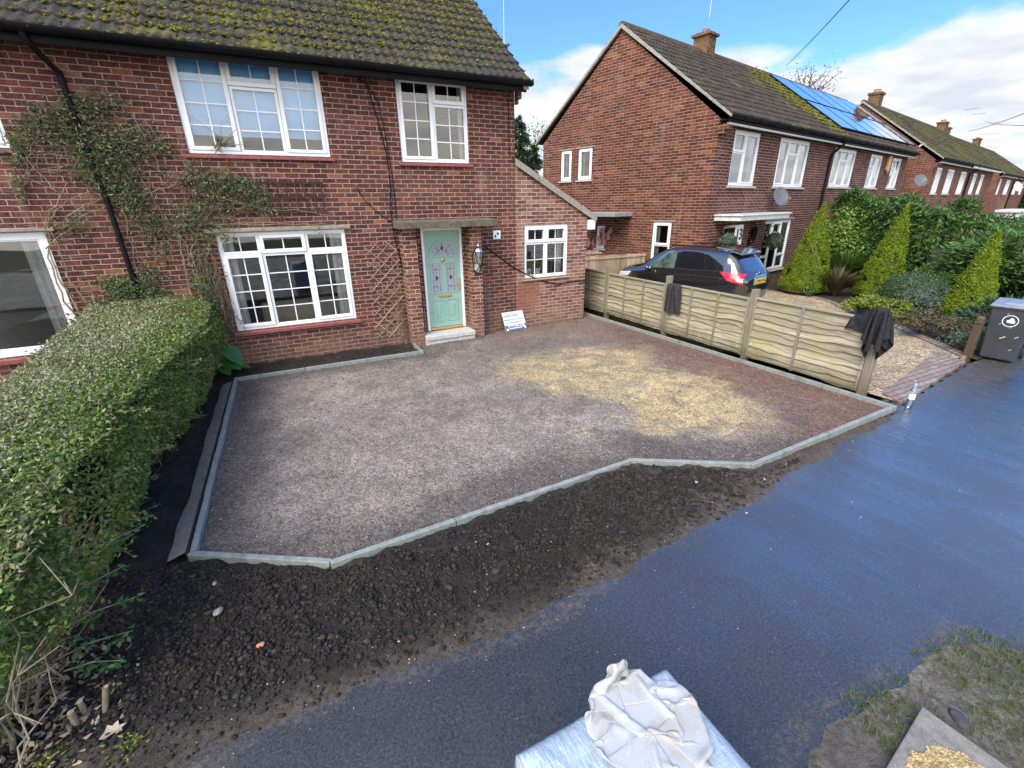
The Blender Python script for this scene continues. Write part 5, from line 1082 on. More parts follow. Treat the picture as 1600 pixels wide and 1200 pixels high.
# butterfly ornaments on the gable
for k, (px, py, s_, lb) in enumerate(((949,366,.30,'dusty pink butterfly ornament highest on the gable wall'),(942,377,.24,'dusty pink butterfly ornament right of the small gable window'),(925,378,.26,'dusty pink butterfly ornament against the corner of the near house'))):
    y_, z_ = on_ng(px, py); P = nloc(-.06, y_, z_); o = empty('butterfly_ornament', P, NA-math.pi/2+.4*k); tag(o, lb, 'ornament')
    for sgn in (-1,1):
        m = MB(); pts = [(0,0,0),(sgn*.5,0,.75),(sgn*.95,0,.8),(sgn*1.0,0,.3),(sgn*.5,0,.0),(sgn*.75,0,-.45),(sgn*.35,0,-.75),(0,0,-.15)]
        m.prism([(p[0]*s_,p[2]*s_) for p in pts], 'y', -.02, -.012); q = m.build('wing', PINK); q.parent = o
    m = MB(); m.tube([(0,-.02,-.3*s_*1.6),(0,-.02,.3*s_*1.6)], .018, 6); q = m.build('body', PLATEK); q.parent = o
# close-board fence between the houses
o = empty('closeboard_fence', (8.7,3.0,-.5)); tag(o, 'pale close boarded fence across the gap between the two houses', 'fence')
def cb(xa, xb, za, zb, y):
    m = MB(); n = int((xb-xa)/.105)
    for i in range(n):
        x = xa+(xb-xa)*i/n; zt = za+(zb-za)*i/n+random.uniform(-.006,.006); m.hexa([(x,y,-.5),(x+.112,y+.012,-.5),(x+.112,y+.02,-.5),(x,y+.02,-.5),(x,y,zt),(x+.112,y+.012,zt),(x+.112,y+.02,zt),(x,y+.02,zt)])
    m.build('boards', CLOSEB, o)
cb(6.45, 9.5, 1.22, 1.10, 3.6); cb(8.2, 10.95, 1.02, .98, 3.0)
m = MB(); m.box(6.45, 9.6, 3.57, 3.6, 1.2-.2, 1.2-.15); m.box(8.2, 10.97, 2.97, 3.0, .90, .94); m.build('rail', CLOSEB, o)
# yellow-green moss on the tiles beside the solar panels
rg = np.random.default_rng(77); n = 2600; s_ = rg.uniform(.1,4.7,n*3); x = rg.uniform(6.2,9.75,n*3); k = rg.uniform(size=n*3) < sstep(7.0,8.6,x+1.6*(fbm(x*.9,s_*.9,78,4)-.5)-.25*np.abs(s_-2.5))*sstep(.3,.55,fbm(x*2,s_*2,79,4)+.12); s_ = s_[k][:n]; x = x[k][:n]
s_ = np.round(s_/.3605)*.3605+rg.normal(0,.06,len(s_))+.06; P = np.stack([x, e0+ty*s_-tz*.062, z0+tz*s_+ty*.062+ndz],1); V, F = rocks_np(P, rg.uniform(.05,.13,len(x)), rg, .5, 'ico'); q = mesh_np('moss', V, F, MOSS, smooth=True); q.parent = NH; q['kind'] = 'stuff'

lx, lz = on_nf(1386, 256); P = nloc(lx, -.06, lz); m = MB(); m.prism([(-.22,-.30),(.0,-.42),(.22,-.30),(.24,.30),(.0,.40),(-.24,.30)], 'y', -.06, .05); o = m.build('alarm_box', simple('alarm_yellow', (.55,.33,.08), .5), bevel=.02, rel=False); o.location = P; o.rotation_euler = (0,0,NA); tag(o, 'small yellow alarm box high on the wall between the last two upstairs windows', 'alarm box')
# ------------------------------------------------------------------ lap-panel fence along the right of the driveway
FX = 7.15; posts = [(7.17,2.05,1.13),(7.16,.05,1.14),(7.14,-1.95,1.15),(7.13,-3.93,1.17),(7.10,-5.86,1.10)]
root = empty('lap_panel_fence', (7.14,-1.95,-.05)); tag(root, 'weathered low lap panel fence between the driveway and the gravel drive', 'fence')
for x, y, zt in posts:
    m = MB(); w = .05; rr = random.uniform(-.01,.01); m.hexa([(x-w,y-w,-.3),(x+w,y-w,-.3),(x+w,y+w,-.3),(x-w,y+w,-.3),(x-w+rr,y-w,zt),(x+w+rr,y-w,zt),(x+w+rr,y+w,zt-.012),(x-w+rr,y+w,zt-.012)]); m.build('fence_post', FENCE2, root, bevel=.008)
rg = np.random.default_rng(44)
for i in range(4):
    (xa, ya_, _), (xb, yb_, _) = posts[i], posts[i+1]; y0, y1 = ya_-.055, yb_+.055; xm = (xa+xb)/2; ztop = [.96,.95,.985,1.02][i]; nb = 10; n = 22; m = MB()
    for k in range(nb):
        zb = .03+(ztop-.06)*k/nb; hgt = (ztop-.06)/nb+.045; vs = []; ph = rg.uniform(0,50)
        for j in range(n+1):
            t = j/n; y = y0+(y1-y0)*t; wv = .034*(fbm(np.array([t*6.+ph]), np.array([k*3.3]), 90, 4)[0]-.5)*2
            xo = xm-.012-.006*math.sin(t*3+ph); vs += [(xo-.036, y, zb-.016+wv*1.4), (xo-.014, y, zb-.018+wv*1.4), (xo+.012, y, zb+hgt), (xo+.002, y, zb+hgt)]
        m.add(vs, [(j*4+q, j*4+(q+1)%4, (j+1)*4+(q+1)%4, (j+1)*4+q) for j in range(n) for q in range(4)]+[(0,1,2,3),(n*4+3,n*4+2,n*4+1,n*4)])
    pan = m.build('fence_panel', FENCE, root); pan.data.polygons.foreach_set('use_smooth', [False]*len(pan.data.polygons))
    for t in ((.33,.66) if i != 3 else (.46,)):
        b = MB(); y = y0+(y1-y0)*t; b.box(xm-.062, xm-.040, y-.021, y+.021, .0, ztop-.01); q = b.build('batten', FENCE2, root, bevel=.004)
    for t in (.012,.988):
        b = MB(); y = y0+(y1-y0)*t; b.box(xm-.058, xm-.040, y-.018, y+.018, .0, ztop-.01); b.build('batten', FENCE, root, bevel=.004)
    b = MB(); b.box(xm-.055, xm+.03, y0, y1, ztop-.01, ztop+.018); b.build('capping_rail', FENCE, root, bevel=.005)
    b = MB(); b.box(xm-.055, xm-.036, y0, y1, .015, .05); b.build('bottom_rail', FENCE, root, bevel=.004)

# ------------------------------------------------------------------ garments draped on the fence
def drape(name, mat, P, nx, ny, rest, boxes, label, cat, pins, loc, steps=170):
    def coll(P):
        for lo, hi in boxes: P = out_of_box(P, lo, hi)
        P[:,2] = np.maximum(P[:,2], -.03); return P
    P, F = cloth(P, nx, ny, rest, coll, steps, .0016, .95, 6, (pins, P[pins].copy()), .5)
    o = mesh_np(name, P, F, mat, None, loc, smooth=True); o.modifiers.new('thick','SOLIDIFY').thickness = .007; sb = o.modifiers.new('smooth','SUBSURF'); sb.levels = 1; sb.render_levels = 1
    tag(o, label, cat); return o
# jacket: a wide cloth caught on the post top and falling round it in folds
nx, ny = 46, 40; r_ = np.random.default_rng(3); gx, gy = np.meshgrid(np.linspace(-.56,.56,nx), np.linspace(-.50,.50,ny), indexing='ij'); rest = np.stack([gx,gy,0*gx],-1)
rad = np.hypot(gx,gy); an = np.arctan2(gy,gx); sh = .55; ca, sa = math.cos(.6), math.sin(.6)
P = np.stack([7.08+(gx*ca-gy*sa)*sh*.9, -5.83+(gx*sa+gy*ca)*sh, 1.20-.62*rad+.05*np.cos(an*7+1)*np.minimum(rad*3,1)+.01*r_.normal(size=gx.shape)],-1).reshape(-1,3); top = (rad < .15).ravel(); P[top,2] = 1.19+.02*np.cos(gx.ravel()[top]*30); P[top,:2] = np.array([7.08,-5.85])+(P[top,:2]-np.array([7.08,-5.85]))*.95
drape('black_jacket', CLOTHK, P, nx, ny, rest, [((7.05,-5.91,-.3),(7.15,-5.81,1.10)),((7.06,-5.81,0),(7.14,-4.0,1.04))], 'black zipped jacket draped over the last fence post by the pavement', 'jacket', np.where(top)[0], (7.08,-5.85,1.19))
# charcoal garment bunched over the capping rail
nx, ny = 40, 26; gx, gy = np.meshgrid(np.linspace(-.5,.5,nx)*.98, np.linspace(-.5,.5,ny)*.62, indexing='ij'); rest = np.stack([gx,gy,0*gx],-1); v = gx-.09; fold = .055*np.sin(gy*34)+.03*np.sin(gy*19+1)
P = np.stack([np.where(v < 0, 7.06+v*.12-.035, 7.14+np.abs(v)*.1+.0)+fold*np.where(v<0,-.6,.6)-.03*(v<0), -2.17+gy*.52, 1.005-np.abs(v)*.93],-1).reshape(-1,3); pin = np.where(np.abs(v.ravel()) < .05)[0]; P[pin,0] = np.clip(7.10+v.ravel()[pin]*1.2, 7.05, 7.15); P[pin,2] = .995+.018*np.abs(np.sin(gy.ravel()[pin]*30))
drape('charcoal_garment', CLOTHG, P, nx, ny, rest, [((7.06,-3.9,0),(7.16,-2.0,.965)),((7.09,-2.0,-.3),(7.19,-1.9,1.15))], 'charcoal garment hung over the middle of the fence beside a post', 'garment', pin, (7.10,-2.17,.98), 120)

# ------------------------------------------------------------------ signboard leaning on the extension wall
A = np.array([4.22,-.25,-.045]); Bv = np.array([4.74,-.22,-.045]); TL = np.array([4.30,-.03,.345])
o = empty('sign_board', ((A+Bv)/2)); tag(o, 'small white contractor sign board leaning against the brick wall', 'sign'); ex = nrm(Bv-A); eu = nrm(TL-A-ex*((TL-A)@ex)); en = np.cross(ex, eu); SW = .53; SH = .43
cen = (A+Bv)/2
def sp(u, v, d): return tuple(A+ex*(u*SW)+eu*(v*SH)+en*d-cen)
def slab_(u0,u1,v0,v1,d0,d1): return [sp(u0,v0,d0),sp(u1,v0,d0),sp(u1,v0,d1),sp(u0,v0,d1),sp(u0,v1,d0),sp(u1,v1,d0),sp(u1,v1,d1),sp(u0,v1,d1)]
m = MB(); m.hexa(slab_(0,1,0,1,-.006,0)); q = m.build('panel', simple('sign_white', (.66,.74,.76), .35, .04), rel=False); q.parent = o
m = MB(); m.hexa(slab_(.005,.995,.005,.30,0.0005,.0015)); q = m.build('dark_band', simple('sign_dark', (.07,.11,.15), .35)); q.parent = o
def sign_text(t, u, v, sz, mt, nm='lettering'):
    vs, fs = text_mb(t, sz*.88, .0006, .0008); m = MB(); m.add([tuple(np.array(sp(u,v,.0028))+ex*p[0]+eu*p[1]+en*p[2]) for p in vs], fs); q = m.build(nm, mt, fix=False); q.parent = o
INK = simple('sign_ink', (.04,.07,.10), .5)
sign_text('S T O N E', .36, .91, .062, INK); sign_text('LANDSCAPES', .36, .78, .072, INK); sign_text('PORCELAIN & NATURAL', .49, .58, .052, INK); sign_text('STONE SPECIALISTS', .47, .42, .052, INK); sign_text('07770 408 363', .50, .23, .072, WHITEP)
m = MB(); m.hexa(slab_(.18,.80,.105,.145,.0016,.0024)); m.hexa(slab_(.86,.92,.14,.27,.0016,.0024)); m.hexa(slab_(.90,.97,.05,.16,.0016,.0024)); m.hexa(slab_(.05,.14,.03,.14,.0016,.0024)); q = m.build('white_marking', WHITEP); q.parent = o
m = MB(); m.hexa(slab_(.18,.62,.03,.075,.0016,.0024)); q = m.build('blue_marking', simple('sign_blue', (.12,.14,.42), .4)); q.parent = o
m = MB(); vs = []; 
for i in range(10): a = .4+i*.5; m.bar(sp(.83+.07*math.cos(a),.84+.08*math.sin(a),.002), sp(.83+.07*math.cos(a+.35),.84+.08*math.sin(a+.35),.002), .014, .002)
q = m.build('emblem', INK); q.parent = o

# ------------------------------------------------------------------ trellises, lantern, plaque and cables on the near wall
m = MB(); x0, x1, z0, z1 = 1.50, 2.10, .12, 1.95
def clipseg(a, b):
    return a, b
nst = 8; hgt = (z1-z0)/nst
for i in range(-2, nst+1):
    for sgn, yy in ((1,-.030),(-1,-.018)):
        # parallel slats across the strip at ~48 degrees
        za = z0+i*hgt*1.0; dz = (x1-x0)*.95
        a = np.array([x0, yy, za if sgn > 0 else za+dz]); b = np.array([x1, yy, za+dz if sgn > 0 else za])
        pts = []
        d = b-a; ts = [0, 1]
        lo, hi = sorted([((z0-a[2])/d[2]), ((z1-a[2])/d[2])]); t0, t1 = max(0, lo), min(1, hi)
        if t1-t0 > .08: m.bar(a+d*t0, a+d*t1, .0145, .008, up=(0,1,0))
o = m.build('lattice_trellis', TRELL, loc=((x0+x1)/2,-.02,z0)); tag(o, 'light brown diamond lattice trellis on the wall left of the green door', 'trellis')
m = MB(); x0, x1, z0, z1 = -1.02, .90, 2.47, 2.95
for i in range(15): x = x0+(x1-x0)*i/14; m.box(x-.010, x+.010, -.045, -.033, z0, z1)
for z in (z0+.02, (z0+z1)/2, z1-.02): m.box(x0-.03, x1+.03, -.032, -.018, z-.012, z+.012)
o = m.build('grid_trellis', DARKWOOD, loc=(x0,-.02,z0)); tag(o, 'dark rectangular trellis fixed between the upper and lower front windows', 'trellis')
o = empty('wall_lantern', (3.58,-.36,1.62)); tag(o, 'silver carriage lantern on the brick pier right of the green door', 'lantern')
m = MB(); m.lathe([(.03,-.17),(.055,-.15),(.06,-.12)], (0,0,0), 8); m.lathe([(.075,.06),(.10,.07),(.09,.10),(.05,.15),(.02,.17),(.012,.22)], (0,0,0), 8)
for k in range(6): a = k*math.pi/3; m.tube([(.055*math.cos(a),.055*math.sin(a),-.13),(.078*math.cos(a),.078*math.sin(a),.065)], .005, 5)
q = m.build('lamp_housing', CHROME, smooth=True); q.parent = o
m = MB(); m.lathe([(.048,-.118),(.07,.058)], (0,0,0), 12); q = m.build('lamp_glass', GLASS_FAR, smooth=True); q.parent = o
m = MB(); m.ball((0,0,-.02), .03, 10, 0, (1,1,1.5)); q = m.build('bulb', WHITEP, smooth=True); q.parent = o
m = MB(); m.tube([(0,0,-.16),(0,.0,-.24),(0,.045,-.28),(0,.09,-.26)], .012, 8); m.tube([(0,.085,.2),(0,.04,.26),(0,0,.22)], .008, 6); m.box(-.05,.05,.085,.09,-.34,-.18); q = m.build('bracket', CHROME, smooth=True); q.parent = o
m = MB(); pts = [(-.02,.085,-.30),(-.08,.02,-.34),(-.11,-.01,-.2),(-.13,-.0,.0),(-.08,-.02,.12),(.02,.0,.16),(.10,.05,.10),(.12,.08,-.05),(.08,.02,-.2),(.0,.05,-.36),(-.07,.08,-.3)]; m.tube(pts, .011, 7); q = m.build('coiled_cable', BLACK, smooth=True); q.parent = o
m = MB(); m.box(4.07, 4.24, -.025, -.001, 1.88, 2.05); o = m.build('number_plaque', WHITEP, loc=(4.155,-.012,1.965), bevel=.006); tag(o, 'small square white plaque on the wall right of the green door', 'plaque')
m = MB(); m.box(-.052,-.018,-.017,-.0135,-.05,-.005); m.box(-.052,-.03,-.017,-.0135,-.055,-.045); m.box(.0,.035,-.017,-.0135,.0,.05); m.box(.02,.045,-.017,-.0135,.02,.03); q = m.build('plaque_mark', PLATEK); q.parent = o
def cable(pts, r, label, mat=BLACK):
    P = np.array(pts, float); k = len(P); t = np.linspace(0, k-1, (k-1)*6+1); Q = np.stack([np.interp(t, np.arange(k), P[:,j]) for j in range(3)], 1)
    for _ in range(3): Q[1:-1] = (Q[:-2]+2*Q[1:-1]+Q[2:])/4
    m = MB(); m.tube(Q, r, 6); o = m.build('cable', mat, smooth=True, loc=P[0]); tag(o, label, 'cable'); return o
cable([(1.62,-.46,4.72),(1.66,-.10,4.5),(1.85,-.03,4.45),(1.97,-.02,3.9),(2.06,-.02,3.4),(2.07,-.02,2.9),(2.03,-.02,2.5),(2.04,-.025,2.0),(2.12,-.03,1.6),(2.15,-.05,1.1)], .010, 'long dark cable running down the wall between the upstairs windows')
cable([(1.70,-.45,4.70),(1.80,-.08,4.5),(2.02,-.02,4.2),(2.09,-.02,3.5),(2.13,-.02,2.9),(2.12,-.02,2.32)], .007, 'thin dark cable running beside the longer one to the door canopy')
cable([(3.70,-.28,1.80),(3.92,-.04,1.72),(4.2,-.02,1.52),(4.55,-.02,1.27),(4.95,-.02,1.06),(5.35,-.02,.90),(5.7,-.02,.83),(6.1,-.02,.86),(6.41,-.02,.85)], .012, 'black cable sagging across the wall from the lantern under the small window')
cable([(4.47,-.02,4.4),(4.46,-.02,3.8),(4.47,-.02,3.45),(4.58,-.02,3.36)], .006, 'thin cable running down the wall corner by the upstairs window')
cable([(1.45,-.02,2.9),(1.62,-.02,2.6),(1.95,-.02,2.32),(2.06,-.02,2.25)], .006, 'short dark cable sloping across the bricks towards the door canopy')

# ------------------------------------------------------------------ wheelie bin, post, bottle
o = empty('wheelie_bin', (10.95,-6.02,-.07), R(-80)); tag(o, 'dark grey wheelie bin with a white round emblem beside a brown post', 'bin')
s_ = .96; m = MB(); m.hexa([(-.22,-.21,.03),(.20,-.21,.03),(.20,.22,.06),(-.22,.22,.06),(-.27,-.27,.90),(.27,-.27,.90),(.27,.30,.90),(-.27,.30,.90)]); m.box(-.285,.285,-.285,.315,.88,.915)
m.box(-.20,.20,.30,.36,.84,.87); q = m.build('bin_body', BINM, bevel=.022, rel=False); q.parent = o
m = MB(); m.hexa([(-.295,-.30,.918),(.295,-.30,.918),(.295,.34,.918),(-.295,.34,.918),(-.285,-.29,.955),(.285,-.29,.955),(.285,.33,.985),(-.285,.33,.985)]); m.hexa([(-.15,-.22,.957),(.15,-.22,.957),(.15,.2,.975),(-.15,.2,.975),(-.13,-.20,.985),(.13,-.20,.985),(.13,.18,1.005),(-.13,.18,1.005)]); m.tube([(-.24,.33,.94),(-.24,.38,.95),(.24,.38,.95),(.24,.33,.94)], .016, 8)
q = m.build('lid', BINL, bevel=.012, rel=False); q.parent = o
for sx in (-1,1):
    m = MB(); m.prism([(.27+.10*math.cos(a), .10+.10*math.sin(a)) for a in np.linspace(0,2*math.pi,18)[:-1]], 'x', sx*.235-.025, sx*.235+.025); q = m.build('wheel', TYRE, bevel=.008, rel=False); q.parent = o
fx = lambda z: -.21-(.06)*(z-.03)/.87-.004
m = MB(); n = 28; Rr = .098; cz = .70
def fr_(x, z, d=0.): return (x, fx(z)-d, z)
ringv = [fr_(Rr*math.cos(2*math.pi*i/n), cz+Rr*math.sin(2*math.pi*i/n)) for i in range(n)]+[fr_(Rr*.89*math.cos(2*math.pi*i/n), cz+Rr*.89*math.sin(2*math.pi*i/n)) for i in range(n)]
m.add(ringv, [(i,(i+1)%n,n+(i+1)%n,n+i) for i in range(n)])
bl_ = [(-.045,-.03),(.04,-.036),(.052,-.006),(.034,.018),(.022,.046),(-.010,.052),(-.022,.022),(-.055,.004)]; m.add([fr_(.01+a, cz+b) for a, b in bl_], [tuple(range(len(bl_)))])
q = m.build('emblem', WHITEP, fix=False, rel=False); q.parent = o
m = MB()
for x, z, l, w in ((-.05,.38,.10,.018),(.12,.42,.07,.014),(.10,.20,.06,.010),(-.12,.62,.05,.008),(-.06,.80,.03,.012),(.02,.58,.04,.008)): m.add([fr_(x,z),fr_(x+l*.6,z+l*.45),fr_(x+l*.55,z+l*.45+w),fr_(x-.004,z+w)], [(0,1,2,3)])
q = m.build('scuff_mark', simple('scuff', (.42,.40,.27), .7), fix=False, rel=False); q.parent = o
m = MB(); x, y = 10.56,-5.74; m.hexa([(x-.055,y-.055,-.2),(x+.055,y-.055,-.2),(x+.055,y+.055,-.2),(x-.055,y+.055,-.2),(x-.045,y-.055,.62),(x+.06,y-.055,.62),(x+.06,y+.05,.62),(x-.045,y+.05,.62)]); m.hexa([(x-.045,y-.055,.62),(x+.06,y-.055,.62),(x+.06,y+.05,.62),(x-.045,y+.05,.62),(x-.02,y-.03,.665),(x+.035,y-.03,.665),(x+.035,y+.03,.665),(x-.02,y+.03,.665)]); m.box(x-.062,x+.068,y-.065,y+.058,.55,.565)
o = m.build('wooden_post', OLDPOST, loc=(x,y,-.05), bevel=.008); tag(o, 'short stout brown wooden post standing left of the wheelie bin', 'post')
o = empty('water_bottle', (7.28,-6.36,-.075)); tag(o, 'clear plastic water bottle standing at the corner of the kerb', 'bottle')
m = MB(); prof = [(.030,0),(.034,.01),(.034,.06),(.031,.075),(.034,.09),(.034,.20),(.030,.235),(.014,.27),(.013,.285)]; m.lathe([(a*1.15,b*1.1) for a, b in prof], (0,0,0), 16); q = m.build('bottle_body', PLASTIC, smooth=True); q.parent = o
m = MB(); m.lathe([(.0405,.12),(.0405,.20)], (0,0,0), 16); q = m.build('bottle_label', LABELB, smooth=True); q.parent = o
m = MB(); m.lathe([(.018,.313),(.018,.338),(.016,.34)], (0,0,0), 12); q = m.build('cap', simple('blue_cap', (.25,.42,.75), .4), smooth=True); q.parent = o
# broken tarmac pieces round the kerb corner
def rock(name, P, size, mat, label, cat, seed, flat=.6, group=None):
    r = np.random.default_rng(seed); V, F = rocks_np(np.array([P]), np.array([size]), r, flat, 'ico'); o = mesh_np(name, V, F, mat, None, P); o.modifiers.new('s','SUBSURF').levels = 1; o.modifiers['s'].subdivision_type = 'SIMPLE' if False else 'CATMULL_CLARK'; tag(o, label, cat, group); return o
TARP = simple('broken_tarmac', (.05,.05,.052), .8, .4, 40., .5, 90); ROCKM = simple('flint', (.27,.24,.21), .7, .4, 25., .4)
for i, (x, y, s_, lb) in enumerate(((7.20,-6.12,.13,'largest broken tarmac lump at the foot of the last fence post'),(7.34,-6.20,.09,'broken tarmac lump just left of the water bottle'),(7.10,-6.26,.07,'small broken tarmac lump at the tip of the kerb corner'))): rock('broken_tarmac', (x,y,-.055), s_, TARP, lb, 'rubble', 60+i, .3)
for i, (x, y, s_, mt, lb) in enumerate(((-.78,-6.01,.10,ROCKM,'round pale stone on the black soil in front of the left kerb corner'),(-.83,-5.66,.06,ROCKM,'small brownish stone close to the left kerb corner'),(3.32,-6.37,.06,PALEST,'white pebble on the soil below the front kerb'),(4.0,-6.62,.05,ROCKM,'small stone at the right end of the soil strip'),(-.52,-6.4,.05,TERRA,'small orange brick chip on the black soil'))): rock('soil_stone', (x,y,float(soil_z(np.array([x]),np.array([y]))[0])+s_*.2), s_, mt, lb, 'stone', 70+i, .75)
# cut stumps near the hedge foot
for i, (px, py, h, tx, ty, r_, lb) in enumerate(((122,1135,.115,.0,.0,.017,'thicker pale cut stump at the foot of the hedge'),(137,1120,.115,-.005,.01,.014,'slim cut stump touching the thicker one'),(160,1118,.15,.045,.04,.015,'leaning brown cut stump with a bright top'))):
    P = on_z(px, py, -.06); a = P-np.array([0,0,.05]); b = P+np.array([tx,ty,h]); m = MB(); m.tube([a,(a+b)/2,b], [r_*1.1,r_,r_*.95], 9); m.tube([b-np.array([0,0,.002]),b+np.array([0,0,.0015])], r_*.9, 9, 1); o = m.build('cut_stump', [BARK_P,CUTWOOD], loc=tuple(P)); tag(o, lb, 'stump')
# pale fallen leaf and leaf litter
P = on_z(176,1146,-.055); m = MB(); pts = [(-.06,-.03),(-.02,-.05),(.02,-.03),(.075,-.045),(.06,-.015),(.085,.01),(.04,.015),(.03,.05),(.0,.03),(-.03,.05),(-.04,.015)]
m.add([(P[0]+.01,P[1],P[2]+.015)]+[(P[0]+a*.8,P[1]+b*.8,P[2]+.02+.25*abs(b)+.1*a) for a, b in pts], [(0,i+1,(i+1)%len(pts)+1) for i in range(len(pts))]); o = m.build('fallen_leaf', simple('pale_dry_leaf', (.34,.29,.225), .8, .2, 20.), loc=tuple(P), fix=False); o.modifiers.new('t','SOLIDIFY').thickness = .002; tag(o, 'large pale dry leaf lying beside the cut stumps', 'leaf')
rg = np.random.default_rng(88); n = 1500; x = rg.uniform(-2.3,-1.15,n*2); y = rg.uniform(-7.05,-5.9,n*2); k = rg.uniform(size=n*2) < sstep(-1.15,-1.6,x+.3*(fbm(x*4,y*4,3,3)-.5)); x, y = x[k][:n], y[k][:n]
V, F = leaves_np(np.stack([x,y,soil_z(x,y)+.006+rg.uniform(0,.02,len(x))],1), rg.uniform(.025,.06,len(x)), rg, np.array([0,0,1.2]), .55, .5); o = mesh_np('leaf_litter', V, F, L_DEAD); tag(o, 'brown dead leaf litter under the front end of the hedge', 'leaf litter', kind='stuff')

# ------------------------------------------------------------------ foreground: wrapped stack, sweatshirt, slab with sand
px0, px1, py0, py1, PZ = .44, 1.13, -8.95, -8.10, .80
root = empty('wrapped_stack', ((px0+px1)/2,(py0+py1)/2,-.07)); tag(root, 'stack of paving wrapped in white stretch film in the foreground', 'wrapped stack')
rg = np.random.default_rng(5); n = 56; u = np.linspace(0,1,n); gx, gy = np.meshgrid(px0+(px1-px0)*u, py0+(py1-py0)*u, indexing='ij'); ew = np.minimum(np.minimum(gx-px0,px1-gx),np.minimum(gy-py0,py1-gy))
top = PZ-.028*np.exp(-ew/.022)+.020*(fbm(gx*5,gy*5,7,4)-.5)+.008*(fbm(gx*28+gy*10,gy*9,8,3)-.5)
V = [np.stack([gx,gy,top],-1).reshape(-1,3)]; idx = np.arange(n*n).reshape(n,n); F = [np.stack([idx[:-1,:-1],idx[1:,:-1],idx[1:,1:],idx[:-1,1:]],-1).reshape(-1,4)]; o0 = n*n
bd = np.concatenate([idx[:,0],idx[-1,1:],idx[-2::-1,-1],idx[0,-2:0:-1]]); nb = len(bd); prev = bd; tv = V[0][bd]; cxy = np.array([(px0+px1)/2,(py0+py1)/2])
rows = 16
for k in range(1, rows+1):
    z = (PZ-.03)*(1-k/rows)-.06*(k/rows); w_ = tv.copy(); dirv = nrm(w_[:,:2]-cxy); a = np.arange(nb)/nb*60; w_[:,:2] += dirv*(.018*np.sin(k/rows*3)+.010*(fbm(a, np.full(nb,k*.9), 9, 3)-.5)[:,None]*2); w_[:,2] = z+tv[:,2]*0; V.append(w_); cur = o0+np.arange(nb); F.append(np.stack([prev,cur,np.roll(cur,-1),np.roll(prev,-1)],1)); prev = cur; o0 += nb
mesh_np('stretch_wrap', np.concatenate(V), np.concatenate(F), WRAP, root, smooth=True)
m = MB()
for k in range(4): m.box(px0-.012, px0+.06, -8.6, -8.17, .12+k*.15, .24+k*.15)
m.build('clay_paver', TERRA, root, bevel=.01)
# crumpled sweatshirt: cloth gathered into folds and dropped on the stack
nx = ny = 66; wx = wy = .66; r = np.random.default_rng(12); gx, gy = np.meshgrid(np.linspace(-.5,.5,nx), np.linspace(-.5,.5,ny), indexing='ij'); rest = np.stack([gx*wx,gy*wy,0*gx],-1)
rad = np.hypot(gx,gy); sh = .70
bump_ = .15*np.exp(-(((gx+.02)/.30)**2+((gy-.10)/.34)**2))+.05*np.sin(gx*6.5+2*np.sin(gy*4))+.045*np.sin(gy*6+2.0*np.sin(gx*5)+1)+.12*np.exp(-(((gx-.18)/.13)**2+((gy-.34)/.12)**2))
SC = np.array([.90,-8.23]); P = np.stack([SC[0]+gx*wx*sh*.86, SC[1]+gy*wy*sh*1.0, PZ+.13+bump_+.004*r.normal(size=gx.shape)], -1).reshape(-1,3)
def coll(P):
    ins = (P[:,0] > px0-.01)&(P[:,0] < px1+.02)&(P[:,1] > py0)&(P[:,1] < py1+.02)
    P[:,2] = np.where(ins & (P[:,2] > PZ-.15), np.maximum(P[:,2], PZ+.012), P[:,2])
    d = P[:,:2]-SC; rr_ = np.hypot(d[:,0]/.92, d[:,1]/1.05); k = np.minimum(1, .235/np.maximum(rr_,1e-6)); P[:,:2] = SC+d*(k[:,None]*.25+.75); return P
P, F = cloth(P, nx, ny, rest, coll, 60, .0012, .9, 6, None, .35)
G = P.reshape(nx,ny,3)
for _ in range(5): G[1:-1,1:-1] = G[1:-1,1:-1]*.5+(G[:-2,1:-1]+G[2:,1:-1]+G[1:-1,:-2]+G[1:-1,2:])*.125
P = G.reshape(-1,3)
o = mesh_np('sweatshirt', P, F, SWEAT, None, (SC[0],SC[1],PZ), smooth=True); o.modifiers.new('thick','SOLIDIFY').thickness = .006; sb = o.modifiers.new('smooth','SUBSURF'); sb.levels = 1; sb.render_levels = 2; tag(o, 'crumpled pale grey sweatshirt with mud stains lying on the wrapped stack', 'sweatshirt')
m = MB(); sA = np.array([2.69,-8.50]); d1 = nrm(np.array([2.12,-8.58])-sA); d2 = nrm(np.array([2.74,-9.2])-sA); q = [sA, sA+d2*.75, sA+d2*.75+d1*.62, sA+d1*.62]
m.hexa([(p[0],p[1],-.06) for p in q]+[(p[0],p[1],.0) for p in q]); o = m.build('paving_slab', _conc('weathered_slab', (.115,.105,.09), (.23,.215,.19), .8), loc=(2.4,-8.8,-.06), bevel=.006); tag(o, 'weathered grey paving slab with spilled sand on the grass verge', 'slab')
SP = [(2.25,-8.60),(2.42,-8.585),(2.56,-8.625),(2.60,-8.72),(2.66,-8.9),(2.5,-9.1),(2.2,-9.1)]
o = sheet('spilled_sand', SP, .012, lambda x, y: .001+.022*sstep(0,.12,poly_dist(x,y,SP))+.008*(fbm(x*30,y*30,4,3)-.3), SAND, lambda x, y: np.array([.52,.37,.16])*(.75+.5*fbm(x*12,y*12,5,4)[:,None]), keepf=lambda x, y: poly_dist(x,y,SP) > .07*fbm(x*14,y*14,6,3)-.02); tag(o, 'yellow sand spilled over the paving slab', 'sand', kind='stuff')
rock('verge_rock', (2.83,-8.62,-.045), .13, TARP, 'ragged rock half sunk in the verge beside the paving slab', 'rock', 91, .35)
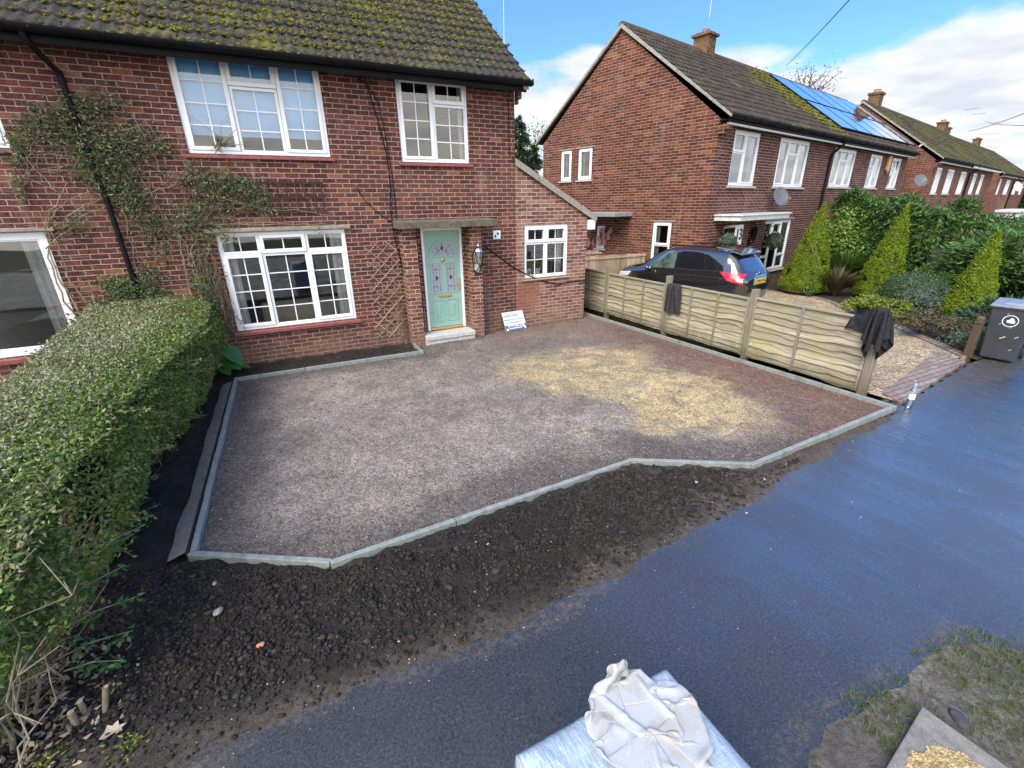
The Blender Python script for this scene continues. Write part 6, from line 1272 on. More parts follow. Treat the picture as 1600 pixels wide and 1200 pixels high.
# potted plants on the small window's sill
for x, lb, sd_ in ((4.98,'green leafy pot plant on the left of the small window sill',1),(5.22,'spiky pot plant on the small window sill right of the leafy one',2)):
    o = empty('potted_plant', (x,.17,1.07)); tag(o, lb, 'pot plant'); m = MB(); m.lathe([(.05,0),(.07,.13),(.075,.14),(.06,.135)], (0,0,0), 14); q = m.build('pot', WHITEP, smooth=True); q.parent = o
    rg = np.random.default_rng(sd_); P = np.stack([rg.normal(0,.02,26),rg.normal(0,.02,26),np.full(26,.13)],1); ax = nrm(np.stack([rg.normal(0,.5,26),rg.normal(0,.4,26),np.ones(26)],1)); V, F = leaves_np(P, rg.uniform(.15,.28,26), rg, np.array([0,-.8,.3]), .5, .34 if sd_ == 1 else .16, ax*3, .3); q = mesh_np('foliage', V, F, L_LIME if sd_ == 1 else L_GREEN); q.parent = o
# ------------------------------------------------------------------ clipped privet hedge
HX0, HX1, HY0, HY1, HT = -2.75, -1.08, -6.45, -.10, 1.20
root = empty('privet_hedge', (-1.9,-3.2,-.05)); tag(root, 'long clipped privet hedge dividing the two front gardens', 'hedge')
rg = np.random.default_rng(101)
def hx(y): return HX1-.04-.30*sstep(-1.2,-5.2,y)
def hedge_side_x(y, z): return hx(y)+.07*np.sin(np.clip(z/HT,0,1)*math.pi)*1.0-.16*sstep(.55,.0,z)-.10*sstep(-5.4,-6.5,y)+.30*(fbm(y*1.05+4,z*.9,103,3)-.5)-.16*np.clip((z-HT+.42)/.44,0,1)**2
def hedge_top_z(x, y): return HT+.05*(fbm(x*1.6,y*1.6,104,3)-.5)-.17*np.clip((x-hx(y)+.55)/.62,0,1)**2.2-.16*sstep(-5.9,-6.6,y)+.06*sstep(-1.2,-.2,y)
# top
n = 46000; y = rg.uniform(HY0,HY1,n); x0_ = -2.62-.09*y; x = x0_+(hx(y)+.05-x0_)*rg.uniform(0,1,n); z = hedge_top_z(x,y)-np.abs(rg.normal(0,.028,n))+.015
fr = sstep(.32,.52,fbm(x*1.1,y*.8,105,4)+.12*sstep(-1.6,-1.1,x)); k = rg.uniform(size=n) < (.8+.2*fr)*sstep(-6.6,-5.9,y+.4*rg.uniform(size=n))
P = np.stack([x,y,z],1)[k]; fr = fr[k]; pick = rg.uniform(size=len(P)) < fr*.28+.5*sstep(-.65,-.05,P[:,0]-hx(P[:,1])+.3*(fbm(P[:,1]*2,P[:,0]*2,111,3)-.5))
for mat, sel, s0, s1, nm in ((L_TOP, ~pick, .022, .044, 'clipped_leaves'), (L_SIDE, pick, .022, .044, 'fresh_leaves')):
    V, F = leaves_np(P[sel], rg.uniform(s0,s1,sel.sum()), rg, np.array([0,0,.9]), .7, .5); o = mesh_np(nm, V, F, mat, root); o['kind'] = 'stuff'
# right-hand side face, thinner low down where brown twigs show
n = 62000; y = rg.uniform(HY0-.1,HY1,n); z = rg.uniform(.02,HT-.10,n); x = hedge_side_x(y,z)-np.abs(rg.normal(0,.05,n))
dn = fbm(y*1.5,z*2.0,106,4); k = rg.uniform(size=n) < (.22+.78*sstep(.36,.52,dn+.13*sstep(.35,.8,z)-.10*sstep(.3,.0,z)-.10*sstep(-5.2,-6.2,y)+.04*sstep(-3,-1,y)))
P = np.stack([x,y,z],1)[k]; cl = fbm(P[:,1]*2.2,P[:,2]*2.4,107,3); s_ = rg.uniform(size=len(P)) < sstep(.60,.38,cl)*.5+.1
for mat, sel, nm in ((L_SIDE, ~s_, 'fresh_leaves'), (L_GREEN, s_, 'dark_leaves')):  # darker green leaves mixed in by noise
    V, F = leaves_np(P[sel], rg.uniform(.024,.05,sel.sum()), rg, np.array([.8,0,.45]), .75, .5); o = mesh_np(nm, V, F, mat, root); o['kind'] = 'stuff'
# protruding sprigs
m = MB(); Ps = []
for i in range(120):
    y = rg.uniform(-6.4,-.4); z = rg.uniform(.12,1.15); x = float(hedge_side_x(np.array([y]),np.array([z]))[0]); L_ = rg.uniform(.08,.26); d = nrm(np.array([1.0,rg.normal(0,.5),rg.uniform(-.3,.7)])); a = np.array([x-.08,y,z]); b = a+d*(L_+.06); m.tube([a,b], [.004,.002], 4); t = np.linspace(.35,1,14)[:,None]; Ps.append(a+(b-a)*t+rg.normal(0,.008,(14,3)))
m.build('sprig', TWIG, root)['kind'] = 'stuff'; Ps = np.concatenate(Ps); V, F = leaves_np(Ps, rg.uniform(.028,.046,len(Ps)), rg, np.array([.3,0,.8]), .6, .48); o = mesh_np('sprig_leaves', V, F, L_SIDE, root); o['kind'] = 'stuff'
# the low leafy shoots over the soil in front
Ps = []
for (px, py, pz, qx, qy, qz) in ((-1.55,-6.05,.25,-1.12,-6.02,.32),(-1.55,-6.15,.15,-1.18,-6.12,.16),(-1.6,-6.0,.35,-1.2,-5.85,.45),(-1.5,-6.2,.1,-1.22,-6.25,.08),(-1.45,-5.6,.4,-1.15,-5.5,.5)):
    a, b = np.array([px,py,pz]), np.array([qx,qy,qz]); m = MB(); m.tube([a,(a+b)/2+np.array([0,0,.03]),b], [.005,.004,.002], 5); m.build('shoot', BARK_P, root)
    for t in np.linspace(.35,1,22): Ps.append(a+(b-a)*t+rg.normal(0,.022,3))
Ps = np.array(Ps); V, F = leaves_np(Ps, rg.uniform(.045,.065,len(Ps)), rg, np.array([.2,0,1.0]), .45, .46); mesh_np('shoot_leaves', V, F, leaf('bright_shoot', [(.03,.12,.03),(.05,.17,.04),(.09,.24,.05)], .4, .3), root)
# woody inside: branch mass and many fine twigs
n = 24; us = np.linspace(0,1,n); m = MB(); vs = []; ny = 40; prof = [(-.95,.02),(-.30,.02),(-.18,.5),(-.18,.95),(-.26,1.04),(-.9,1.06),(-1.15,1.06),(-1.2,.02)]
for j in range(ny+1):
    y = HY0+1.25+(HY1-.02-HY0-1.25)*j/ny; w1 = .10*(fbm(np.array([y*2.2]),np.array([.5]),108,3)[0]-.5)
    for a, b in prof: vs.append((float(hx(y))+a*1.0+w1-.16*max(0,(.5-b))*0, y, b))
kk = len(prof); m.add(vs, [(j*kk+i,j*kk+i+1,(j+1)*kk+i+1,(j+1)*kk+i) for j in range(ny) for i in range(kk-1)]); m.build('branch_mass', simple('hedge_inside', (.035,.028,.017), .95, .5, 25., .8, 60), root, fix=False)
m = MB()
for i in range(900):
    y = rg.uniform(-6.5,-.3); a = np.array([float(hx(y))-rg.uniform(.12,.45), y, rg.uniform(0,.75)]); d = nrm(np.array([rg.uniform(.2,.9),rg.normal(0,.55),rg.uniform(.2,1.2)])); L_ = rg.uniform(.15,.42); mid = a+d*L_*.5+rg.normal(0,.02,3); e = a+d*L_+rg.normal(0,.03,3)
    e[0] = min(e[0], float(hedge_side_x(np.array([e[1]]),np.array([e[2]]))[0])-.0); m.tube([a,mid,e], [.005,.004,.002], 3, 0, False)
o = m.build('twigs', TWIG, root, fix=False); o['kind'] = 'stuff'
# crooked bare stems at the street end
def crook(base, top, r0, r1, k=9, wob=.05, seed=0):
    r = np.random.default_rng(seed); a, b = np.array(base), np.array(top); t = np.linspace(0,1,k)[:,None]; p = a+(b-a)*t+r.normal(0,wob,(k,3))*np.sin(t*math.pi)
    return p, np.linspace(r0,r1,k)
st = [((58,1120,-.05),(62,850),.030),((40,1190,-.05),(-20,960),.026),((75,1010,.22),(-10,915),.012),((12,1090,.0),(40,860),.016)]
for i, (bx, tx, r0) in enumerate((((-1.66,-6.50,-.08),(-1.72,-6.10,1.02),.021),((-1.74,-6.62,-.08),(-1.95,-6.40,1.0),.026),((-1.70,-6.55,-.08),(-1.82,-6.2,.98),.017),((-1.64,-6.30,-.08),(-1.52,-5.9,1.0),.013),((-1.62,-6.51,-.08),(-1.60,-6.25,.95),.010),((-1.80,-6.7,-.08),(-2.05,-6.6,.9),.020))):
    p, rr_ = crook(bx, tx, r0*.68, r0*.36, 11, .055, 200+i); m = MB(); m.tube(p, rr_, 8); 
    for j in range(3,10):
        a = p[j]; b = a+np.array([rg.normal(0,.16),rg.normal(0,.16),rg.uniform(.05,.28)]); c = b+np.array([rg.normal(0,.1),rg.normal(0,.1),rg.uniform(0,.15)]); m.tube([a,b,c], [rr_[j]*.5,rr_[j]*.32,.002], 5)
        for q in range(3): d = b+np.array([rg.normal(0,.12),rg.normal(0,.12),rg.uniform(-.02,.2)]); m.tube([b,d], [.004,.0015], 4)
    m.build('stem', BARK_P, root, smooth=True)
m = MB()
for i in range(46):
    a = np.array([rg.uniform(-2.0,-1.5), rg.uniform(-6.75,-6.1), rg.uniform(-.05,.5)]); p = [a]
    for j in range(4): p.append(p[-1]+np.array([rg.normal(.02,.07),rg.normal(.03,.07),rg.uniform(.06,.20)]))
    m.tube(p, [.0055,.005,.004,.003,.0015], 5, 0, False)
m.build('bare_twigs', BARK_P, root, fix=False)['kind'] = 'stuff'
n = 3200; P = np.stack([rg.uniform(-2.3,-1.28,n),rg.uniform(-6.72,-5.7,n),rg.uniform(.55,1.12,n)],1); k = rg.uniform(size=n) < sstep(.42,.62,fbm(P[:,1]*3,P[:,2]*3+P[:,0],109,3)+.25*sstep(.75,1.1,P[:,2])); V, F = leaves_np(P[k], rg.uniform(.024,.042,k.sum()), rg, np.array([.4,-.2,.7]), .7, .5); o = mesh_np('fresh_leaves', V, F, L_SIDE, root); o['kind'] = 'stuff'
# weeds at the bottom left corner
for i, (px, py, lb) in enumerate(((205,1165,'small bright weed by the pale fallen leaf'),(75,1190,'bright weed tuft at the bottom left corner of the ground'))):
    P0 = on_z(px, py, -.05); r2 = np.random.default_rng(300+i); Pw = P0+np.stack([r2.normal(0,.05,70),r2.normal(0,.03,70),np.abs(r2.normal(0,.03,70))],1); V, F = leaves_np(Pw, r2.uniform(.015,.035,70), r2, np.array([0,0,1.]), .6, .4); o = empty('weed', P0); tag(o, lb, 'weed'); q = mesh_np('foliage', V-P0, F, L_LIME); q.parent = o; m = MB(); m.tube([(0,0,-.03),(.02,0,.02),(.05,.01,.03)], .003, 4); q = m.build('stem', L_LIME); q.parent = o

# ------------------------------------------------------------------ generic plant builders
def blob_leaves(c, rad, n, s0, s1, rng, shell=.35, clumps=14, up=.5, sq=1.0):
    """leaves in clumps spread through an uneven ellipsoid"""
    c = np.array(c); rad = np.array(rad); d = nrm(rng.normal(size=(clumps,3))); d[:,2] = np.abs(d[:,2])*.9-.25; cc = d*rng.uniform(.45,.85,(clumps,1)); ri = rng.uniform(.28,.52,clumps)
    w = rng.integers(0,clumps,n); dd = nrm(rng.normal(size=(n,3))); q = cc[w]+dd*(ri[w]*(1-shell*rng.uniform(0,1,n)**2))[:,None]; P = c+q*rad
    V, F = leaves_np(P, rng.uniform(s0,s1,n), rng, dd*.9+np.array([0,0,up]), .6, .48); return V, F
def shrub(name, P, rad, n, s0, s1, mat, label, cat, seed, clumps=12, core=True, stems=4, group=None):
    """P is the point on the ground"""
    r = np.random.default_rng(seed); o = empty(name, P); tag(o, label, cat, group); c = np.array([0,0,rad[2]*.85])
    V, F = blob_leaves(c, rad, n, s0, s1, r, clumps=clumps); q = mesh_np('foliage', V, F, mat); q.parent = o
    m = MB()
    for i in range(stems): a = r.uniform(0,6.28); e = np.array([math.cos(a)*rad[0]*.45,math.sin(a)*rad[1]*.45,rad[2]*r.uniform(.8,1.3)]); m.tube([(0,0,-.1),tuple(e*.5+r.normal(0,.03,3)),tuple(e)], [.02,.015,.006], 5)
    q = m.build('stems', BARK_D); q.parent = o
    if core:
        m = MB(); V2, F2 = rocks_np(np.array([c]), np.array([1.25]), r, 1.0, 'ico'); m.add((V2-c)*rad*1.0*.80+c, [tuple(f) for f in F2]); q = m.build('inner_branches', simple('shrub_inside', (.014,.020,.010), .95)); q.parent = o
    return o
def gpt(px, py):
    P = on_z(px, py, 0.)
    for _ in range(40): P = on_z(px, py, float(gz(np.array([P[0]]),np.array([P[1]]))[0])-.03)
    return P

# three golden conifers
def cone(P, h, r0, label, seed, lean=(0,0)):
    r = np.random.default_rng(seed); o = empty('golden_conifer', P); tag(o, label, 'conifer', 'clipped golden conifers in the neighbouring bed'); n = 24000
    t = 1-np.sqrt(r.uniform(0,1,n)*.999); a = r.uniform(0,6.283,n); rad = r0*(1-t)**.92*(1+.17*(fbm(a*2.2,t*8,seed,4)-.5)*2)*(1-.22*sstep(.10,.0,t))+.02; depth = np.abs(r.normal(0,.05,n)); rr_ = np.maximum(rad-depth,.01); z = t*h+.04
    d = np.stack([np.cos(a),np.sin(a),np.zeros(n)],1); Pn = d*rr_[:,None]; Pn[:,2] = z; Pn[:,0] += lean[0]*t; ax = d*.55+np.array([0,0,1.0])
    gap = fbm(a*2.5+3,t*9,seed+9,4) > .34; Pn, d, ax = Pn[gap], d[gap], ax[gap]; n = len(Pn); V, F = leaves_np(Pn, r.uniform(.035,.095,n), r, d*1.0, .7, .36, ax*1.1, .65); q = mesh_np('foliage', V, F, L_GOLD); q.parent = o
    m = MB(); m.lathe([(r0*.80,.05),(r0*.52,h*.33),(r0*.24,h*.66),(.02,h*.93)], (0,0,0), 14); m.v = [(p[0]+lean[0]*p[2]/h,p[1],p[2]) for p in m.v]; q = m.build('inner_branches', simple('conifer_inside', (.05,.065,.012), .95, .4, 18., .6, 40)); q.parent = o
    m = MB(); m.tube([(0,0,-.1),(0,0,.3)], .07, 8); q = m.build('trunk', BARK_D); q.parent = o
cone((16.3,.9,-.45), 2.90, .80, 'golden conifer nearest the neighbouring house wall', 401, (.30,0)); cone((17.4,-.9,-.45), 2.80, .68, 'golden conifer in the middle between the round bush and the hedge', 402, (.45,0)); cone((14.35,-4.25,-.14), 1.95, .47, 'golden conifer nearest the wheelie bin', 403, (.30,0))

P = gpt(1425,462); P[2] -= .02
def boxball(P, r0, label):
    r = np.random.default_rng(410); o = empty('box_ball', P); tag(o, label, 'topiary bush'); n = 9000; d = nrm(r.normal(size=(n,3))); k = d[:,2] > -.5; d = d[k]; rr_ = r0*(1+.05*(fbm(d[:,0]*4+5,d[:,1]*4+d[:,2]*3,411,3)-.5)); Pn = d*(rr_*r.uniform(.93,1.,len(d)))[:,None]*np.array([1.15,1.15,.80])+np.array([0,0,r0*.6])
    V, F = leaves_np(Pn, r.uniform(.03,.06,len(d)), r, d*1.3, .6, .5); q = mesh_np('foliage', V, F, leaf('box_leaf', [(.03,.075,.025),(.05,.11,.035),(.085,.155,.05)], .4, .15)); q.parent = o
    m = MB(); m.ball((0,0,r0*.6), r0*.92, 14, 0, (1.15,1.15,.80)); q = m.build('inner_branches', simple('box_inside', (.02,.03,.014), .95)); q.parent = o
boxball((15.9,-2.55,-.38), .74, 'rounded clipped green bush between two golden conifers')
# spiky clump, small shrubs along the gravel edge
def spiky(P, h, n, mat, label, seed, wd=.03, name='spiky_plant'):
    r = np.random.default_rng(seed); a = r.uniform(0,6.283,n); ln = r.uniform(.55,1,n)*h; lean = r.uniform(.15,.95,n); d = np.stack([np.cos(a),np.sin(a),np.zeros(n)],1); s_ = np.stack([-np.sin(a),np.cos(a),np.zeros(n)],1)*wd; b = d*.04; up = np.array([0,0,1.]); mid = b+d*(ln*lean*.45)[:,None]+up*(ln*.55)[:,None]; tip = b+d*(ln*lean)[:,None]+up*(ln*(1-.35*lean))[:,None]
    V = np.stack([b-s_*.6,b+s_*.6,mid+s_,mid-s_,tip],1).reshape(-1,3); i = np.arange(n)*5; F = np.concatenate([np.stack([i,i+1,i+2],1),np.stack([i,i+2,i+3],1),np.stack([i+3,i+2,i+4],1)]); o = mesh_np(name, V+np.array(P), F, mat, None, P); tag(o, label, 'plant'); return o
spiky(gpt(1303,462), 1.15, 420, L_BROWN, 'brownish spiky clump between two golden conifers', 421, .022)
spiky((18.6,.9,-.45), 1.6, 500, L_GREEN, 'dark green upright grassy clump behind the spiky brown one', 422, .03)
shrub('shrub', (19.9,1.5,-.5), (1.25,1.15,1.75), 6500, .09, .17, leaf('bright_laurel', [(.06,.12,.02),(.10,.18,.03),(.16,.26,.045),(.24,.32,.06)], .35, .25), 'bright yellow green bush with a domed top beside the neighbouring downpipe', 'shrub', 429, 18)
Q = [((1350,492),(.62,.5,.34),1900,.05,.10,L_LIME,'low lime and yellow variegated shrub at the gravel edge',430,'shrub'),
 ((1262,462),(.30,.25,.16),420,.05,.09,L_GREEN,'tiny green plant at the foot of the first golden conifer',431,'plant'),
 ((1392,498),(.45,.4,.30),1100,.05,.10,L_LIME,'small yellow green plant just behind the draped black jacket',432,'plant'),
 ((1402,478),(.75,.6,.42),2400,.04,.09,L_GREY,'silvery green shrub in front of the rounded bush',433,'shrub'),
 ((1446,492),(.80,.65,.44),2700,.04,.09,L_GREY,'wide silvery shrub left of the nearest golden conifer',434,'shrub'),
 ((1440,522),(.55,.4,.36),1600,.04,.08,L_BROWN,'brown leaved bush behind the black jacket',435,'shrub'),
 ((1478,530),(.42,.32,.30),1200,.035,.07,L_BROWN,'small bronze twiggy bush at the edge of the gravel',436,'shrub'),
 ((1500,545),(.40,.30,.20),900,.03,.06,L_GREY,'low blue green ground plant left of the brown post',437,'plant'),
 ((1535,540),(.30,.25,.22),700,.03,.06,L_GREEN,'little green plant right behind the brown post',438,'plant')]
for (px, rad, n, s0, s1, mt, lb, sd_, cat) in Q: shrub('shrub' if cat == 'shrub' else 'garden_plant', tuple(gpt(*px)), rad, n, s0, s1, mt, lb, cat, sd_, 10)
m = MB(); P = gpt(1353,455); m.tube([(0,0,-.1),(.02,0,.5),(.05,0,.98)], [.05,.045,.05], 7); m.tube([(.05,0,.95),(.2,.05,1.08),(.3,.05,1.05)], [.035,.025,.015], 6); m.tube([(.05,0,.9),(-.1,0,1.0)], [.03,.015], 6); o = m.build('bare_stump', BARK_P, smooth=True); o.location = P; tag(o, 'pale bare forked stump in front of the middle golden conifer', 'stump')
# laurel hedge between the two halves of the next pair
def hedge_block(name, p0, p1, w, z0, z1, n, s0, s1, mat, label, seed, dips=.25):
    r = np.random.default_rng(seed); p0 = np.array(p0); p1 = np.array(p1); Ln = np.linalg.norm(p1-p0); d = (p1-p0)/Ln; nn = np.array([-d[1],d[0]]); o = empty(name, ((p0+p1)[0]/2,(p0+p1)[1]/2,z0)); tag(o, label, 'hedge'); base = np.array(o.location)
    t = r.uniform(0,Ln,n); s_ = r.uniform(-1,1,n); f = r.uniform(size=n); ht = z0+(z1-z0)*(1+dips*(fbm(t*.9,s_*1.2+3,seed,4)-.5)*2*.6); wob = 1+.3*(fbm(t*1.1,f*3,seed+1,3)-.5)
    ist = f < .42; z = np.where(ist, ht-np.abs(r.normal(0,.10,n)), z0+(ht-z0)*r.uniform(0,1,n)); sx = np.where(ist, s_*w/2*wob, np.where(f < .90, -1, 1)*w/2*wob-np.sign(np.where(f<.90,-1,1))*np.abs(r.normal(0,.10,n)))
    P = np.stack([p0[0]+d[0]*t+nn[0]*sx, p0[1]+d[1]*t+nn[1]*sx, z],1); b = np.stack([np.where(ist,0,np.sign(sx)*nn[0]),np.where(ist,0,np.sign(sx)*nn[1]),np.where(ist,1.,.35)],1)
    V, F = leaves_np(P-base, r.uniform(s0,s1,n), r, b, .75, .42); q = mesh_np('foliage', V, F, mat); q.parent = o
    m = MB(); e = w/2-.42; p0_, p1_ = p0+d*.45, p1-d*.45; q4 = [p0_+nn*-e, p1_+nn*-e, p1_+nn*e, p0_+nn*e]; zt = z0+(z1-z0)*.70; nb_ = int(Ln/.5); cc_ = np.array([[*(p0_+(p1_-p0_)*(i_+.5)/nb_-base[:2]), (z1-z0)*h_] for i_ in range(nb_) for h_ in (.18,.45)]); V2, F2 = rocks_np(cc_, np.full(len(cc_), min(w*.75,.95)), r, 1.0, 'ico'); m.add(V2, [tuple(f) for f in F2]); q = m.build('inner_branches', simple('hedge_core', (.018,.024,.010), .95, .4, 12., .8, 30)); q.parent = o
    return o
hedge_block('laurel_hedge', (20.9,2.6), (18.9,-1.9), 1.3, -.5, 2.35, 15000, .10, .20, L_LAUREL, 'tall laurel hedge starting beside the black downpipe of the neighbouring house', 441, .5)
hedge_block('clipped_hedge', (22.5,2.4), (22.0,-3.4), 1.6, -.5, 1.75, 14000, .09, .18, L_GREEN, 'lower evergreen hedge behind the middle golden conifer', 443, .35)
# feathery dark conifers at the right
def feather(P, rad, n, mat, label, seed, clumps=26, name='spreading_conifer'):
    r = np.random.default_rng(seed); o = empty(name, P); tag(o, label, 'conifer'); R_ = np.array(rad); Vs = []; m = MB()
    for i in range(clumps):
        dd = nrm(r.normal(size=3)); dd[2] = abs(dd[2])*1.0-.15; tip = dd*R_*r.uniform(.75,1.0)+np.array([0,0,R_[2]*.55]); a = np.array([0,0,R_[2]*.5])*r.uniform(.2,1); m.tube([a,(a+tip)/2+np.array([0,0,.1]),tip], [.03,.02,.006], 4, 0, False); k = n//clumps; t = r.uniform(.25,1.05,k)**.7
        P_ = a+(tip-a)*t[:,None]+r.normal(0,1,(k,3))*(.07+.10*(1-t))[:,None]*R_*.9; P_[:,2] -= .06*t*r.uniform(0,1,k); Vs.append(leaves_np(P_, r.uniform(.10,.20,k), r, np.array([0,0,1.1]), .55, .26, nrm(tip-a)[None]*2.2, .55))
    V, F = cat_np(Vs); q = mesh_np('foliage', V, F, mat); q.parent = o; m.tube([(0,0,-.3),(0,0,R_[2]*.9)], [.09,.03], 7); q = m.build('trunk', BARK_D); q.parent = o
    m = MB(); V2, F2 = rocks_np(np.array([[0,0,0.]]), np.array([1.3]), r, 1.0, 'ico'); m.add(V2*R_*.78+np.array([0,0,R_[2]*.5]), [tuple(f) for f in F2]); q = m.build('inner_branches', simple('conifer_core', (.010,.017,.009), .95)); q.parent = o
FEA = leaf('feather_green', [(.028,.075,.02),(.055,.125,.03),(.095,.19,.042),(.14,.25,.06)], .55, .2)
feather((17.3,-3.7,-.35), (1.75,1.5,1.60), 24000, FEA, 'broad feathery green conifer behind the nearest golden conifer', 451, 44); feather((17.0,-5.3,-.2), (1.5,1.1,1.55), 20000, FEA, 'feathery conifer at the right edge above the wheelie bin', 452, 40)
feather((13.2,-5.15,-.12), (.85,.6,.55), 3600, leaf('dull_green', [(.02,.045,.02),(.035,.07,.03),(.06,.10,.045)], .55, .15), 'dull dark green low conifer behind the wheelie bin and post', 453, 22); feather((18.4,-2.3,-.4), (1.2,.9,1.15), 5000, leaf('blue_dark', [(.012,.035,.020),(.022,.055,.032),(.04,.08,.05)], .5, .15), 'dark blue green bush between the middle and nearest golden conifers', 454, 28)

# ------------------------------------------------------------------ trees behind
def dark_conifer(P, h, r0, label, seed, n=9000, mat=None):
    r = np.random.default_rng(seed); o = empty('conifer_tree', P); tag(o, label, 'tree', 'trees behind the houses'); Vs = []; m = MB(); m.tube([(0,0,-.3),(0,0,h*.96)], [.16,.02], 8); k = 120
    for i in range(k):
        t = (i+.5)/k; z = h*(.06+.93*t); ln = r0*(1-t)**.8*r.uniform(.65,1.12)+.12; a = r.uniform(0,6.28); d = np.array([math.cos(a),math.sin(a),-.12]); tip = np.array([0,0,z])+d*ln; q = max(12, int(n/k*(1.7*(1-t)+.25))); tt = r.uniform(.12,1.0,q)
        Vs.append(leaves_np(np.array([0,0,z])+d*ln*tt[:,None]+r.normal(0,.10,(q,3))*(.5+ln*.25), r.uniform(.14,.32,q), r, np.array([0,0,1.]), .7, .3, d[None]*1.5, .6))
        if i % 3 == 0: m.tube([(0,0,z),tuple(tip)], [.03,.008], 4, 0, False)
    V, F = cat_np(Vs); q = mesh_np('crown', V, F, mat or L_DKCON); q.parent = o; q = m.build('trunk', BARK_D); q.parent = o
dark_conifer((18.2,26.0,-.5), 9.3, 2.8, 'dark conifer rising just right of the near house corner', 501, 22000); dark_conifer((20.4,27.5,-.5), 7.6, 2.7, 'second dark conifer in the gap between the houses', 502, 18000); dark_conifer((16.2,24.5,-.5), 7.2, 2.7, 'lower dark conifer hugging the near house wall line', 503, 16000)
def broad_tree(P, h, rad, n, mat, label, seed, dens=1.0, leafy=True, lean=0., s0=.12, s1=.26):
    r = np.random.default_rng(seed); o = empty('broadleaf_tree' if leafy else 'bare_tree', P); tag(o, label, 'tree', 'trees behind the houses'); m = MB(); tips = []
    def grow(a, d, ln, rr_, lv):
        b = a+d*ln; mid = (a+b)/2+r.normal(0,ln*.05,3); m.tube([a,mid,b], [rr_,rr_*.8,rr_*.6], 5 if lv < 2 else 4, 0, False)
        if lv >= 4: tips.append(b); return
        for _ in range(3 if lv < 3 else 4): nd = nrm(d+r.normal(0,.48,3)+np.array([0,0,.14])); grow(b, nd, ln*r.uniform(.55,.8), rr_*.58, lv+1)
        tips.append(b)
    grow(np.array([0,0,-.3]), np.array([0,0,1.]), h*.36, .02*h, 0); q = m.build('trunk', BARK_D, fix=False); q.parent = o; T = np.array(tips)
    if leafy or n:
        w = r.integers(0,len(T),n); Pn = T[w]+r.normal(0,h*(.045 if leafy else .025),(n,3)); V, F = leaves_np(Pn, r.uniform(s0,s1,n), r, np.array([0,0,.7]), .8, .5); q = mesh_np('crown', V, F, mat); q.parent = o
broad_tree((35.6,18.5,-.5), 14.0, 0, 1500, L_BROWN, 'nearly leafless tree peeping over the ridge of the solar panelled roof', 511, leafy=False, s0=.10, s1=.2)
for i, (x, y, h, lb) in enumerate(((92,17.0,5.2,'green tree beyond the last house at the right edge'),(100,20.5,7.0,'taller distant tree at the end of the street'))): broad_tree((x,y,-.6), h, 0, 2600, L_GREEN, lb, 520+i, s0=.25, s1=.55)
broad_tree((22.5,30.,-.5), 8.8, 0, 2600, L_GREEN, 'green tree farthest back in the gap between the houses', 531)
# a pale garage roof at the end of the street
m = MB(); P = on_z(1572,331,1.0); m.hexa([(P[0]-3,P[1]-2.,-.6),(P[0]+4,P[1]-2.,-.6),(P[0]+4,P[1]+3,-.6),(P[0]-3,P[1]+3,-.6),(P[0]-3,P[1]-2.,1.0),(P[0]+4,P[1]-2.,1.0),(P[0]+4,P[1]+3,1.0),(P[0]-3,P[1]+3,1.0)]); m.box(P[0]-3.2,P[0]+4.2,P[1]-2.2,P[1]+3.2,1.001,1.25)
o = m.build('garage', SKYCAR, loc=(P[0],P[1],-.6), bevel=.03); tag(o, 'low pale flat roofed garage at the end of the street', 'garage')

# ------------------------------------------------------------------ climber on the near wall
root = empty('climbing_plant', (-1.5,-.12,-.05)); tag(root, 'straggly evergreen climber with bare stems spreading over the brick wall', 'climber')
rg = np.random.default_rng(601)
def wp(px, py, off=-.06): q = on_y(px, py, off); return np.array(q)
CL = [(95,175,55,26,300),(150,160,50,22,260),(60,200,36,30,220),(130,215,60,34,620),(175,235,50,36,560),(215,225,36,26,220),(150,260,45,28,420),(190,290,40,30,420),(215,325,32,30,330),(235,360,22,24,170),(25,230,16,36,160),(30,290,14,22,70),(255,230,22,14,70),(300,270,40,18,150),(345,285,45,22,330),(380,300,34,22,300),(405,315,22,18,130),(320,320,36,22,160),(300,345,28,26,160),(345,345,34,10,60),(330,370,16,20,70),(275,350,22,30,110),(255,395,14,26,80),(235,430,18,22,150),(185,445,36,14,300),(225,460,34,14,320),(310,400,20,30,110),(315,440,18,28,150),(115,350,30,16,90),(420,330,20,12,30),(440,330,14,10,20),(500,355,8,8,8),(340,225,9,12,26),(350,365,14,12,40)]
Ps = []; Gs = []
for (px, py, rx, ry, n) in CL:
    n = int(n*1.5); q = rg.normal(0,.55,(n,2))
    for a, b in q: Ps.append(wp(px+a*rx, py+b*ry, -abs(rg.normal(.02,.07))-.015))
Ps = np.array(Ps); Ps = Ps[(Ps[:,2] > .9)]; sel = rg.uniform(size=len(Ps)) < .28+.3*(Ps[:,2] < 1.6)
for mt, s_, nm in ((L_CLIMB, ~sel, 'foliage'), (L_GREEN, sel, 'green_foliage')):
    V, F = leaves_np(Ps[s_], rg.uniform(.035,.075,s_.sum()), rg, np.array([0,-.9,.35]), .8, .36); mesh_np(nm, V, F, mt, root)
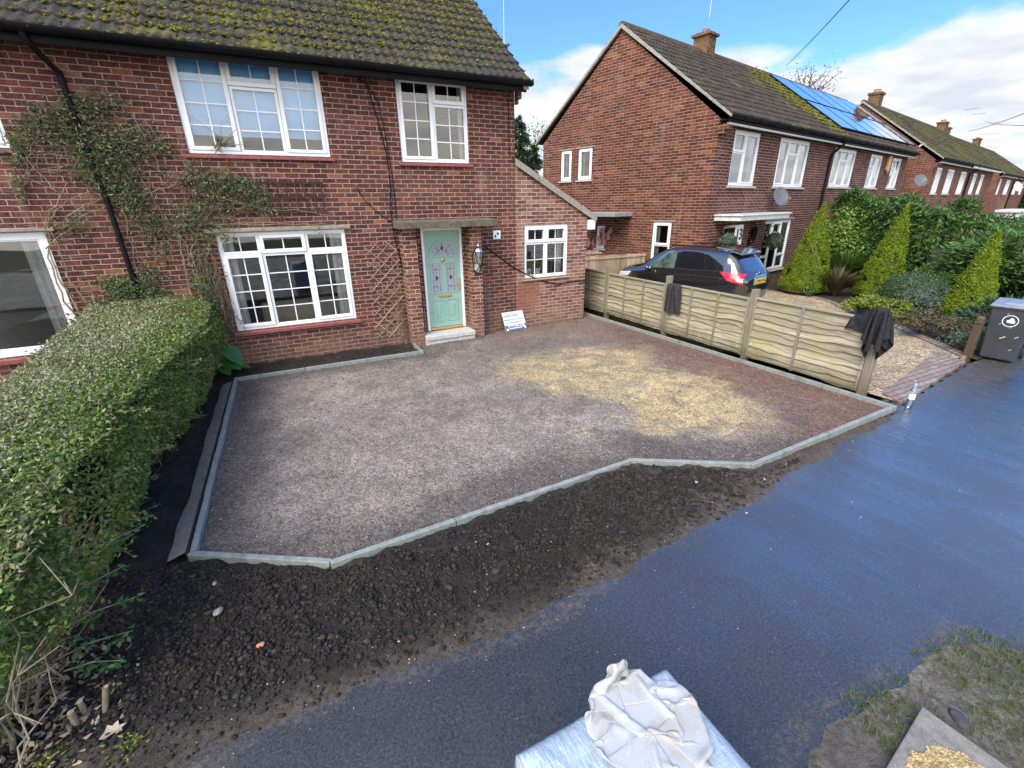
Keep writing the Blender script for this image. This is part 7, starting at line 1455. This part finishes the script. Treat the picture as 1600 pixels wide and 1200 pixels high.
STM = [[(165,545),(120,480),(85,420),(70,350),(95,320),(140,300)],[(160,545),(100,470),(75,400),(80,330),(110,280),(130,230)],[(170,545),(150,490),(110,440),(90,380),(60,330)],[(310,500),(290,420),(275,360),(300,330),(350,320)],[(330,530),(312,450),(300,390),(310,350),(330,320)],[(345,560),(325,480),(318,420),(330,380)],[(340,540),(305,440),(290,380),(250,330),(215,270),(170,210)],[(100,340),(160,310),(200,300)],[(70,390),(130,340),(185,310)],[(200,300),(250,300),(320,270)],[(350,310),(420,328),(470,330),(510,335)],[(150,250),(60,240),(30,300)],[(130,230),(80,180),(30,150)],[(170,210),(230,190),(260,240)],[(210,180),(245,250),(260,280)],[(300,350),(420,352),(480,350),(530,352)],[(90,300),(50,260),(20,215)],[(60,205),(45,240),(38,285)],[(180,520),(215,430),(205,380),(190,320)],[(335,245),(345,222),(352,232)],[(325,505),(322,400),(345,352)]]
m = MB()
for i, pts in enumerate(STM):
    P = np.array([wp(a,b,-.03-.03*rg.uniform()) for a, b in pts]); k = len(P); t = np.linspace(0,k-1,(k-1)*5+1); Qp = np.stack([np.interp(t,np.arange(k),P[:,j]) for j in range(3)],1)+rg.normal(0,.012,(len(t),3))*np.array([1,.4,1]); r0 = .014 if i < 7 else .009; m.tube(Qp, np.linspace(r0,.004,len(t)), 5, 0, False)
    for q in range(5): j = rg.integers(1,len(Qp)-1); a = Qp[j]; b = a+np.array([rg.normal(0,.2),-abs(rg.normal(0,.03)),rg.normal(.05,.16)]); c = b+np.array([rg.normal(0,.12),rg.normal(0,.02),rg.normal(.0,.12)]); m.tube([a,b,c], [.004,.003,.0015], 4, 0, False)
for i in range(260):
    px, py, rx, ry, n = CL[rg.integers(0,len(CL))]; a = wp(px+rg.normal(0,.6)*rx, py+rg.normal(0,.6)*ry, -.04); b = a+np.array([rg.normal(0,.13),-abs(rg.normal(0,.04)),rg.normal(0,.13)]); m.tube([a,b], [.003,.0012], 3, 0, False)
m.build('stems', BARK_P, root, fix=False)
# dark ivy at the back of the hedge
o = empty('ivy_clump', (-1.35,-.12,.9)); tag(o, 'dark ivy clump spilling over the wall end of the hedge', 'ivy'); Ps = []
for (px, py, rx, ry, n) in ((205,470,50,14,700),(150,500,30,16,420),(110,540,26,18,360),(80,560,26,16,260),(330,520,16,40,420),(325,480,16,26,240)):
    q = rg.normal(0,.6,(n,2)); Ps += [wp(px+a*rx, py+b*ry, -.10-abs(rg.normal(0,.08))) for a, b in q]
V, F = leaves_np(np.array(Ps), rg.uniform(.03,.06,len(Ps)), rg, np.array([0,-.7,.6]), .7, .6); mesh_np('foliage', V, F, L_IVY, o); m = MB()
for i in range(24): a = np.array([rg.uniform(-2.3,-1.1),-.06,rg.uniform(.6,1.1)]); m.tube([a,a+np.array([rg.normal(0,.2),-.03,rg.uniform(.1,.4)])], [.006,.003], 4)
m.build('stems', BARK_D, o)
# dry tangle of stems beside the lounge window
o = empty('dry_creeper', (-.98,-.10,-.05)); tag(o, 'dry brown creeper stems hanging down left of the big lower window', 'creeper'); m = MB(); Ps = []
for i in range(60):
    a = np.array([rg.uniform(-1.12,-.86),-.05,rg.uniform(1.2,1.9)]); p = [a]
    for j in range(5): p.append(p[-1]+np.array([rg.normal(0,.035),rg.normal(-.012,.02),-rg.uniform(.10,.24)]))
    p = np.array(p); p[:,1] = np.minimum(p[:,1],-.015); p[:,2] = np.maximum(p[:,2],.0); m.tube(p, [.006,.005,.004,.004,.003,.003], 4, 0, False); Ps += list(p[1:]+rg.normal(0,.03,(5,3)))
m.build('stems', TWIG, o); Ps = np.array(Ps); Ps[:,1] = np.minimum(Ps[:,1],-.02); Ps = np.repeat(Ps,3,0)+rg.normal(0,.03,(len(Ps)*3,3))*np.array([1,.5,1]); V, F = leaves_np(Ps, rg.uniform(.02,.05,len(Ps)), rg, np.array([.2,-.8,.3]), .8, .4); mesh_np('foliage', V, F, L_BROWN, o)
# stems at the foot of the lattice trellis
o = empty('trellis_climber', (2.02,-.10,-.05)); tag(o, 'sparse brown climber stems at the foot of the diamond lattice trellis', 'climber'); m = MB(); Ps = []
for i in range(9):
    p = [np.array([2.05+rg.normal(0,.03),-.12,-.05])]
    for j in range(7): p.append(p[-1]+np.array([rg.normal(-.015,.04),rg.normal(.008,.015),rg.uniform(.08,.2)]))
    p = np.array(p); p[:,1] = np.clip(p[:,1],-.16,-.035); m.tube(p, np.linspace(.006,.002,8), 4, 0, False); Ps += list(p[2:])
m.build('stems', TWIG, o); Ps = np.repeat(np.array(Ps),2,0); Ps = Ps+rg.normal(0,.035,Ps.shape); Ps[:,1] = np.minimum(Ps[:,1],-.03); V, F = leaves_np(Ps, rg.uniform(.015,.035,len(Ps)), rg, np.array([0,-.8,.3]), .8, .4); mesh_np('foliage', V, F, L_BROWN, o)
# big-leaved arum at the hedge end
o = empty('arum_plant', (-1.06,-.42,-.05)); tag(o, 'big glossy heart shaped leaves growing between the hedge and the flower bed', 'plant')
def heart(P, d, up, L_, W_2):
    m = MB(); d = nrm(np.array(d)); up = nrm(np.array(up)-d*(np.array(up)@d)); s_ = np.cross(d, up); prof = [(-.18,.0),(-.22,.22),(-.1,.42),(.1,.5),(.35,.46),(.6,.32),(.82,.15),(1.,.0)]; vs = []
    for t, w in prof: droop = -.18*t*t; vs += [P+d*L_*t+up*L_*droop+s_*W_2*w+up*.03*w, P+d*L_*t+up*L_*(droop-.02), P+d*L_*t+up*L_*droop-s_*W_2*w+up*.03*w]
    k = len(prof); m.add(vs, [f for i in range(k-1) for f in ((i*3,i*3+1,i*3+4,i*3+3),(i*3+1,i*3+2,i*3+5,i*3+4))]); return m
for i, (dx, dy, hz, d, L_) in enumerate(((.10,-.02,.42,(.55,-.5,-.75),.34),(.0,.05,.30,(.3,-.8,-.3),.26),(.02,-.10,.22,(.75,-.5,-.2),.26),(.16,-.05,.16,(.8,-.3,-.1),.22),(-.02,-.2,.18,(.4,-.9,-.15),.24),(.06,.1,.34,(.9,.1,-.3),.22))):
    P = np.array([-1.06+dx,-.42+dy,hz-.05]); q = heart(P, d, (0,-.3,1.), L_, L_*.8).build('leaf', L_ARUM, o, smooth=True, fix=False); m = MB(); m.tube([(-1.06,-.42,-.08),tuple((P+np.array([-1.06,-.42,.0]))/2+np.array([0,0,.06])),tuple(P)], .006, 5); m.build('stalk', L_ARUM, o)
# ------------------------------------------------------------------ parked black car on the neighbour's drive
CARG = -.27; RL = np.array([11.1,-1.15]); HD = nrm(np.array([-.20,1.0])); SIDE = np.array([HD[1],-HD[0]])      # rear centre, heading, right-hand side
CARGLASS2 = simple('clear_car_glass', (.07,.10,.09), .03, .6, 5., 0, 60, 0, 1.0)
car = empty('parked_car', (RL[0]+HD[0]*2.1,RL[1]+HD[1]*2.1,CARG), math.atan2(HD[1],HD[0])); tag(car, 'black compact SUV with tinted rear glass parked beyond the fence', 'car')
# local frame: +x forward, origin at mid length, +y to the car's left, z up.  s = distance from the rear bumper
CL_ = 4.2
ST = np.array([0,.06,.18,.40,.62,.85,1.2,1.6,2.0,2.35,2.65,2.95,3.2,3.5,3.8,4.02,4.14,4.2])
def pf(vals): return np.interp(SS, KS, vals)
KS = ST
zbot = np.array([.46,.36,.30,.26,.24,.23,.23,.23,.23,.23,.23,.23,.23,.24,.26,.30,.38,.48])
wlow = np.array([.55,.68,.77,.83,.86,.87,.87,.865,.865,.865,.87,.87,.87,.85,.81,.72,.60,.48])
zsho = np.array([.88,.93,.96,.985,.985,.98,.965,.95,.94,.93,.925,.92,.91,.90,.87,.82,.76,.70])
wsho = np.array([.62,.74,.82,.865,.885,.89,.885,.88,.88,.88,.885,.885,.875,.85,.80,.70,.57,.46])
zbel = np.array([.93,1.00,1.05,1.09,1.10,1.09,1.07,1.05,1.035,1.02,1.01,1.005,.99,.975,.93,.87,.80,.72])
wbel = np.array([.60,.69,.755,.79,.81,.82,.82,.815,.81,.81,.81,.81,.79,.75,.68,.58,.46,.38])
zrof = np.array([.95,1.06,1.20,1.47,1.585,1.615,1.645,1.655,1.645,1.61,1.50,1.31,1.12,1.055,1.0,.92,.83,.74])
wrof = np.array([.58,.62,.60,.565,.575,.585,.59,.59,.585,.575,.57,.60,.66,.62,.55,.45,.36,.30])
SS = np.concatenate([np.linspace(0,.7,36),np.linspace(.72,2.5,50),np.linspace(2.53,4.2,60)])
def smoothq(a, k=2):
    a = a.copy()
    for _ in range(k): a[1:-1] = (a[:-2]+2*a[1:-1]+a[2:])/4
    return a
prof = {n_: smoothq(np.interp(SS, ST, v), 5) for n_, v in dict(zb=zbot,wl=wlow,zs=zsho,ws=wsho,ze=zbel,we=wbel,zr=zrof,wr=wrof).items()}
rows = []; NP = 33
for i, s_ in enumerate(SS):
    p = {k: v[i] for k, v in prof.items()}; zr = p['zr']; crown = .035 if zr > 1.1 else .03
    ctrl = np.array([(0,p['zb']),(p['wl']*.8,p['zb']),(p['wl'],p['zb']+.10),(p['wl']+.012,p['zb']+.30),(p['ws'],p['zs']-.06),(p['ws']-.012,p['zs']),(p['we'],p['ze']),(p['we']*.6+p['wr']*.4+.012,p['ze']*.6+zr*.4),(p['wr']+.025,max(zr-.075,p['ze'])),(p['wr']-.05,zr-.012+0),(p['wr']*.5,zr+crown*.7),(0,zr+crown)])
    # dense smooth resample
    t = np.concatenate([[0],np.cumsum(np.linalg.norm(np.diff(ctrl,axis=0),axis=1))]); u = np.linspace(0,t[-1],NP*4); q = np.stack([np.interp(u,t,ctrl[:,0]),np.interp(u,t,ctrl[:,1])],1)
    for _ in range(6): q[1:-1] = (q[:-2]+2*q[1:-1]+q[2:])/4
    rows.append(q[np.linspace(0,NP*4-1,NP).astype(int)])
ns = len(SS); V = []; 
for i, s_ in enumerate(SS):
    h = rows[i]; ring_ = [(s_-CL_/2, y, z) for y, z in h]+[(s_-CL_/2, -y, z) for y, z in h[-2:0:-1]]; V += ring_
NR = 2*NP-2; F = [(i*NR+j,i*NR+(j+1)%NR,(i+1)*NR+(j+1)%NR,(i+1)*NR+j) for i in range(ns-1) for j in range(NR)]
mb = MB(); mb.v = V; mb.f = F+[tuple(range(NR)),tuple((ns-1)*NR+j for j in range(NR-1,-1,-1))]; mb.m = [0]*len(mb.f)
body = mb.build('body', CARP, car, smooth=True, rel=False, ang=60)
bmt = bmesh.new(); bmt.from_mesh(body.data); bvh = BVHTree.FromBMesh(bmt); bmt.free()
def patch(name, corners, mat, view, nu=14, nv=8, off=.006, smooth=True, curve=None, parent=None):
    """quad patch wrapped on the body. view 'L'/'R': corners (s,z) cast from the side; 'B': corners (y,z) cast from behind; 'T': (s,y) from above"""
    c = [np.array(q, float) for q in corners]; vs = []; okk = []
    for i in range(nu+1):
        for j in range(nv+1):
            u, v = i/nu, j/nv; p = (c[0]*(1-u)+c[1]*u)*(1-v)+(c[3]*(1-u)+c[2]*u)*v
            if curve: p = p+np.array(curve(u,v))
            if view == 'L': o_, d_ = Vector((p[0]-CL_/2, 3, p[1])), Vector((0,-1,0))
            elif view == 'R': o_, d_ = Vector((p[0]-CL_/2, -3, p[1])), Vector((0,1,0))
            elif view == 'B': o_, d_ = Vector((-4, p[0], p[1])), Vector((1,0,0))
            else: o_, d_ = Vector((p[0]-CL_/2, p[1], 4)), Vector((0,0,-1))
            h, nn, _, _ = bvh.ray_cast(o_, d_)
            if h is None: h = o_+d_*2.2; nn = -d_
            q = h-d_*off; vs.append(tuple(q))
    m = MB(); m.add(vs, [(i*(nv+1)+j,(i+1)*(nv+1)+j,(i+1)*(nv+1)+j+1,i*(nv+1)+j+1) for i in range(nu) for j in range(nv)])
    o = m.build(name, mat, smooth=smooth, fix=True); o.parent = parent or car; return o
for sd_ in ('L','R'):
    patch('side_window', [(2.02,1.075),(2.86,1.055),(2.42,1.50),(2.06,1.53)], CARGLASS2, sd_, curve=lambda u, v: (0,.02*math.sin(u*math.pi)*v)); patch('side_window', [(1.12,1.10),(1.92,1.078),(1.95,1.535),(1.28,1.53)], CARGLASS, sd_, curve=lambda u, v: (0,.02*math.sin(u*math.pi)*v)); patch('side_window', [(.78,1.15),(1.06,1.105),(1.19,1.52),(1.05,1.47)], CARGLASS, sd_, 8, 8)
    patch('window_trim', [(.74,1.118),(2.92,1.03),(2.92,1.052),(.74,1.147)], CHROME, sd_, 30, 1, .011)
    patch('tail_light', [(.06,.84),(.42,.93),(.68,1.13),(.10,1.10)], REDLAMP, sd_, 14, 10, .012); patch('light_lens', [(.07,.90),(.20,.92),(.22,.99),(.08,.99)], simple('clear_lens', (.6,.6,.62), .1), sd_, 6, 4, .018)
    patch('headlight', [(3.55,.74),(4.02,.70),(3.98,.82),(3.45,.88)], simple('headlamp', (.62,.66,.70), .08, .15, 20.), sd_, 10, 6, .01)
    for s0 in (1.98,): patch('door_seam', [(s0,.32),(s0+.012,.32),(s0+.012,1.05),(s0,1.05)], PLATEK, sd_, 1, 10, .003)
    patch('door_seam', [(1.02,.55),(1.032,.55),(1.10,1.05),(1.088,1.05)], PLATEK, sd_, 1, 10, .003); patch('door_handle', [(1.25,.93),(1.45,.925),(1.45,.95),(1.25,.955)], CARP, sd_, 6, 2, .025); patch('door_handle', [(2.18,.915),(2.38,.91),(2.38,.935),(2.18,.94)], CARP, sd_, 6, 2, .025)
    sg = 1 if sd_ == 'L' else -1; m = MB(); m.ball((2.78-CL_/2, sg*.98, 1.06), .10, 12, 0, (.7,1.0,.75)); m.tube([(2.8-CL_/2,sg*.82,1.02),(2.78-CL_/2,sg*.94,1.03)], .03, 6); q = m.build('wing_mirror', CARP, smooth=True); q.parent = car
    m = MB(); m.tube([(.95-CL_/2,sg*.565,1.66),(1.0-CL_/2,sg*.57,1.69),(2.2-CL_/2,sg*.57,1.69),(2.3-CL_/2,sg*.565,1.645)], .016, 8); q = m.build('roof_rail', BLACK, smooth=True); q.parent = car
    for s0 in (.78,3.38):
        m = MB(); m.prism([(s0-CL_/2+.33*math.cos(a), .33+.33*math.sin(a)) for a in np.linspace(0,2*math.pi,29)[:-1]], 'y', sg*.70, sg*.895); w_ = m.build('wheel', TYRE, bevel=.03); w_.parent = car
        m = MB(); m.prism([(s0-CL_/2+.22*math.cos(a), .33+.22*math.sin(a)) for a in np.linspace(0,2*math.pi,25)[:-1]], 'y', sg*.89, sg*.902); q = m.build('rim', ALLOY); q.parent = w_
patch('rear_window', [(-.56,1.15),(.56,1.15),(.50,1.47),(-.50,1.47)], CARGLASS, 'B', 16, 8, .008, curve=lambda u, v: (0,-.035*math.sin(u*math.pi)*(1-v)))
patch('windscreen', [(2.58,-.50),(3.08,-.60),(3.08,.60),(2.58,.50)], CARGLASS, 'T', 10, 14, .006)
patch('tailgate_chrome', [(-.30,1.00),(.30,1.00),(.27,1.03),(-.27,1.03)], CHROME, 'B', 10, 2, .03); patch('plate_surround', [(-.33,.80),(.33,.80),(.33,1.00),(-.33,1.00)], simple('plate_recess', (.25,.28,.33), .2, .1, 5.), 'B', 8, 3, .012)
patch('boot_seam', [(-.62,.64),(.62,.64),(.62,.652),(-.62,.652)], PLATEK, 'B', 12, 1, .006)
xp = min(v[0] for v in V)-.0; h, nn, _, _ = bvh.ray_cast(Vector((-4,0,.89)), Vector((1,0,0))); xp = h.x-.028
m = MB(); m.box(xp-.004, xp, -.26, .26, .835, .945); pl = m.build('number_plate', PLATEY, bevel=.003); pl.parent = car
for tx_, dy_ in (('YO68',.125),('WHL',-.135)):
    vs, fs = text_mb(tx_, .105, .001, .002); m = MB(); m.add([(xp-.0065-v[2],dy_-v[0]*.92,.89+v[1]) for v in vs], fs); q = m.build('lettering', PLATEK, fix=False); q.parent = pl
m = MB(); m.lathe([(.05,0),(.05,.012),(.04,.016)], (0,0,0), 16); h, nn, _, _ = bvh.ray_cast(Vector((-4,0,1.075)), Vector((1,0,0))); q = m.build('badge', CHROME); q.parent = car; q.location = (h.x-.02,0,1.075); q.rotation_euler = (0,-math.pi/2,0)
m = MB(); m.hexa([(.30-CL_/2,-.52,1.53),(.62-CL_/2,-.54,1.60),(.62-CL_/2,.54,1.60),(.30-CL_/2,.52,1.53),(.30-CL_/2,-.50,1.56),(.62-CL_/2,-.53,1.645),(.62-CL_/2,.53,1.645),(.30-CL_/2,.50,1.56)]); q = m.build('roof_spoiler', CARP, bevel=.012); q.parent = car
m = MB(); m.bar((.24-CL_/2,-.02,1.185),(.26-CL_/2,-.34,1.20), .02, .035); q = m.build('rear_wiper', BLACK, bevel=.006); q.parent = car
